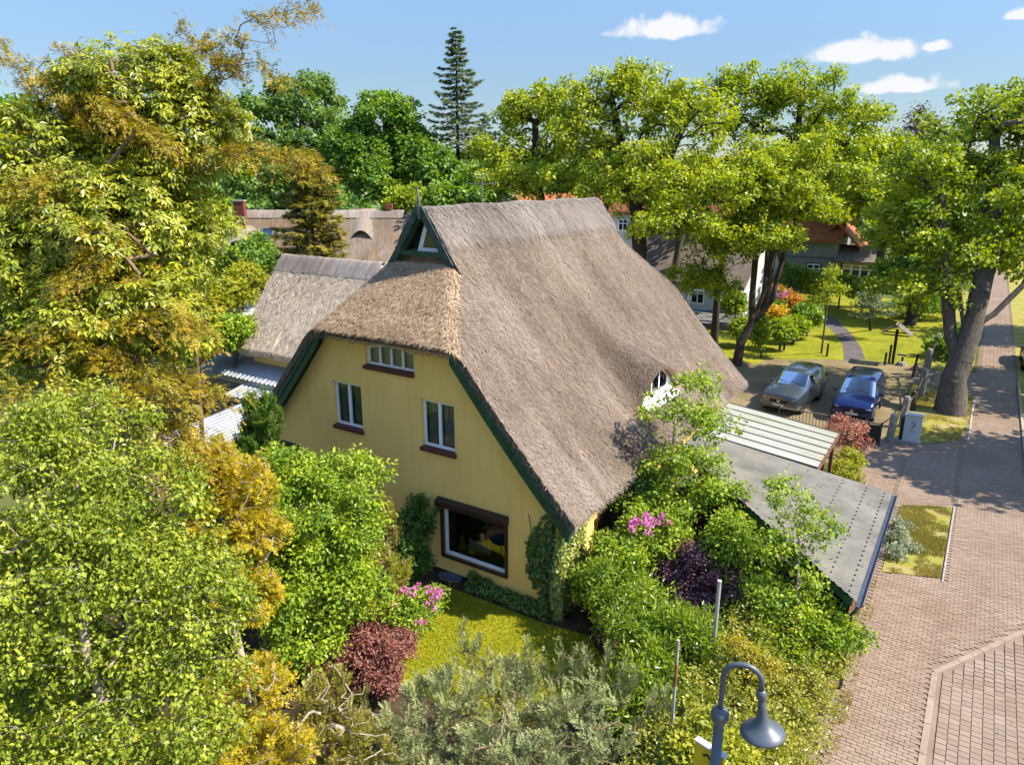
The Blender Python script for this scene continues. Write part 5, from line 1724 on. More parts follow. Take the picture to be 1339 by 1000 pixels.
for k_ in range(11):
    y = -7.0 + k_ * .98
    nm = ('nearest the street lamp', 'second from the street lamp', 'third from the street lamp', 'fourth from the street lamp', 'fifth from the street lamp', 'sixth from the street lamp',
          'seventh from the street lamp', 'fifth from the garage corner', 'fourth from the garage corner', 'third from the garage corner', 'second from the garage corner')[k_]
    if k_ < 4:
        hp = broadleaf('privet_hedge_plant', 'clipped yellowish privet plant of the footway hedge, ' + nm, 'hedge',
                       [(5.55, y, .85, 1.28, .95), (6.15, y + .2, .75, .72, .85), (4.9, y - .1, .95, .85, .9)], 200, 40, .21, .07, .042, LM['privet'], rb=.05, rt=.005, tpl='d4', flat=.9, droop=-.1,
                       seed=140 + k_, shell=.6, base=(5.6, y, 0), group=GH, low=.3)
        HEDGE.append(hp)
    else:
        hp = copy_tree(HEDGE[(k_ * 3 + 1) % 4])
        hp.location = (5.6 - .03 * max(0, k_ - 7), y, 0)
        s_ = 1.0 + .05 * math.sin(k_ * 2.1)
        hp.scale = (1.0 - .03 * max(0, k_ - 7), s_, .96 + .06 * math.cos(k_ * 1.7))
        hp['label'] = 'clipped yellowish privet plant of the footway hedge, ' + nm
broadleaf('golden_privet', 'bright yellow green shrub at the foot of the street lamp', 'shrub',
          [(5.22,-3.96,1.73,0.48,0.44), (5.64,-4.22,1.60,0.51,0.40), (5.09,-4.54,1.73,0.31,0.27)], 150, 34, .2, .085, .07, LM['yellowgreen'], rb=.03, rt=.004, tpl='d4', seed=133, up=1.0)
broadleaf('orange_shrub', 'orange tinged shoots standing out of the hedge', 'shrub',
          [(4.91,-1.38,1.87,0.31,0.19), (5.46,-1.36,1.63,0.34,0.22)], 46, 30, .15, .06, .03, LM['gold'], rb=.02, rt=.004, tpl='d4', seed=134)
r1 = np.random.default_rng(135)
broadleaf('red_leaf_shrub', 'shrub with pinkish red young leaves at the carport corner', 'shrub',
          [(4.58,14.38,1.78,0.70,0.49), (4.35,14.04,1.22,0.41,0.37), (5.11,14.31,1.29,0.41,0.36)], 95, 26, .2, .085, .05, LM['redtip'], rb=.05, rt=.006, tpl='d4', seed=136, base=(5.15, 12.9, 0))
broadleaf('garden_shrub', 'yellow green shrub under the red leaved one', 'shrub',
          [(4.94,12.39,0.69,0.55,0.58), (4.91,13.21,1.00,0.40,0.41)], 90, 36, .2, .085, .055, LM['yellowgreen'], rb=.03, rt=.004, tpl='d4', seed=137, base=(5.2, 11.9, 0))
for k_, (x, y, s_) in enumerate(((7.1, 8.1, .30), (7.05, 9.1, .36), (7.1, 10.1, .30), (7.4, 8.8, .22))):
    broadleaf('silver_herb', 'grey green woolly herb on the verge, ' + ('nearest one', 'second and largest one', 'farthest one', 'small one towards the kerb')[k_], 'plant',
              [(x, y, s_ * .7, s_ * .9, s_ * .9), (x - .2, y + .3, s_ * .5, s_ * .5, s_ * .6)], 30, 20, .12, .11, .03, LM['silver'], rb=.015, rt=.003, tpl='d4', seed=150 + k_, group='grey herbs on the verge')

# --- ivy
def ivy(label, quads, n, mat, L, seed, stems=None):
    """quads: list of (origin, u, v, normal, density fn)"""
    r = np.random.default_rng(seed)
    o = thing('ivy', label, 'ivy', tuple(quads[0][0][:2]) + (0,))
    P_, N_ = [], []
    for (og, uu, vv, nn, fn, w) in quads:
        m = int(n * w)
        a, b = r.random(m * 3), r.random(m * 3)
        k = r.random(m * 3) < fn(a, b); a, b = a[k][:m], b[k][:m]
        dep_ = r.random(len(a)) ** 2 * .16 + .02
        P_.append(np.array(og) + np.outer(a, uu) + np.outer(b, vv) + np.outer(dep_, nn)); N_.append(np.tile(nn, (len(a), 1)))
    P = np.concatenate(P_); N = np.concatenate(N_).astype(float); m = len(P)
    ax = unit(np.array([0, 0, -.75]) + r.normal(0, .5, (m, 3)) + N * .35)
    nr = unit(N + r.normal(0, .35, (m, 3)) + np.array([0, 0, .35]))
    Ls = L * r.uniform(.6, 1.3, m)
    b = MB()
    for s_ in (stems or []):
        b.tube(s_, .012, 4)
    if stems:
        b.build('stem', BARK['brown'], o)
    leaves('foliage', P, ax, nr, Ls, Ls * .85, 'o6', mat, o, r.random(m), r.random(m) * .4)
    return o


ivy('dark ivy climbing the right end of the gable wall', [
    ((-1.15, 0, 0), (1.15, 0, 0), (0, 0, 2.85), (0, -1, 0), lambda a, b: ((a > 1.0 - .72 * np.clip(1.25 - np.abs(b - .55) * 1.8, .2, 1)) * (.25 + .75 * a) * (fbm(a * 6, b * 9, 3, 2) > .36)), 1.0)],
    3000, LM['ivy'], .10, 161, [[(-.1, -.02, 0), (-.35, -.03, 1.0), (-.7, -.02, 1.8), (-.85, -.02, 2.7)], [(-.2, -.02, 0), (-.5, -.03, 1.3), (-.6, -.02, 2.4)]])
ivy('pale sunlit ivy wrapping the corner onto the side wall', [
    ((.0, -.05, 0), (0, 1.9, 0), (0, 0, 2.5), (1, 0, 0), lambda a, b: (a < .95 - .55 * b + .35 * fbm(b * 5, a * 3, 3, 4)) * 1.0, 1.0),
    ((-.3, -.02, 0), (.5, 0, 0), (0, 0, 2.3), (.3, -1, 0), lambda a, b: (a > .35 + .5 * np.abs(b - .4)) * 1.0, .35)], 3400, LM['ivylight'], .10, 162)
ivy('low dark ivy along the foot of the wall under the picture window', [
    ((-2.7, -.02, 0), (2.6, 0, 0), (0, 0, 1.0), (0, -1, 0), lambda a, b: (b < .15 + .55 * fbm(a * 7, a * 2, 3, 6) * (1.15 - .75 * a)) * 1.0, 1.0),
    ((-2.7, -.32, .02), (2.6, 0, 0), (0, .3, .22), (0, -.6, .8), lambda a, b: .9 + 0 * a, .8)], 2200, LM['ivy'], .10, 163)
ivy('thin ivy shoot reaching up left of the picture window', [
    ((-4.5, -.02, 1.0), (.75, 0, 1.35), (.12, 0, .02), (0, -1, 0), lambda a, b: (fbm(a * 8, b, 2, 8) > .35) * 1.0, 1.0),
    ((-4.9, -.02, 0), (.7, 0, 0), (0, 0, 1.6), (0, -1, 0), lambda a, b: (a < .9 - .3 * b) * 1.0, 4.0)], 260, LM['ivy'], .09, 164, [[(-4.6, -.02, .3), (-4.4, -.02, 1.1), (-3.75, -.02, 2.36)]])

# --- bushes between the left hand buildings
broadleaf('garden_shrub', 'light green bush beside the far chimney', 'shrub',
          [(-29.03,10.16,8.00,1.36,1.59), (-26.26,9.00,6.60,1.42,1.26), (-27.65,8.17,6.80,1.21,1.68)], 220, 50, .5, .19, .15, LM['shrub'], rb=.12, rt=.012, seed=171)
broadleaf('garden_shrub', 'yellow green bush left of the annex gable', 'shrub',
          [(-21.10,5.89,5.84,1.33,0.80), (-21.18,7.26,6.37,0.87,0.68), (-21.00,4.60,5.50,1.09,0.85)], 210, 50, .4, .16, .12, LM['yellowgreen'], rb=.1, rt=.012, seed=172)
broadleaf('garden_shrub', 'fresh green bush behind the white corrugated roofs', 'shrub',
          [(-18.33,3.55,4.62,1.15,0.73), (-17.57,4.15,4.93,0.64,0.53), (-18.44,2.21,4.54,0.93,0.83)], 200, 50, .38, .15, .11, LM['shrub'], rb=.1, rt=.012, seed=173)
broadleaf('garden_shrub', 'dark shaded bush under the far thatched house', 'shrub',
          [(-25.50,11.76,5.96,0.94,1.06), (-29.61,14.26,6.57,1.22,1.07)], 110, 50, .45, .18, .14, LM['oak'], rb=.1, rt=.012, seed=174)

# --- neighbour garden planting
NG = 'shrubs of the neighbouring garden'
broadleaf('azalea_bush', 'bright yellow flowering bush beside the three stemmed tree', 'shrub',
          [(-4.22,38.93,1.40,0.89,0.75), (-4.74,38.72,1.77,0.55,0.58)], 70, 40, .38, .16, .12, LM['yellow'], rb=.06, rt=.01, seed=181, group=NG)
broadleaf('azalea_bush', 'orange yellow bush behind the bright yellow one', 'shrub',
          [(-3.82,42.99,1.63,1.17,0.73), (-4.87,43.69,2.03,0.72,0.74)], 70, 40, .42, .17, .13, LM['orange'], rb=.06, rt=.01, seed=182, group=NG)
o = broadleaf('lilac_bush', 'green bush with magenta blossom near the blue veranda', 'shrub',
              [(-5.25,43.40,1.92,0.83,0.87), (-4.27,41.39,1.42,0.52,0.60)], 60, 40, .4, .17, .13, LM['oak'], rb=.06, rt=.01, seed=183, group=NG)
r1 = np.random.default_rng(184)
c, d = lobes_points([(-4.99,42.43,2.19,0.82,0.85)], 14, r1, .9, .0)
blooms(o, c, r1, 12, .22, .16, LM['magenta'])
for k_, (a, lb_) in enumerate((([(-6.12,52.95,2.45,1.77,1.28)], 'large round green shrub before the grey plank house'), ([(-4.11,52.84,1.94,1.21,0.98)], 'round green shrub under the plank house window'),
                               ([(-1.98,53.03,2.08,1.32,0.96)], 'green shrub left of the glazed porch'), ([(0.00,51.81,2.00,1.40,0.80)], 'low shrub before the glazed porch'),
                               ([(-2.15,40.32,1.51,0.77,0.69), (-1.32,38.32,1.36,0.64,0.55)], 'dark round shrub at the bend of the garden path'), ([(-2.10,36.55,1.30,0.63,0.43)], 'small pale shrub beside the garden path'),
                               ([(-2.39,33.90,1.37,0.60,0.52)], 'small green shrub below the yellow bush'), ([(6.96,37.29,0.72,1.05,0.80), (7.73,39.19,1.20,0.69,0.71)], 'green bush beside the granite posts near the lane'),
                               ([(4.87,52.15,1.00,1.85,1.16), (2.84,53.30,0.96,1.28,0.93)], 'shrubs in the shade behind the lawn tree'), ([(-4.64,33.64,1.26,0.72,0.74), (-5.80,34.58,2.56,0.73,1.08)], 'small bush below the blue balustrade'))):
    broadleaf('garden_shrub', lb_, 'shrub', a, 90, 50, .45, .18, .14, LM['shrub' if k_ in (1, 2, 5, 6, 9) else 'oak'], rb=.06, rt=.012, seed=190 + k_, group=NG)
broadleaf('garden_shrub', 'narrow green shrub on a short stem beside the gravel court', 'shrub',
          [(-2.81,30.00,1.62,0.47,0.78), (-2.84,30.29,2.52,0.37,0.49)], 70, 44, .3, .13, .1, LM['shrub'], rb=.05, rt=.01, seed=201, base=(-2.9, 31.24, 0.0))
broadleaf('sapling', 'staked young tree with thin stem on the neighbour lawn', 'tree',
          [(0.32,32.99,4.41,0.84,0.78), (0.43,33.34,5.22,0.56,0.58), (0.07,32.61,3.78,0.56,0.49)], 70, 22, .32, .13, .1, LM['lime'], rb=.05, rt=.008, seed=202, base=(0.07, 34.63, 0.0),
          trunks=[[(0.07, 34.63, 0.0), (0.22,33.61,2.79), (0.30,33.10,4.77)]])
broadleaf('layered_pine', 'small pine with flat layered branches on the neighbour lawn', 'tree',
          [(1.94,40.83,2.49,1.06,0.28), (1.38,40.22,1.77,0.74,0.22), (2.48,40.97,1.87,0.85,0.22), (1.75,40.92,3.10,0.64,0.22)], 80, 44, .4, .16, .06, LM['spruce'], rb=.08, rt=.012, seed=203, flat=.4, bk='dark', base=(1.69, 44.32, 0.0))

# --- grass on the lawn and verges
def grass(name, poly, n, L, mat, seed, z=.01, dens=None):
    r = np.random.default_rng(seed)
    P = np.array(poly); lo, hi = P.min(0), P.max(0)
    x = r.uniform(lo[0], hi[0], n * 3); y = r.uniform(lo[1], hi[1], n * 3)
    k = inside(x, y, poly)
    if dens is not None:
        k &= r.random(len(x)) < dens(x, y)
    x, y = x[k][:n], y[k][:n]; m = len(x)
    ax = np.stack([r.normal(0, .5, m), r.normal(0, .5, m), np.ones(m)], 1)
    tn = fbm(x * .8, y * .8, 3, seed)
    leaves(name, np.stack([x, y, np.full(m, z)], 1), ax, unit(r.normal(size=(m, 3)) * np.array([1, 1, .2])), L * r.uniform(.5, 1.3, m), .018 * r.uniform(.7, 1.5, m), 'tri', mat, None, .5 * r.random(m) + .5 * tn, np.clip(tn * 1.6 - .6, 0, 1) * r.random(m))


grass('lawn_grass', FRONT_LAWN, 26000, .055, LM['grass'], 211)
pd = lambda x, y: np.clip(fbm(x * 1.1, y * 1.1, 4, 31) * 3.0 - 1.15, 0, 1)
grass('verge_grass', VERGE1, 22000, .085, LM['dry'], 212, .05, pd)
grass('verge_grass', VERGE2, 16000, .09, LM['dry'], 213, .05, pd)
grass('verge_grass', [(10.7, 8), (12.5, 8), (12.5, 34), (10.7, 34)], 6000, .1, LM['grass'], 214, .012)
grass('verge_grass', VERGE3, 6000, .11, LM['grass'], 215, .05)
grass('verge_grass', NLAWN1, 9000, .09, LM['grass'], 216, .012)
grass('verge_grass', NLAWN2, 12000, .09, LM['grass'], 217, .012)
grass('hedge_weeds', [(6.7, -4), (7.05, -4), (7.0, 4), (6.75, 7)], 1500, .12, LM['dry'], 218, .02, lambda x, y: np.clip(fbm(x * 2, y * 1.6, 3, 12) * 2.6 - 1, 0, 1))
_gl = {'lawn_grass': 'short sunny grass of the lawn below the gable', 'hedge_weeds': 'dry weeds between hedge and footway', 'verge_grass': 'patchy grass beside the garage gutter',
       'verge_grass.001': 'patchy grass round the gnarled street tree', 'verge_grass.002': 'grass on the far side of the lane', 'verge_grass.003': 'grass strip between granite posts and lane',
       'verge_grass.004': 'grass left of the curved garden path', 'verge_grass.005': 'grass right of the curved garden path'}
for k_, l_ in _gl.items():
    tag(bpy.data.objects[k_], l_, 'grass', kind='stuff')
print('TRIANGLES in foliage', NTRI[0])

def litter(name, label, n, xr, yr, zf, keep, seed, mat):
    r = np.random.default_rng(seed)
    x = r.uniform(*xr, n); y = r.uniform(*yr, n); k = keep(x, y) & (r.random(n) < np.clip(fbm(x * .9, y * .9, 3, seed) * 3 - 1.1, .05, 1)); x, y = x[k], y[k]; m = len(x)
    P = np.stack([x, y, zf(x) + .004 + r.random(m) * .01], 1)
    a = r.random(m) * 6.28
    o = leaves(name, P, np.stack([np.cos(a), np.sin(a), r.uniform(-.05, .25, m)], 1), unit(np.array([0, 0, 1.]) + r.normal(0, .2, (m, 3))), r.uniform(.03, .075, m), r.uniform(.02, .045, m), 'o6', mat, None, r.random(m), r.random(m) * .5)
    return tag(o, label, 'leaf litter', kind='stuff')


litter('fallen_leaves', 'scattered dry leaves and bits lying on the brick footway and lane', 900, (6.9, 10.5), (-2, 30), lambda x: np.full(len(x), .036), lambda x, y: x > 6.9, 301, LM['dry'])
litter('fallen_leaves', 'dry leaves lying on the grey corrugated garage roof', 420, (1.3, 6.7), (1.2, 7.3), lambda x: 2.34 + (6.75 - x) * .115 + .05, lambda x, y: y > np.interp(x, [1.05, 2.4, 3.45, 6.78], [5.9, 4.55, 3.72, .90]) + .1, 302, LM['twig'])


# ------------------------------------------------------------------ buildings around
def loft_thatch(name, parent, cx, cy, rz, Lr, hw, zr, ze, hip0, hip1, mat, amp=.04, step=.14, seed=5, ridge_mat=None, cap_split=None, over=.0):
    """thatched roof: local x along the ridge (half length Lr), hips run out by hip0/hip1 at the ends"""
    ca, sa = math.cos(rz), math.sin(rz)
    k = (zr - ze) / hw
    xs = np.arange(-Lr - hip0, Lr + hip1 + 1e-6, step)
    ys = np.arange(-hw, hw + 1e-6, step)
    X, Y = np.meshgrid(xs, ys, indexing='ij')
    Z = zr + .1 - k * np.sqrt(Y ** 2 + .02)
    if hip0 > .01:
        Z = smin(Z, zr - (zr - ze) / hip0 * (-Lr - X), .4)
    if hip1 > .01:
        Z = smin(Z, zr - (zr - ze) / hip1 * (X - Lr), .4)
    n = fbm(X * 3.2, Y * 1.9, 4, seed) - .5
    n2 = fbm(X * .8, Y * .6, 3, seed + 3) - .5
    Z = Z + amp * 2.2 * n + amp * 1.6 * n2

    def wv(X, Y, Z):
        return np.stack([cx + X * ca - Y * sa, cy + X * sa + Y * ca, Z], -1).reshape(-1, 3)
    nx, ny = X.shape
    I = (np.arange(nx - 1)[:, None] * ny + np.arange(ny - 1)[None, :]).ravel()
    Q = np.stack([I, I + ny, I + ny + 1, I + 1], 1)
    at = {'su': X.ravel(), 'sv': np.abs(Y).ravel() * 1.5, 'stain': np.clip(fbm(X * .5, Y * .5, 3, seed + 7) * 1.8 - .9, 0, .6).ravel()}
    o = np_mesh(name, wv(X, Y, Z), Q, mat, parent, at, True)
    # thickness round the eaves
    edge = [(i, 0) for i in range(nx)] + [(nx - 1, j) for j in range(ny)] + [(i, ny - 1) for i in range(nx - 1, -1, -1)] + [(0, j) for j in range(ny - 1, -1, -1)]
    ex = np.array([X[e] for e in edge]); ey = np.array([Y[e] for e in edge]); ez = np.array([Z[e] for e in edge])
    V = np.concatenate([wv(ex, ey, ez), wv(ex * .985, ey * .985, ez - .28), wv(ex * .9, ey * .9, ez - .1)])
    m = len(ex)
    Q = [(a * m + i, a * m + i + 1, (a + 1) * m + i + 1, (a + 1) * m + i) for a in (0, 1) for i in range(m - 1)]
    np_mesh('thatch_edge', V, Q, mat, o, {'su': np.tile(np.arange(m) * step, 3), 'sv': np.repeat([0, .3, .6], m), 'stain': np.full(3 * m, .3)}, False)
    if ridge_mat:
        segs = [(-Lr, Lr)] if cap_split is None else [(-Lr, cap_split - .04), (cap_split + .04, Lr)]
        for (a, b) in segs:
            xs = np.arange(a, b + 1e-6, step / 1.5); ys = np.linspace(-.62, .62, 15)
            X, Y = np.meshgrid(xs, ys, indexing='ij')
            Z = zr + .20 - k * np.sqrt(Y ** 2 + .02) + .05 * (fbm(X * 5, Y * 2, 3, seed) - .5)
            nx, ny = X.shape
            I = (np.arange(nx - 1)[:, None] * ny + np.arange(ny - 1)[None, :]).ravel()
            np_mesh('ridge_cap', wv(X, Y, Z), np.stack([I, I + ny, I + ny + 1, I + 1], 1), ridge_mat, o, {'su': X.ravel(), 'sv': np.abs(Y).ravel(), 'stain': np.zeros(X.size)}, True)
    return o


# --- annex with its own thatched roof, set across the main house
an = thing('thatched_annex', 'lower annex with pale thatched roof joining the left side of the house', 'house', (-14, 6.7, 0))
AX0, AX1, AY = -17.6, -9.5, 6.72
loft_thatch('roof', an, (AX0 + AX1) / 2, AY, 0, (AX1 - AX0) / 2, 2.86, 7.80, 4.12, 0, 0, M['thatch_pale'], .085, .07, 6, M['thatch_ridge'], cap_split=1.9)
n = 16000
x = rng.uniform(AX0, AX1, n); y = AY - rng.uniform(.5, 2.84, n); z = 7.9 - (AY - y) * (3.68 / 2.86)
P = np.stack([x, y, z + rng.uniform(0, .05, n)], 1)
ax = unit(np.stack([rng.normal(0, .3, n), np.full(n, -.62), np.full(n, -.72)], 1) + np.array([0, -.5, .4]) * rng.uniform(0, .35, n)[:, None])
L = rng.uniform(.1, .26, n)[:, None]
V = np.stack([P - [.012, 0, 0], P + [.012, 0, 0], P + ax * L], 1).reshape(-1, 3)
o = np_mesh('loose_reed', V, np.arange(3 * n).reshape(-1, 3), M['straw_pale'], an, {'rnd': np.repeat(rng.random(n), 3)}); o['kind'] = 'stuff'
b = MB(); b.box((-13.6, AY, 2.1), (7.4, 4.6, 4.2)); b.build('wall', M['render'], an)

# --- white corrugated lean-to roofs
def corrugated(name, parent, x0, x1, ya, za, yb, zb, mat, pitch=.19, amp=.022, sheets=4, trap=True):
    """ribs run from (ya,za) down to (yb,zb); one object per sheet"""
    w = (x1 - x0) / sheets
    for i in range(sheets):
        n = int(w / pitch) * 8 + 1
        xs = np.linspace(x0 + i * w - .03, x0 + (i + 1) * w, n)
        ph = (xs / pitch) % 1
        zz = amp * (np.clip(np.abs(ph - .5) * 6 - 1, 0, 1) * -2 + 1) if trap else amp * np.sin(2 * math.pi * xs / pitch)
        zz = zz + (i % 2) * .006
        V = [(x, ya, za + q) for x, q in zip(xs, zz)] + [(x, yb, zb + q) for x, q in zip(xs, zz)] + \
            [(x, yb, zb + q - .012) for x, q in zip(xs, zz)]
        F = [(k, k + 1, n + k + 1, n + k) for k in range(n - 1)] + [(n + k, n + k + 1, 2 * n + k + 1, 2 * n + k) for k in range(n - 1)]
        b = MB(); b.add(V, F); b.build(name, mat, parent)


GL = 'white corrugated lean-to roofs'
for k_, (x0, x1, ya, za, yb, zb, lb_, sh) in enumerate(((-19.6, -12.0, 5.3, 3.85, 3.25, 3.12, 'upper white corrugated lean-to roof directly below the annex eave', 5),
                                                       (-16.6, -11.8, 3.3, 2.92, 2.35, 2.72, 'narrow middle white corrugated roof stepped below the upper one', 3),
                                                       (-15.6, -11.3, 2.5, 2.52, -2.4, 2.05, 'lowest and longest white corrugated roof behind the columnar yew', 3))):
    t_ = thing('lean_to', lb_, 'lean-to', ((x0 + x1) / 2, (ya + yb) / 2, 0), 0, GL)
    corrugated('roof_sheet', t_, x0, x1, ya, za, yb, zb, M['zinc_white'], sheets=sh, pitch=.26, amp=.02)
    b = MB(); b.box(((x0 + x1) / 2, yb + .05, zb - .14), (x1 - x0, .05, .20)); b.build('fascia', M['metal_grey'], t_)
    b = MB(); b.box(((x0 + x1) / 2, (ya + yb) / 2 + .1, zb / 2 - .13), (x1 - x0 - .2, abs(ya - yb) - .3, zb - .26)); b.build('wall', M['wood_grey'], t_)
t_ = thing('porch_roof', 'small dark flat porch roof on the left end of the gable', 'canopy', (-9.9, -.4, 2.6))
b = MB(); b.prism([(-10.6, -.85, 2.45), (-10.6, .0, 2.72), (-10.6, .0, 2.80), (-10.6, -.85, 2.53)], (1.15, 0, 0)); b.build('roof_panel', M['metal_dark'], t_, bevel=.01)
for x in (-10.55, -9.5):
    b = MB(); b.bar((x, -.75, 2.46), (x, -.01, 2.2), .04, .04); b.build('bracket', M['metal_dark'], t_)

# --- far thatched house
fh = thing('far_thatched_house', 'long thatched house with red brick chimney behind the annex', 'house', (-36.69, 26.53, 0.0))
FX, FY = -36.69, 26.53
fr = loft_thatch('roof', fh, FX, FY, RAD(33), 6.6, 4.6, 8.45, 3.0, 2.2, 3.6, M['thatch'], .05, .2, 9, M['thatch_ridge'])


def FL(x, y, z):
    ca, sa = math.cos(RAD(33)), math.sin(RAD(33))
    return Vector((FX + x * ca - y * sa, FY + x * sa + y * ca, z))


RZ33 = Matrix.Rotation(RAD(33), 3, 'Z')
b = MB(); b.box(FL(0, 0, 1.6), (16, 7.6, 3.2), RZ33); b.build('wall', M['plaster_white'], fh)
b = MB(); b.box(FL(-6.1, -.9, 7.9), (.75, .6, 2.6), RZ33); co = b.build('chimney', M['brick_red'], fh, bevel=.02)
b = MB(); b.box(FL(-6.1, -.9, 9.22), (.85, .7, .10), RZ33); b.build('chimney_cap', M['concrete'], co)
b = MB(); b.box(FL(5.4, 0, 8.75), (.5, .4, .4), RZ33); b.build('ridge_vent', M['tile_red'], fh)
# skylight, proud of the reed
sl = Matrix.Rotation(RAD(33), 3, 'Z') @ Matrix.Rotation(math.atan2(5.45, 4.6), 3, 'X')
b = MB(); b.box(FL(-3.9, -1.7, 8.55 - 1.7 * 5.45 / 4.6 + .12), (.95, 1.3, .16), sl); so_ = b.build('skylight', M['metal_grey'], fh, bevel=.02)
b = MB(); b.box(FL(-3.9, -1.76, 8.55 - 1.7 * 5.45 / 4.6 + .21), (.72, 1.05, .03), sl); b.build('pane', M['glass_dark'], so_)
for (xe, lab) in ((-5.9, 'left'), (3.4, 'right')):
    ye = -2.3 if xe < 0 else -1.5
    zs = 8.5 - abs(ye) * 5.45 / 4.6
    us = np.linspace(-1, 1, 21)
    ew_, eh_ = (1.5, .95) if xe < 0 else (.95, .72)
    hood = [(xe + u * ew_, ye - .35, zs - .42 + eh_ * max(0, 1 - u * u) ** 1.3) for u in us]
    back = [(xe + u * ew_, ye + 1.7, zs + 1.7 * 1.02 + .12) for u in us]
    V = [FL(*p) for p in hood + back]
    b = MB(); b.add(V, [(i, i + 1, 22 + i, 21 + i) for i in range(20)]); hd = b.build('eyebrow_hood', M['hood'], fh, smooth=True)
    V = [FL(p[0], p[1] + .2, p[2] - .08) for p in hood] + [FL(p[0], p[1] + .2, zs - .55) for p in hood]
    b = MB(); b.add(V, [(i, i + 1, 22 + i, 21 + i) for i in range(20)]); b.build('eyebrow_window', M['glass_dark'], hd)
    V = [FL(p[0] * .995, p[1] + .26, p[2] - .08) for p in hood] + [FL(p[0], p[1] + .26, zs - .55) for p in hood]
    b = MB(); b.add(V, [(i, i + 1, 22 + i, 21 + i) for i in range(20)]); b.build('dark_backing', M['interior'], hd)  # dark sheet standing in for the loft space behind the glass
    V = [FL(*p) for p in hood] + [FL(p[0], p[1] + .06, p[2] - .16) for p in hood]
    b = MB(); b.add(V, [(i, i + 1, 22 + i, 21 + i) for i in range(20)]); b.build('hood_edge', M['wood_dark'], hd)
t_ = thing('flat_shed', 'small shed with white flat roof and red fascia left of the annex', 'shed', (-21.39, 6.59, 0.0))
SXx, SYy, SZz = (-21.39,6.59,4.81)
b = MB(); b.box((SXx, SYy, SZz + .05), (3.4, 2.0, .12), RZ33); b.build('roof_panel', M['plaster_white'], t_, bevel=.01)
b = MB(); b.box((SXx + .45, SYy - .70, SZz - .15), (3.2, .1, .26), RZ33); b.build('fascia', M['tile_orange'], t_)
b = MB(); b.box((SXx, SYy, SZz / 2 - .1), (3.1, 1.7, SZz - .2), RZ33); b.build('wall', M['brick_red'], t_)


# --- houses further off
def simple_house(name, label, cx, cy, rz, lx, ly, ze, zr, wall, roofm, wins=(), group=None, thick=.22, chim=False):
    h = thing(name, label, 'house', (cx, cy, 0), rz, group)
    b = MB()
    b.add([(-lx / 2, -ly / 2, 0), (lx / 2, -ly / 2, 0), (lx / 2, ly / 2, 0), (-lx / 2, ly / 2, 0), (-lx / 2, -ly / 2, ze), (lx / 2, -ly / 2, ze), (lx / 2, ly / 2, ze), (-lx / 2, ly / 2, ze),
           (-lx / 2, 0, zr - .1), (lx / 2, 0, zr - .1)], [(0, 1, 5, 4), (2, 3, 7, 6), (3, 0, 4, 8, 7), (1, 2, 6, 9, 5)])
    b.build('wall', wall, h, local=True)
    for s_ in (-1, 1):
        e = .45; k = (zr - ze) / (ly / 2)
        p = [(-lx / 2 - .35, 0, zr + .02), (-lx / 2 - .35, s_ * (ly / 2 + e), ze - e * k + .02)]
        b = MB(); b.prism([p[0], p[1], (p[1][0], p[1][1], p[1][2] + thick), (p[0][0], p[0][1], p[0][2] + thick)], (lx + .7, 0, 0))
        b.build('roof_slope', roofm, h, local=True)
    if chim:
        b = MB(); b.box((lx * .2, .3, zr + .4), (.6, .6, 1.6)); b.build('chimney', M['brick_red'], h, local=True)
    for (x, z, w_, hh, mull) in wins:
        y = -ly / 2 - .03
        b = MB(); b.box((x, y, z), (w_ + .16, .08, hh + .16)); wf = b.build('window', M['black'] if mull == 3 else M['white'], h, local=True)
        k = 2 if mull else 1
        for i in range(k):
            for j in range(2):
                b = MB(); b.box((x - w_ / 2 + (i + .5) * w_ / k, y - .045, z - hh / 2 + (.33 if j == 0 else .83) * hh), (w_ / k - .10, .02, hh * (.60 if j == 0 else .26))); b.build('pane', M['interior'], wf, local=True)
    return h


VG = 'village houses glimpsed through the trees'
simple_house('village_house', 'house with brown roof and pale wall behind the three stemmed tree', -13.2, 49.5, RAD(-6), 11.5, 9.5, 2.6, 6.9, M['plaster_white'], M['roof_brown'], ((2, 1.4, 1.1, 1.2, 2), (-2, 1.4, 1.1, 1.2, 2)), VG, .3)
simple_house('village_house', 'house with orange red roof peeping over the thatched ridge', -36.0, 63.0, RAD(38), 11, 9, 5.2, 9.1, M['plaster_white'], M['tile_orange'], ((0, 4, 1, 1.2, 2), (3, 4, 1, 1.2, 2)), VG, .2, True)
simple_house('village_house', 'house with pale gable and brown roof beside the antenna', -42.5, 60.5, RAD(120), 9, 8, 6.6, 10.9, M['plaster_white'], M['tile_red'], ((0, 6, 1, 1.2, 2),), VG, .2)
simple_house('village_house', 'red roofed house seen inside the largest lime green crown', -30.0, 70.0, RAD(20), 9, 9, 7.2, 11.2, M['plaster_white'], M['tile_red'], ((0, 5.5, 1, 1.2, 2),), VG, .2)
simple_house('village_house', 'house with red roof and white wall between the two central crowns', -22.5, 74.0, RAD(8), 9, 9, 6.8, 10.8, M['plaster_white'], M['tile_red'], ((0, 5.5, 1, 1.2, 2), (2.5, 5.5, 1, 1.2, 2)), VG, .2)
simple_house('village_house', 'white house with orange tiled roof behind the plank house', -14.0, 84.0, RAD(5), 10, 9, 4.6, 8.0, M['plaster_white'], M['tile_orange'], ((0, 3, 1, 1.2, 2), (3, 3, 1, 1.2, 2), (-3, 3, 1, 1.2, 2)), VG, .2)
simple_house('village_house', 'low white house beyond the annex and dark oaks', -52.0, 62.0, RAD(60), 9, 8, 6.2, 9.6, M['plaster_white'], M['roof_brown'], ((0, 4, 1, 1.2, 2),), VG, .2)

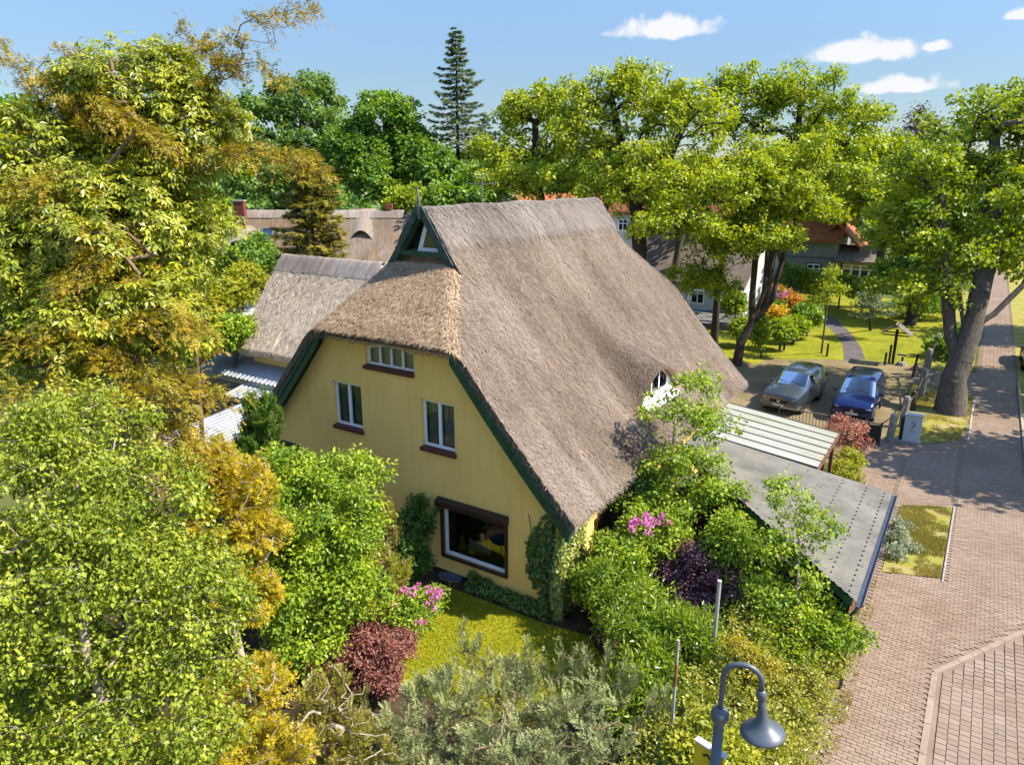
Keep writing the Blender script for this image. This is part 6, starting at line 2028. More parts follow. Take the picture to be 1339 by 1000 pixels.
# grey plank house with a glazed porch
gh = thing('plank_house', 'grey vertical plank house with glazed porch and orange tiled gable at the lawn end', 'house', (-6.5, 67, 0))
b = MB()
b.add([(-13, 66, 0), (-4.7, 66, 0), (-4.7, 66, 4.8), (-13, 66, 4.8), (-13, 74, 0), (-4.7, 74, 0), (-4.7, 74, 4.8), (-13, 74, 4.8)], [(0, 1, 2, 3), (1, 5, 6, 2), (4, 0, 3, 7), (5, 4, 7, 6)])
b.build('wall', M['plank_grey'], gh)
for i in range(26):
    b = MB(); b.box((-12.85 + i * .325, 65.985, 2.35), (.30, .03 + .012 * (i % 2), 4.7)); b.build('plank', M['plank_grey'], gh)
b = MB(); b.box((-8.85, 65.94, 2.95), (8.3, .08, .10)); b.build('batten', M['wood_grey'], gh)
for s_ in (-1, 1):
    b = MB(); b.prism([(-13.4, 70, 8.2), (-13.4, 70 + s_ * 4.6, 4.6), (-13.4, 70 + s_ * 4.6, 4.8), (-13.4, 70, 8.4)], (9.1, 0, 0)); b.build('roof_slope', M['tile_orange'] if s_ < 0 else M['tile_red'], gh)
b = MB(); b.box((-6.75, 65.93, 1.58), (1.42, .10, 1.62)); wf = b.build('window', M['black'], gh)
b = MB(); b.box((-6.75, 65.87, 1.58), (1.24, .06, 1.44)); b.build('frame', M['white'], wf)
for i in (-1, 1):
    b = MB(); b.box((-6.75 + i * .30, 65.835, 1.36), (.46, .02, .82)); b.build('pane', M['interior'], wf)
    b = MB(); b.box((-6.75 + i * .30, 65.835, 2.02), (.46, .02, .32)); b.build('pane', M['interior'], wf)
# porch
b = MB(); b.box((-2.6, 66.6, 1.35), (4.0, 2.4, 2.7)); po = b.build('porch', M['cream'], gh)
b = MB(); b.prism([(-4.7, 65.0, 2.72), (-4.7, 67.9, 4.1), (-4.7, 67.9, 4.25), (-4.7, 65.0, 2.87)], (4.3, 0, 0)); b.build('porch_roof', M['roof_brown'], po)
b = MB(); b.prism([(-5.0, 66.4, 6.3), (-2.6, 66.4, 3.9), (-2.6, 66.4, 4.15), (-5.0, 66.4, 6.55)], (0, 6, 0)); b.build('roof_slope', M['tile_orange'], po)
b = MB(); b.prism([(-5.0, 66.4, 6.3), (-7.2, 66.4, 4.3), (-7.2, 66.4, 4.5), (-5.0, 66.4, 6.55)], (0, 6, 0)); b.build('roof_slope', M['tile_orange'], po)
for i in range(4):
    b = MB(); b.box((-3.45 + i * .82, 65.36, 1.75), (.80, .06, 1.5)); pf = b.build('frame', M['white'], po)
    b = MB(); b.box((-3.45 + i * .82, 65.32, 1.55), (.62, .02, .90)); b.build('pane', M['glass_dark'], pf)
    b = MB(); b.box((-3.45 + i * .82, 65.32, 2.25), (.62, .02, .30)); b.build('pane', M['glass_dark'], pf)
for x in (-4.6, -4.0, -.6):
    b = MB(); b.box((x, 65.33, 1.4), (.10, .10, 2.8)); b.build('post', M['black'], po)
b = MB(); b.box((-2.6, 65.33, .80), (4.0, .08, .08)); b.build('rail', M['black'], po)

# blue and white veranda of the brown roofed house
ve = thing('veranda', 'white veranda with bright blue balustrade under the brown roof', 'veranda', (-8, 40, 0))
b = MB(); b.box((-8.6, 41.5, .16), (4.2, 6.0, .32)); b.build('deck', M['wood_grey'], ve)
for (x, y) in ((-6.6, 38.7), (-6.6, 41.5), (-6.6, 44.3), (-10.5, 38.7)):
    b = MB(); b.box((x, y, 1.5), (.16, .16, 2.4)); b.build('post', M['white'], ve)
b = MB(); b.box((-6.6, 41.5, 2.75), (.12, 6.0, .16)); b.build('beam', M['white'], ve)
b = MB(); b.box((-8.55, 38.7, 2.75), (4.0, .12, .16)); b.build('beam', M['white'], ve)
for (a, c) in (((-6.6, 38.7), (-6.6, 41.5)), ((-6.6, 41.5), (-6.6, 44.3)), ((-10.5, 38.7), (-6.6, 38.7))):
    for z in (.5, 1.25):
        b = MB(); b.bar((*a, z), (*c, z), .08, .09); b.build('rail', M['blue_paint'], ve)
    b = MB(); b.bar((*a, .5), (*c, 1.25), .05, .06); b.build('brace', M['white'], ve)
    b = MB(); b.bar((*a, 1.25), (*c, .5), .05, .06); b.build('brace', M['white'], ve)
for y in (39.6, 42.6):
    b = MB(); b.box((-6.75, y, 2.0), (.06, .5, 1.2)); b.build('shutter', M['blue_paint'], ve)

# ------------------------------------------------------------------ garage with grey corrugated roof
ga = thing('garage', 'garage with grey corrugated roof and dark gutter beside the footway', 'garage', (4.5, 4.5, 0))


def gz(x): return 2.34 + (6.75 - x) * .115


GA_POLY = [(6.78, .92), (6.78, 7.42), (1.05, 7.42), (1.05, 5.9), (2.4, 4.45), (3.45, 3.75)]
# sheets: columns along x, rows along y, cut along the slanted front edge
def front_y(x):
    return float(np.interp(x, [1.05, 2.4, 3.45, 6.78], [5.9, 4.55, 3.72, .90]))


xs_ = [1.05, 2.55, 4.05, 5.55, 6.80]
for i in range(4):
    xa, xb = xs_[i], xs_[i + 1] + (.10 if i < 3 else 0)
    yb = 7.42
    while yb > front_y(xb) + .01:
        ya_ = max(yb - .98, min(front_y(xa), front_y(xb)))
        V, F = [], []
        ny = max(2, int((yb - ya_) / .022))
        yy = np.linspace(ya_ - (.03 if ya_ > front_y(xa) else 0), yb, ny + 1)
        cols = []
        for y in yy:
            # clip the sheet on the slanted front edge
            if front_y(xa) <= y:
                x_start = xa
            else:
                t_ = np.linspace(xa, xb, 40); ok = [q for q in t_ if front_y(q) <= y]
                x_start = ok[0] if ok else xb
            q = .017 * math.sin(2 * math.pi * y / .13) + .006 * (3 - i) * 2
            cols.append((x_start, y, q))
        for (x0_, y, q) in cols:
            V += [(x0_, y, gz(x0_) + q + .014), (xb, y, gz(xb) + q - .0)]
        F = [(2 * k, 2 * k + 1, 2 * k + 3, 2 * k + 2) for k in range(len(cols) - 1)]
        b = MB(); b.add(V, F); b.build('roof_sheet', M['fibre'], ga, smooth=True)
        yb -= .98
bolts = MB()
for xr in (2.5, 4.0, 5.5, 6.15, 6.62):
    for y in np.arange(1.2, 7.3, .26):
        if front_y(xr) + .1 < y:
            bolts.lathe([(.022, 0), (.018, .022), (0, .028)], (xr, y, gz(xr) + .028), 6)
bo_ = bolts.build('roof_bolts', M['fibre'], ga); bo_['kind'] = 'stuff'
b = MB()
pr_ = [(math.cos(a) * .075, math.sin(a) * .075) for a in np.linspace(math.pi, 2 * math.pi, 9)]
V = [(6.86 + p, .85, 2.31 + q) for p, q in pr_] + [(6.86 + p, 7.48, 2.31 + q) for p, q in pr_]
V += [(6.86 + p * .88, .85, 2.312 + q * .88) for p, q in pr_] + [(6.86 + p * .88, 7.48, 2.312 + q * .88) for p, q in pr_]
b.add(V, [(i, i + 1, 10 + i, 9 + i) for i in range(8)] + [(18 + i, 27 + i, 28 + i, 19 + i) for i in range(8)] + [(0, 9, 27, 18), (8, 26, 35, 17)])
b.build('gutter', M['gutter'], ga)
b = MB(); b.tube([(6.86, .95, 2.25), (6.80, 1.0, 2.05), (6.72, 1.05, 1.9), (6.72, 1.05, .05)], .04, 8); b.build('downpipe', M['gutter'], ga, smooth=True)
pts = [(6.70, 1.02), (3.45, 3.80), (2.4, 4.62), (1.1, 5.98)]
for (a, c) in zip(pts[:-1], pts[1:]):
    b = MB(); b.bar((a[0], a[1], gz(a[0]) - .13), (c[0], c[1], gz(c[0]) - .13), .05, .18); b.build('fascia', M['green_board'], ga)
for (x, y) in ((3.5, 3.9), (5.0, 2.6), (2.4, 4.75), (6.55, 1.35)):
    b = MB(); b.box((x, y + .06, gz(x) / 2 - .12), (.12, .12, gz(x) - .26)); b.build('post', M['green_board'], ga)
b = MB(); b.add([(6.65, 1.3, 0), (6.65, 7.3, 0), (6.65, 7.3, 2.28), (6.65, 1.3, 2.28)], [(0, 1, 2, 3)]); b.build('side_wall', M['wood_brown'], ga)
b = MB(); b.add([(1.2, 7.3, 0), (6.65, 7.3, 0), (6.65, 7.3, 2.26), (1.2, 7.3, 2.80)], [(0, 1, 2, 3)]); b.build('rear_wall', M['wood_brown'], ga)
for i in range(12):
    xa = 3.5 + i * .24
    ya_ = front_y(xa) + .32
    b = MB(); b.box((xa, ya_, .95), (.22, .03, 1.9), Matrix.Rotation(RAD(-40), 3, 'Z')); b.build('plank', M['wood_brown'], ga)

# --- carport with pale sheets
ca_ = thing('carport', 'open carport with pale translucent striped roof between house and gate', 'carport', (2.9, 9.3, 0))


def cz(x): return 3.03 - (x - 1.0) * .112


NP = 6
for i in range(NP):
    y0, y1 = 7.46 + i * (3.62 / NP), 7.46 + (i + 1) * (3.62 / NP)
    b = MB(); b.prism([(.95, y0 + .012, cz(.95)), (4.72, y0 + .012, cz(4.72)), (4.72, y0 + .012, cz(4.72) + .016), (.95, y0 + .012, cz(.95) + .016)], (0, y1 - y0 - .024, 0))
    b.build('roof_panel', M['sheet'], ca_)
for i in range(NP + 1):
    y = 7.46 + i * (3.62 / NP)
    b = MB(); b.bar((.95, y, cz(.95) + .018), (4.74, y, cz(4.74) + .018), .045, .035); b.build('glazing_bar', M['metal_dark'], ca_)
b = MB(); b.box((4.72, 9.27, cz(4.72) - .10), (.07, 3.72, .17)); b.build('fascia', M['wood_brown'], ca_, bevel=.01)
b = MB(); b.box((1.0, 9.27, cz(1.0) - .12), (.10, 3.6, .16)); b.build('beam', M['wood_brown'], ca_)
for y in (7.6, 9.2, 10.95):
    b = MB(); b.bar((1.0, y, cz(1.0) - .1), (4.68, y, cz(4.68) - .1), .08, .14); b.build('rafter', M['wood_brown'], ca_)
for (x, y) in ((4.6, 7.65), (4.6, 9.3), (4.6, 10.95), (1.1, 10.95)):
    b = MB(); b.box((x, y, cz(x) / 2 - .09), (.11, .11, cz(x) - .2)); b.build('post', M['wood_brown'], ca_)

# ------------------------------------------------------------------ gate, posts and boxes along the lane
gt = thing('iron_gate', 'low dark iron gate between carport and granite post', 'gate', (3.8, 17.9, 0))
for (z, w_) in ((1.08, .05), (.15, .05)):
    b = MB(); b.bar((1.3, 17.9, z), (5.5, 17.9, z), w_, w_); b.build('rail', M['wood_grey'], gt)
for x in np.arange(1.35, 5.5, .14):
    b = MB(); b.bar((x, 17.9, .15), (x, 17.9, 1.08), .02, .02); b.build('bar', M['metal_dark'], gt)
for x in (1.3, 3.4, 5.45):
    b = MB(); b.box((x, 17.9, .58), (.06, .06, 1.16)); b.build('post', M['metal_dark'], gt)
b = MB(); b.box((4.95, 17.95, .55), (.95, .03, .85)); b.build('panel', M['dark_green'], gt)


def rough_post(name, label, cat, x, y, h, w_, mat, seed, tilt=0.0, cap=True, group=None, taper=.85, n=8):
    r = random.Random(seed)
    b = MB(); V = []; k = 6
    for i in range(k):
        f = i / (k - 1)
        ww = w_ / 2 * (1 - (1 - taper) * f) * (1.0 if i < k - 1 else .72)
        zz = h * (f if i < k - 1 else 1.0) if i < k - 2 else h * (.93 if i == k - 2 else 1.0)
        for j in range(n):
            a = 2 * math.pi * (j + .5) / n
            sq = 1 / max(abs(math.cos(a)), abs(math.sin(a))) * .92
            V.append((ww * sq * math.cos(a) * r.uniform(.9, 1.1) + tilt * zz, ww * sq * math.sin(a) * r.uniform(.9, 1.1), zz))
    b.add(V, [(i * n + j, i * n + (j + 1) % n, (i + 1) * n + (j + 1) % n, (i + 1) * n + j) for i in range(k - 1) for j in range(n)] + [tuple((k - 1) * n + j for j in range(n))])
    o = b.build(name, mat, None)
    o.location = (x, y, 0)
    return tag(o, label, cat, group)


GP = 'granite posts along the parking court'
rough_post('granite_post', 'granite gate post left of the utility box', 'post', 5.78, 18.8, 1.35, .34, M['granite'], 1, group=GP)
rough_post('granite_post', 'granite post behind the utility box', 'post', 6.0, 21.4, 1.5, .36, M['granite'], 2, group=GP, tilt=.03)
rough_post('granite_post', 'tall dark topped granite post beside the gravel court entrance', 'post', 6.3, 27.2, 1.55, .40, M['granite'], 3, group=GP, tilt=.02)
rough_post('granite_post', 'granite post across the court entrance nearest the brick path', 'post', 6.15, 33.4, 1.35, .40, M['granite'], 4, group=GP)
rough_post('granite_post', 'farthest granite post beside the lawn hedge', 'post', 6.3, 37.4, 1.55, .40, M['granite'], 5, group=GP, tilt=.02)
rough_post('timber_post', 'weathered leaning timber post at the court entrance', 'post', 5.6, 31.2, 1.4, .16, M['wood_dark'], 6, tilt=.06)
rough_post('timber_post', 'stubby dark timber post on the verge between the granite posts', 'post', 6.15, 24.4, 1.0, .30, M['wood_dark'], 7)
fe = thing('chain_rail', 'sagging dark rail linking granite posts beside the court', 'rail', (6.1, 23, 0))
for (a, c) in (((5.8, 19.0, 1.0), (6.0, 21.2, 1.1)), ((6.02, 21.6, 1.1), (6.15, 24.3, .8)), ((6.15, 24.5, .8), (6.28, 27.0, 1.1)), ((5.65, 31.2, 1.0), (6.2, 27.4, 1.2)), ((6.15, 33.6, 1.0), (6.3, 37.2, 1.1))):
    b = MB(); m_ = tuple((p + q) / 2 for p, q in zip(a, c)); b.tube([a, (m_[0], m_[1], m_[2] - .12), c], .035, 6); b.build('rail', M['wood_dark'], fe, smooth=True)
GQ = 'short timber stakes on the neighbour lawn'
for (x, y, h, lb_) in ((-2.18, 34.2, .85, 'short dark stake left of the sapling'), (.52, 33.95, .85, 'short dark stake right of the sapling'), (3.9, 33.5, .8, 'short dark stake beside the roofed shrine'), (4.75, 34.2, .5, 'low timber stub right of the shrine post')):
    rough_post('timber_stake', lb_, 'stake', x, y, h, .15, M['wood_dark'], int(x * 10) + 50, group=GQ)
ub = thing('utility_box', 'pale grey street utility cabinet with faded sticker next to the granite post', 'cabinet', (6.42, 19.35, 0))
b = MB(); b.box((6.42, 19.35, .06), (.95, .42, .12)); b.build('plinth', M['concrete'], ub, bevel=.01)
b = MB(); b.box((6.52, 19.35, .70), (.66, .30, 1.16)); cb = b.build('cabinet', M['plaster_white'], ub, bevel=.012)
b = MB(); b.box((6.52, 19.34, 1.30), (.72, .36, .05)); b.build('lid', M['plaster_white'], ub, bevel=.01)
b = MB(); b.tube([(6.44, 19.194, .98), (6.52, 19.194, 1.04), (6.60, 19.194, .96), (6.55, 19.194, .82), (6.48, 19.194, .72), (6.52, 19.194, .60), (6.60, 19.194, .56)], [.02, .03, .035, .03, .02, .03, .015], 5); b.build('sticker', M['metal_grey'], cb)
b = MB(); b.box((6.12, 19.35, .62), (.14, .26, 1.0)); b.build('side_panel', M['dark_green'], ub)

# roofed wooden shrine sign
sh = thing('roofed_shrine', 'carved wooden post under a little plank saddle roof on the lawn edge', 'sign', (4.25, 34.2, 0))
b = MB(); b.bar((4.25, 34.2, 0), (4.25, 34.2, 2.15), .16, .16); b.build('post', M['wood_dark'], sh, bevel=.015)
b = MB(); b.bar((4.05, 34.2, .0), (4.05, 34.2, 1.15), .12, .12); b.build('side_post', M['wood_dark'], sh, bevel=.01)
for s_ in (-1, 1):
    for k_ in range(4):
        x0, z0 = s_ * (.02 + k_ * .235), 2.45 - k_ * .165
        b = MB(); b.bar((4.25 + x0, 33.55, z0 - .0), (4.25 + x0, 34.75, z0), .27, .035, up=(s_ * .57, 0, .82)); b.build('roof_plank', M['wood_grey'] if s_ > 0 else M['wood_brown'], sh)
for y in (33.7, 34.6):
    b = MB(); b.bar((3.55, y, 1.86), (4.95, y, 1.86), .06, .07); b.build('cross_tie', M['wood_dark'], sh)
b = MB(); b.box((4.7, 34.15, .62), (.5, .12, .1)); b.build('shelf', M['wood_grey'], sh)
rough_post('boulder', 'flat pale boulder at the foot of the shrine', 'stone', 4.75, 34.0, .22, .7, M['granite'], 90, taper=.6)

# ------------------------------------------------------------------ poles, dish, antenna, lamp
px_, py_, pz_ = (4.39,-0.97,2.98)
b = MB(); b.tube([(px_, py_, 0), (px_, py_, pz_)], .042, 12); b.lathe([(.048, 0), (.048, .03), (0, .035)], (px_, py_, pz_ - .01), 12)
tag(b.build('metal_pole', M['pole_pale'], None, smooth=False), 'short grey metal pole before the plum coloured bush', 'pole')
qx, qy, qz = (4.49,-3.67,3.24)
mp = thing('worn_pole', 'thin pole with rusty orange middle standing before the laurel', 'pole', (qx, qy, 0))
b = MB(); b.tube([(qx, qy, 0), (qx, qy, qz - .95)], .030, 10); b.build('lower_tube', M['pole_pale'], mp)
b = MB(); b.tube([(qx, qy, qz - .95), (qx, qy, qz - .5)], .031, 10); b.build('rusty_sleeve', M['rusty'], mp)
b = MB(); b.tube([(qx, qy, qz - .5), (qx, qy, qz)], .029, 10); b.build('upper_tube', M['pole_wood'], mp)
dh = thing('garden_dish', 'dark blue grey shallow dish on a thin post beside the pink flowers', 'bird bath', (-2.62, -1.12, 0))
b = MB()
prof = [(0, 0), (.16, .005), (.27, .03), (.31, .08), (.30, .085), (.255, .045), (.14, .02), (0, .018)]
M_ = Matrix.Rotation(RAD(-10), 3, 'X') @ Matrix.Diagonal((1.15, .85, 1))
b.lathe(prof, (-2.62, -1.12, .78), 28, M_); b.build('dish', plain('slate_blue', (.06, .075, .10), .35, .5, var=.2), dh, smooth=True)
b = MB(); b.tube([(-2.62, -1.12, 0), (-2.62, -1.12, .79)], .015, 8); b.build('post', M['metal_grey'], dh)
at_ = thing('roof_antenna', 'thin television antenna mast behind the thatched ridge', 'antenna', (-13.0, 15.2, 0))
b = MB(); b.tube([(-13.0, 15.2, 0), (-13.0, 15.2, 11.25)], .03, 6); b.build('mast', M['metal_grey'], at_)
for (z, l_) in ((11.2, .35), (11.05, .45), (10.7, .75)):
    b = MB(); b.bar((-13.0 - l_ * .84, 15.2 - l_ * .54, z), (-13 + l_ * .84, 15.2 + l_ * .54, z), .03, .03); b.build('element', M['metal_grey'], at_)

LX, LY = 6.31, -7.66
lp = thing('street_lamp', 'blue grey street lamp with curved swan neck and bell shade in the foreground', 'street lamp', (LX, LY, 0))
b = MB(); b.tube([(LX, LY, 0), (LX, LY, 2.5), (LX, LY, 5.26)], [.075, .062, .055], 14); b.build('post', M['lamp_grey'], lp, smooth=True)
b = MB(); b.lathe([(.05, 0), (.062, .01), (.062, .05), (.055, .06), (.05, .08), (.06, .11), (.086, .15), (.10, .20), (.09, .26), (.055, .30), (.035, .31)], (LX, LY, 5.20), 24); b.build('collar_ball', M['lamp_grey'], lp, smooth=True)
# neck: rises, arcs over towards +right, comes down
dxn, dyn = .90, -.02
cn = []
H0, H1, RN = 5.46, 5.91, .195
for f in np.linspace(0, 1, 6):
    cn.append((LX + .0, LY, H0 + (H1 - H0) * f))
ux, uy = math.cos(RAD(14)), math.sin(RAD(14))
for a in np.linspace(180, 8, 22)[1:]:
    cn.append((LX + (RN + RN * math.cos(RAD(a))) * ux, LY + (RN + RN * math.cos(RAD(a))) * uy, H1 + RN * .95 * math.sin(RAD(a))))
ex_, ey_ = cn[-1][0], cn[-1][1]
cn.append((ex_ + .004, ey_, H1 - .08))
b = MB(); b.tube(cn, .030, 12); b.build('swan_neck', M['lamp_grey'], lp, smooth=True)
Mt = Matrix.Rotation(RAD(-7), 3, 'Y') @ Matrix.Diagonal((.88, .88, .92))
hx_, hy_, hz_ = ex_ + .005, ey_, H1 - .10
b = MB(); b.lathe([(.03, .03), (.05, .02), (.062, -.01), (.066, -.045), (.055, -.085), (.045, -.10), (.045, -.13), (.05, -.14), (.052, -.22), (.065, -.31), (.09, -.38), (.14, -.435), (.21, -.475), (.262, -.515), (.268, -.535), (.258, -.54), (.20, -.50), (.10, -.44), (0, -.42)],
                  (hx_, hy_, hz_), 40, Mt); b.build('bell_shade', M['lamp_grey'], lp, smooth=True)
b = MB(); b.lathe([(0, -.47), (.06, -.47), (.08, -.43), (.05, -.38)], (hx_, hy_, hz_), 16, Mt); b.build('bulb', M['plaster_white'], lp, smooth=True)
ys_ = thing('yellow_sign', 'yellow boxed sign fixed behind the lamp post at the bottom edge', 'sign', (LX - .05, LY + .1, 4.6))
RS = Matrix.Rotation(RAD(58), 3, 'Z') @ Matrix.Rotation(RAD(0), 3, 'Y')
b = MB(); b.box((LX - .10, LY + .14, 4.60), (.38, .07, .42), Matrix.Rotation(RAD(-14), 3, 'Z')); b.build('board', plain('sign_yellow', (.72, .55, .02), .45), ys_, bevel=.012)
b = MB(); b.box((LX - .10, LY + .14, 4.82), (.39, .085, .02), Matrix.Rotation(RAD(-14), 3, 'Z')); b.build('top_edge', M['plaster_white'], ys_)
b = MB(); b.tube([(LX - .17, LY + .115, 4.70), (LX - .12, LY + .105, 4.73), (LX - .085, LY + .098, 4.69)], .014, 5); b.build('lettering', M['black'], ys_)

# ------------------------------------------------------------------ cars
def paint(name, col, metal=.5, rough=.28):
    t = NT(name)
    b = t.bsdf(t.ramp(t.noise(t.coord('Object'), 3, 3), [(.3, tuple(c * .93 for c in col)), (.7, col)]), rough, .5, metal, None, Coat_Weight=.9, Coat_Roughness=.04)
    return t.done(b)


def car_glass():
    t = NT('car_glass')
    return t.done(t.bsdf((.012, .016, .018), .04, .9, 0, None, Coat_Weight=.6, Coat_Roughness=.02))


M['car_glass'] = glass_mat('car_glass', (.40, .46, .46), -.012, .75)
M['seat_cloth'] = plain('seat_cloth', (.16, .16, .17), .9, .1)
M['chrome'] = plain('chrome', (.6, .61, .62), .15, .6, .95, var=.05)
M['headlight'] = plain('headlight', (.62, .66, .68), .1, .8, .3, var=.2)
M['taillight'] = plain('taillight', (.35, .01, .01), .2, .6)


def car(name, label, loc, rz, stations, body, roofrail, cabin, wheels, track, plate=True):
    """stations: x, half width, sill z, belt z, top z, half width at top (front has +x)"""
    c = thing(name, label, 'car', loc, rz)
    rings = []
    for (x, w_, zs, zb, zt, wt) in stations:
        gl = zt - zb > .2
        half = [(w_ * .90, zs), (w_ * .985, zs + .10), (w_, (zs + zb) / 2), (w_ * .985, zb - .05), (w_ * (.955), zb),
                (wt + (.035 if gl else 0), zt - (.09 if gl else .03)), (wt * .92, zt - .02), (wt * .6, zt + .012), (0, zt + .02)]
        ring = [(x, y, z) for y, z in half] + [(x, -y, z) for y, z in half[-2::-1]]
        rings.append(ring)
    nr, n = len(rings), len(rings[0])
    V = [p for r in rings for p in r]
    bodyF, glassF = [], {'windscreen': [], 'rear_window': [], 'side_window': []}
    f_ws, f_rw, sides = cabin
    for i in range(nr - 1):
        for k in range(n - 1):
            q = (i * n + k, i * n + k + 1, (i + 1) * n + k + 1, (i + 1) * n + k)
            kk = k if k < n // 2 else n - 2 - k
            if i in f_ws and kk >= 5:
                glassF['windscreen'].append(q)
            elif i in f_rw and kk >= 5:
                glassF['rear_window'].append(q)
            elif i in sides and kk == 4:
                glassF['side_window'].append(q)
            else:
                bodyF.append(q)
    bodyF.append(tuple(range(n - 1, -1, -1))); bodyF.append(tuple((nr - 1) * n + k for k in range(n)))
    b = MB(); b.add(V, bodyF)
    bo = b.build('body', body, c, smooth=True, local=True)
    md = bo.modifiers.new('edge', 'EDGE_SPLIT'); md.split_angle = RAD(38)
    for k, F in glassF.items():
        if not F:
            continue
        groups = [F] if k != 'side_window' else [[q] for q in F]
        for g_ in groups:
            b = MB(); vv = sorted({i for q in g_ for i in q}); mp_ = {i: j for j, i in enumerate(vv)}
            b.add([V[i] for i in vv], [tuple(mp_[i] for i in q) for q in g_]); b.build(k, M['car_glass'], c, smooth=True, local=True)
    L0, L1 = stations[-1][0], stations[0][0]
    for x in wheels:
        for s_ in (-1, 1):
            R_ = Matrix.Rotation(RAD(90), 3, 'X')
            b = MB(); b.lathe([(.22, -.11), (.31, -.11), (.335, -.08), (.335, .08), (.31, .11), (.22, .11)], (x, s_ * track, .335), 24, R_); ty = b.build('wheel', M['rubber'], c, smooth=True, local=True)
            b = MB(); b.lathe([(0, .09), (.07, .10), (.20, .085), (.225, .105), (.225, -.105), (.20, -.085), (.07, -.10), (0, -.09)], (x, s_ * track, .335), 20, R_); b.build('rim', M['chrome'], ty, local=True)
            b = MB(); b.lathe([(.355, 0), (.40, 0), (.40, .03), (.355, .03)], (x, s_ * (track + (.10 if s_ > 0 else .13)), .36), 24, R_); b.build('wheel_arch', M['black'], c, local=True)
    for s_ in (-1, 1):
        st = stations[1]
        b = MB(); b.lathe([(0, .06), (.10, .05), (.16, .0), (.14, -.05), (0, -.06)], (L1 - .16, s_ * (st[1] - .22), st[3] - .10), 14, Matrix.Diagonal((1.1, 1.25, 1.1))); b.build('headlight', M['headlight'], c, smooth=True, local=True)
        cm = [s for s in stations if s[4] - s[3] > .2][0]
        b = MB(); b.box((cm[0] + .28, s_ * (cm[1] + .10), cm[3] + .06), (.10, .20, .13)); mo = b.build('wing_mirror', body, c, bevel=.03, local=True)
        b = MB(); b.box((L0 + .06, s_ * (stations[-2][1] - .10), stations[-1][3] - .05), (.10, .18, .32)); b.build('taillight', M['taillight'], c, bevel=.02, local=True)
        if roofrail:
            xs = [s for s in stations if s[4] > roofrail]
            b = MB(); b.tube([(xs[0][0] - .25, s_ * (xs[0][5] - .04), xs[0][4]), (xs[0][0] - .4, s_ * (xs[0][5] - .03), xs[0][4] + .06), (xs[-1][0] + .4, s_ * (xs[-1][5] - .03), xs[-1][4] + .06), (xs[-1][0] + .2, s_ * (xs[-1][5] - .04), xs[-1][4])], .02, 6); b.build('roof_rail', M['chrome'], c, smooth=True, local=True)
    b = MB(); b.box((L1 - .02, 0, stations[0][3] - .12), (.06, .85, .15)); gr = b.build('grille', M['black'], c, bevel=.01, local=True)
    b = MB(); b.box((L1 + .012, 0, stations[0][3] - .12), (.03, .14, .11)); b.build('badge', M['chrome'], gr, bevel=.01, local=True)
    b = MB(); b.box((L1 + .005, 0, stations[0][2] + .16), (.03, .52, .11)); b.build('number_plate', M['plaster_white'], c, local=True)
    b = MB(); b.box((L1 - .05, 0, stations[0][2] + .05), (.10, stations[0][1] * 1.7, .10)); b.build('bumper', M['black'], c, bevel=.02, local=True)
    cb_ = [s for s in stations if s[4] - s[3] > .35]
    xa_, xb_ = cb_[0][0], cb_[-1][0]; zb_ = cb_[0][3]
    b = MB(); b.box(((xa_ + xb_) / 2, 0, zb_ - .42), (xa_ - xb_ + 1.0, cb_[0][1] * 1.8, .05)); b.build('floor', M['black'], c, local=True)
    b = MB(); b.box((xa_ + .42, 0, zb_ - .10), (.55, cb_[0][1] * 1.75, .16)); b.build('dashboard', M['black'], c, bevel=.04, local=True)
    for (xs_2, ys_2) in ((xa_ - .55, .36), (xa_ - .55, -.36), (xa_ - 1.45, .36), (xa_ - 1.45, -.36)):
        b = MB(); b.box((xs_2 - .12, ys_2, zb_ - .02), (.16, .48, .62), Matrix.Rotation(RAD(-12), 3, 'Y')); b.box((xs_2 + .12, ys_2, zb_ - .33), (.5, .48, .14)); b.box((xs_2 - .20, ys_2, zb_ + .38), (.10, .26, .17)); b.build('seat', M['seat_cloth'], c, bevel=.04, local=True)
    b = MB(); b.lathe([(.17, 0), (.185, .012), (.17, .024), (.155, .012), (.17, 0)], (xa_ + .08, .36, zb_ + .02), 18, Matrix.Rotation(RAD(-62), 3, 'Y')); b.build('steering_wheel', M['black'], c, local=True)
    for xd in (xa_ + .55, xa_ - .62, xa_ - 1.55):
        for s_ in (-1, 1):
            b = MB(); b.box((xd, s_ * (cb_[0][1] + .001), (zb_ + .35) / 2 + .03), (.012, .012, zb_ - .42)); b.build('door_seam', M['black'], c, local=True)
    for xd in (xa_ - .48, xa_ - 1.42):
        for s_ in (-1, 1):
            b = MB(); b.box((xd, s_ * (cb_[0][1] + .005), zb_ - .16), (.18, .03, .035)); b.build('door_handle', body, c, bevel=.008, local=True)
    ws = f_ws[0]
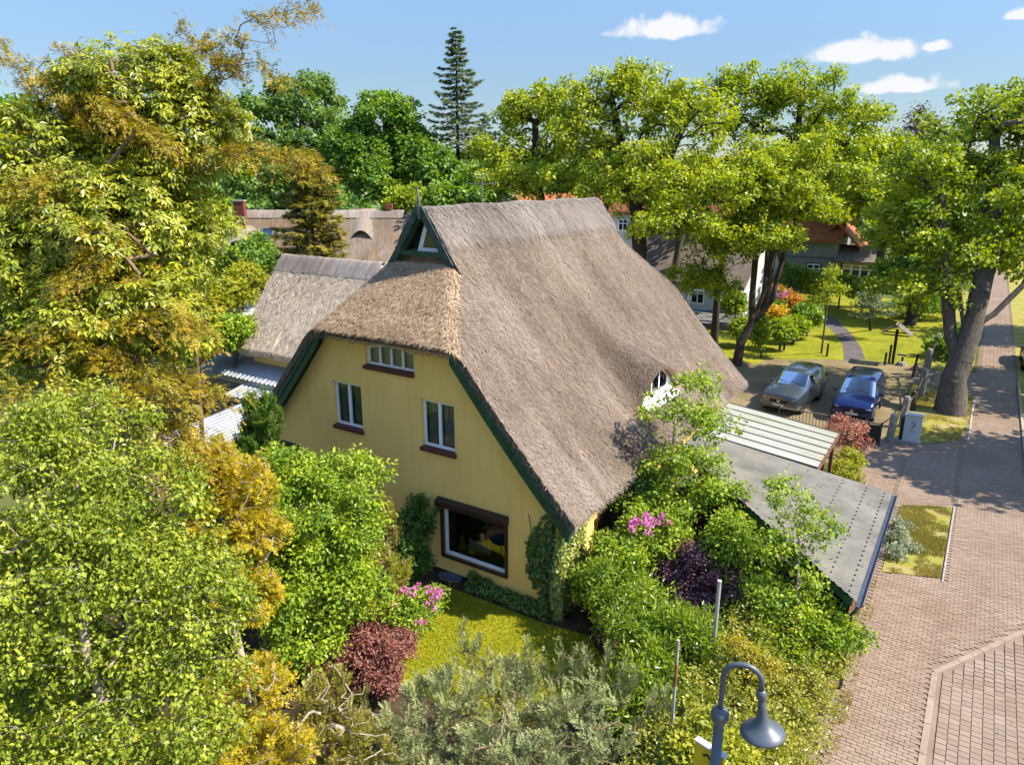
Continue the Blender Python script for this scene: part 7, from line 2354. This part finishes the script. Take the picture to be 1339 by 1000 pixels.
    for s_ in (-.35, .25):
        x0, x1 = stations[ws][0], stations[ws + 1][0]; z0, z1 = stations[ws][4], stations[ws + 1][4]
        b = MB(); b.bar((x0 - .06, s_ + .3, z0 + .06), (x0 + (x1 - x0) * .25, s_ - .25, z0 + (z1 - z0) * .25 + .04), .02, .015); b.build('wiper', M['black'], c, local=True)
    return c


suv = [(2.36, .78, .34, .80, .86, .70), (2.26, .88, .28, .92, .99, .78), (1.75, .92, .25, 1.02, 1.09, .81), (1.10, .93, .25, 1.08, 1.15, .81), (.86, .93, .25, 1.10, 1.17, .78),
       (.22, .93, .25, 1.11, 1.66, .66), (-.20, .93, .25, 1.11, 1.74, .69), (-.32, .93, .25, 1.11, 1.75, .69), (-1.20, .93, .25, 1.12, 1.75, .69), (-1.30, .93, .25, 1.12, 1.75, .69), (-2.02, .92, .25, 1.13, 1.72, .67), (-2.26, .90, .28, 1.13, 1.60, .64), (-2.40, .86, .34, 1.10, 1.16, .68)]
car('parked_car', 'silver grey estate car with roof rails parked nearest the house', (.98, 22.5, .01), RAD(-95.5), suv, paint('silver_paint', (.075, .092, .115), .55, .28), 1.5, ((4,), (11,), (5, 6, 8, 10)), (1.42, -1.38), .80)
van = [(2.10, .76, .32, .72, .80, .66), (1.98, .85, .26, .86, .93, .74), (1.65, .89, .24, 1.00, 1.08, .78), (1.15, .90, .24, 1.10, 1.18, .78),
       (.42, .90, .24, 1.12, 1.74, .64), (.05, .90, .24, 1.12, 1.82, .68), (-.08, .90, .24, 1.12, 1.83, .68), (-.95, .90, .24, 1.12, 1.84, .69), (-1.05, .90, .24, 1.12, 1.84, .69), (-1.85, .89, .24, 1.12, 1.82, .68), (-2.15, .87, .26, 1.12, 1.75, .66), (-2.28, .84, .30, 1.10, 1.60, .62)]
car('parked_car', 'dark blue high roofed van parked beside the silver car', (3.92, 22.8, .01), RAD(-90), van, paint('blue_paint_metallic', (.006, .014, .085), .45, .22), None, ((3,), (10,), (4, 5, 7, 9)), (1.30, -1.35), .78)
car('parked_car', 'red car at the right picture edge on the lane', (11.75, 38.2, .01), RAD(-90), suv, paint('red_paint', (.20, .015, .012), .3, .25), None, ((4,), (11,), (5, 6, 8, 10)), (1.42, -1.38), .80)
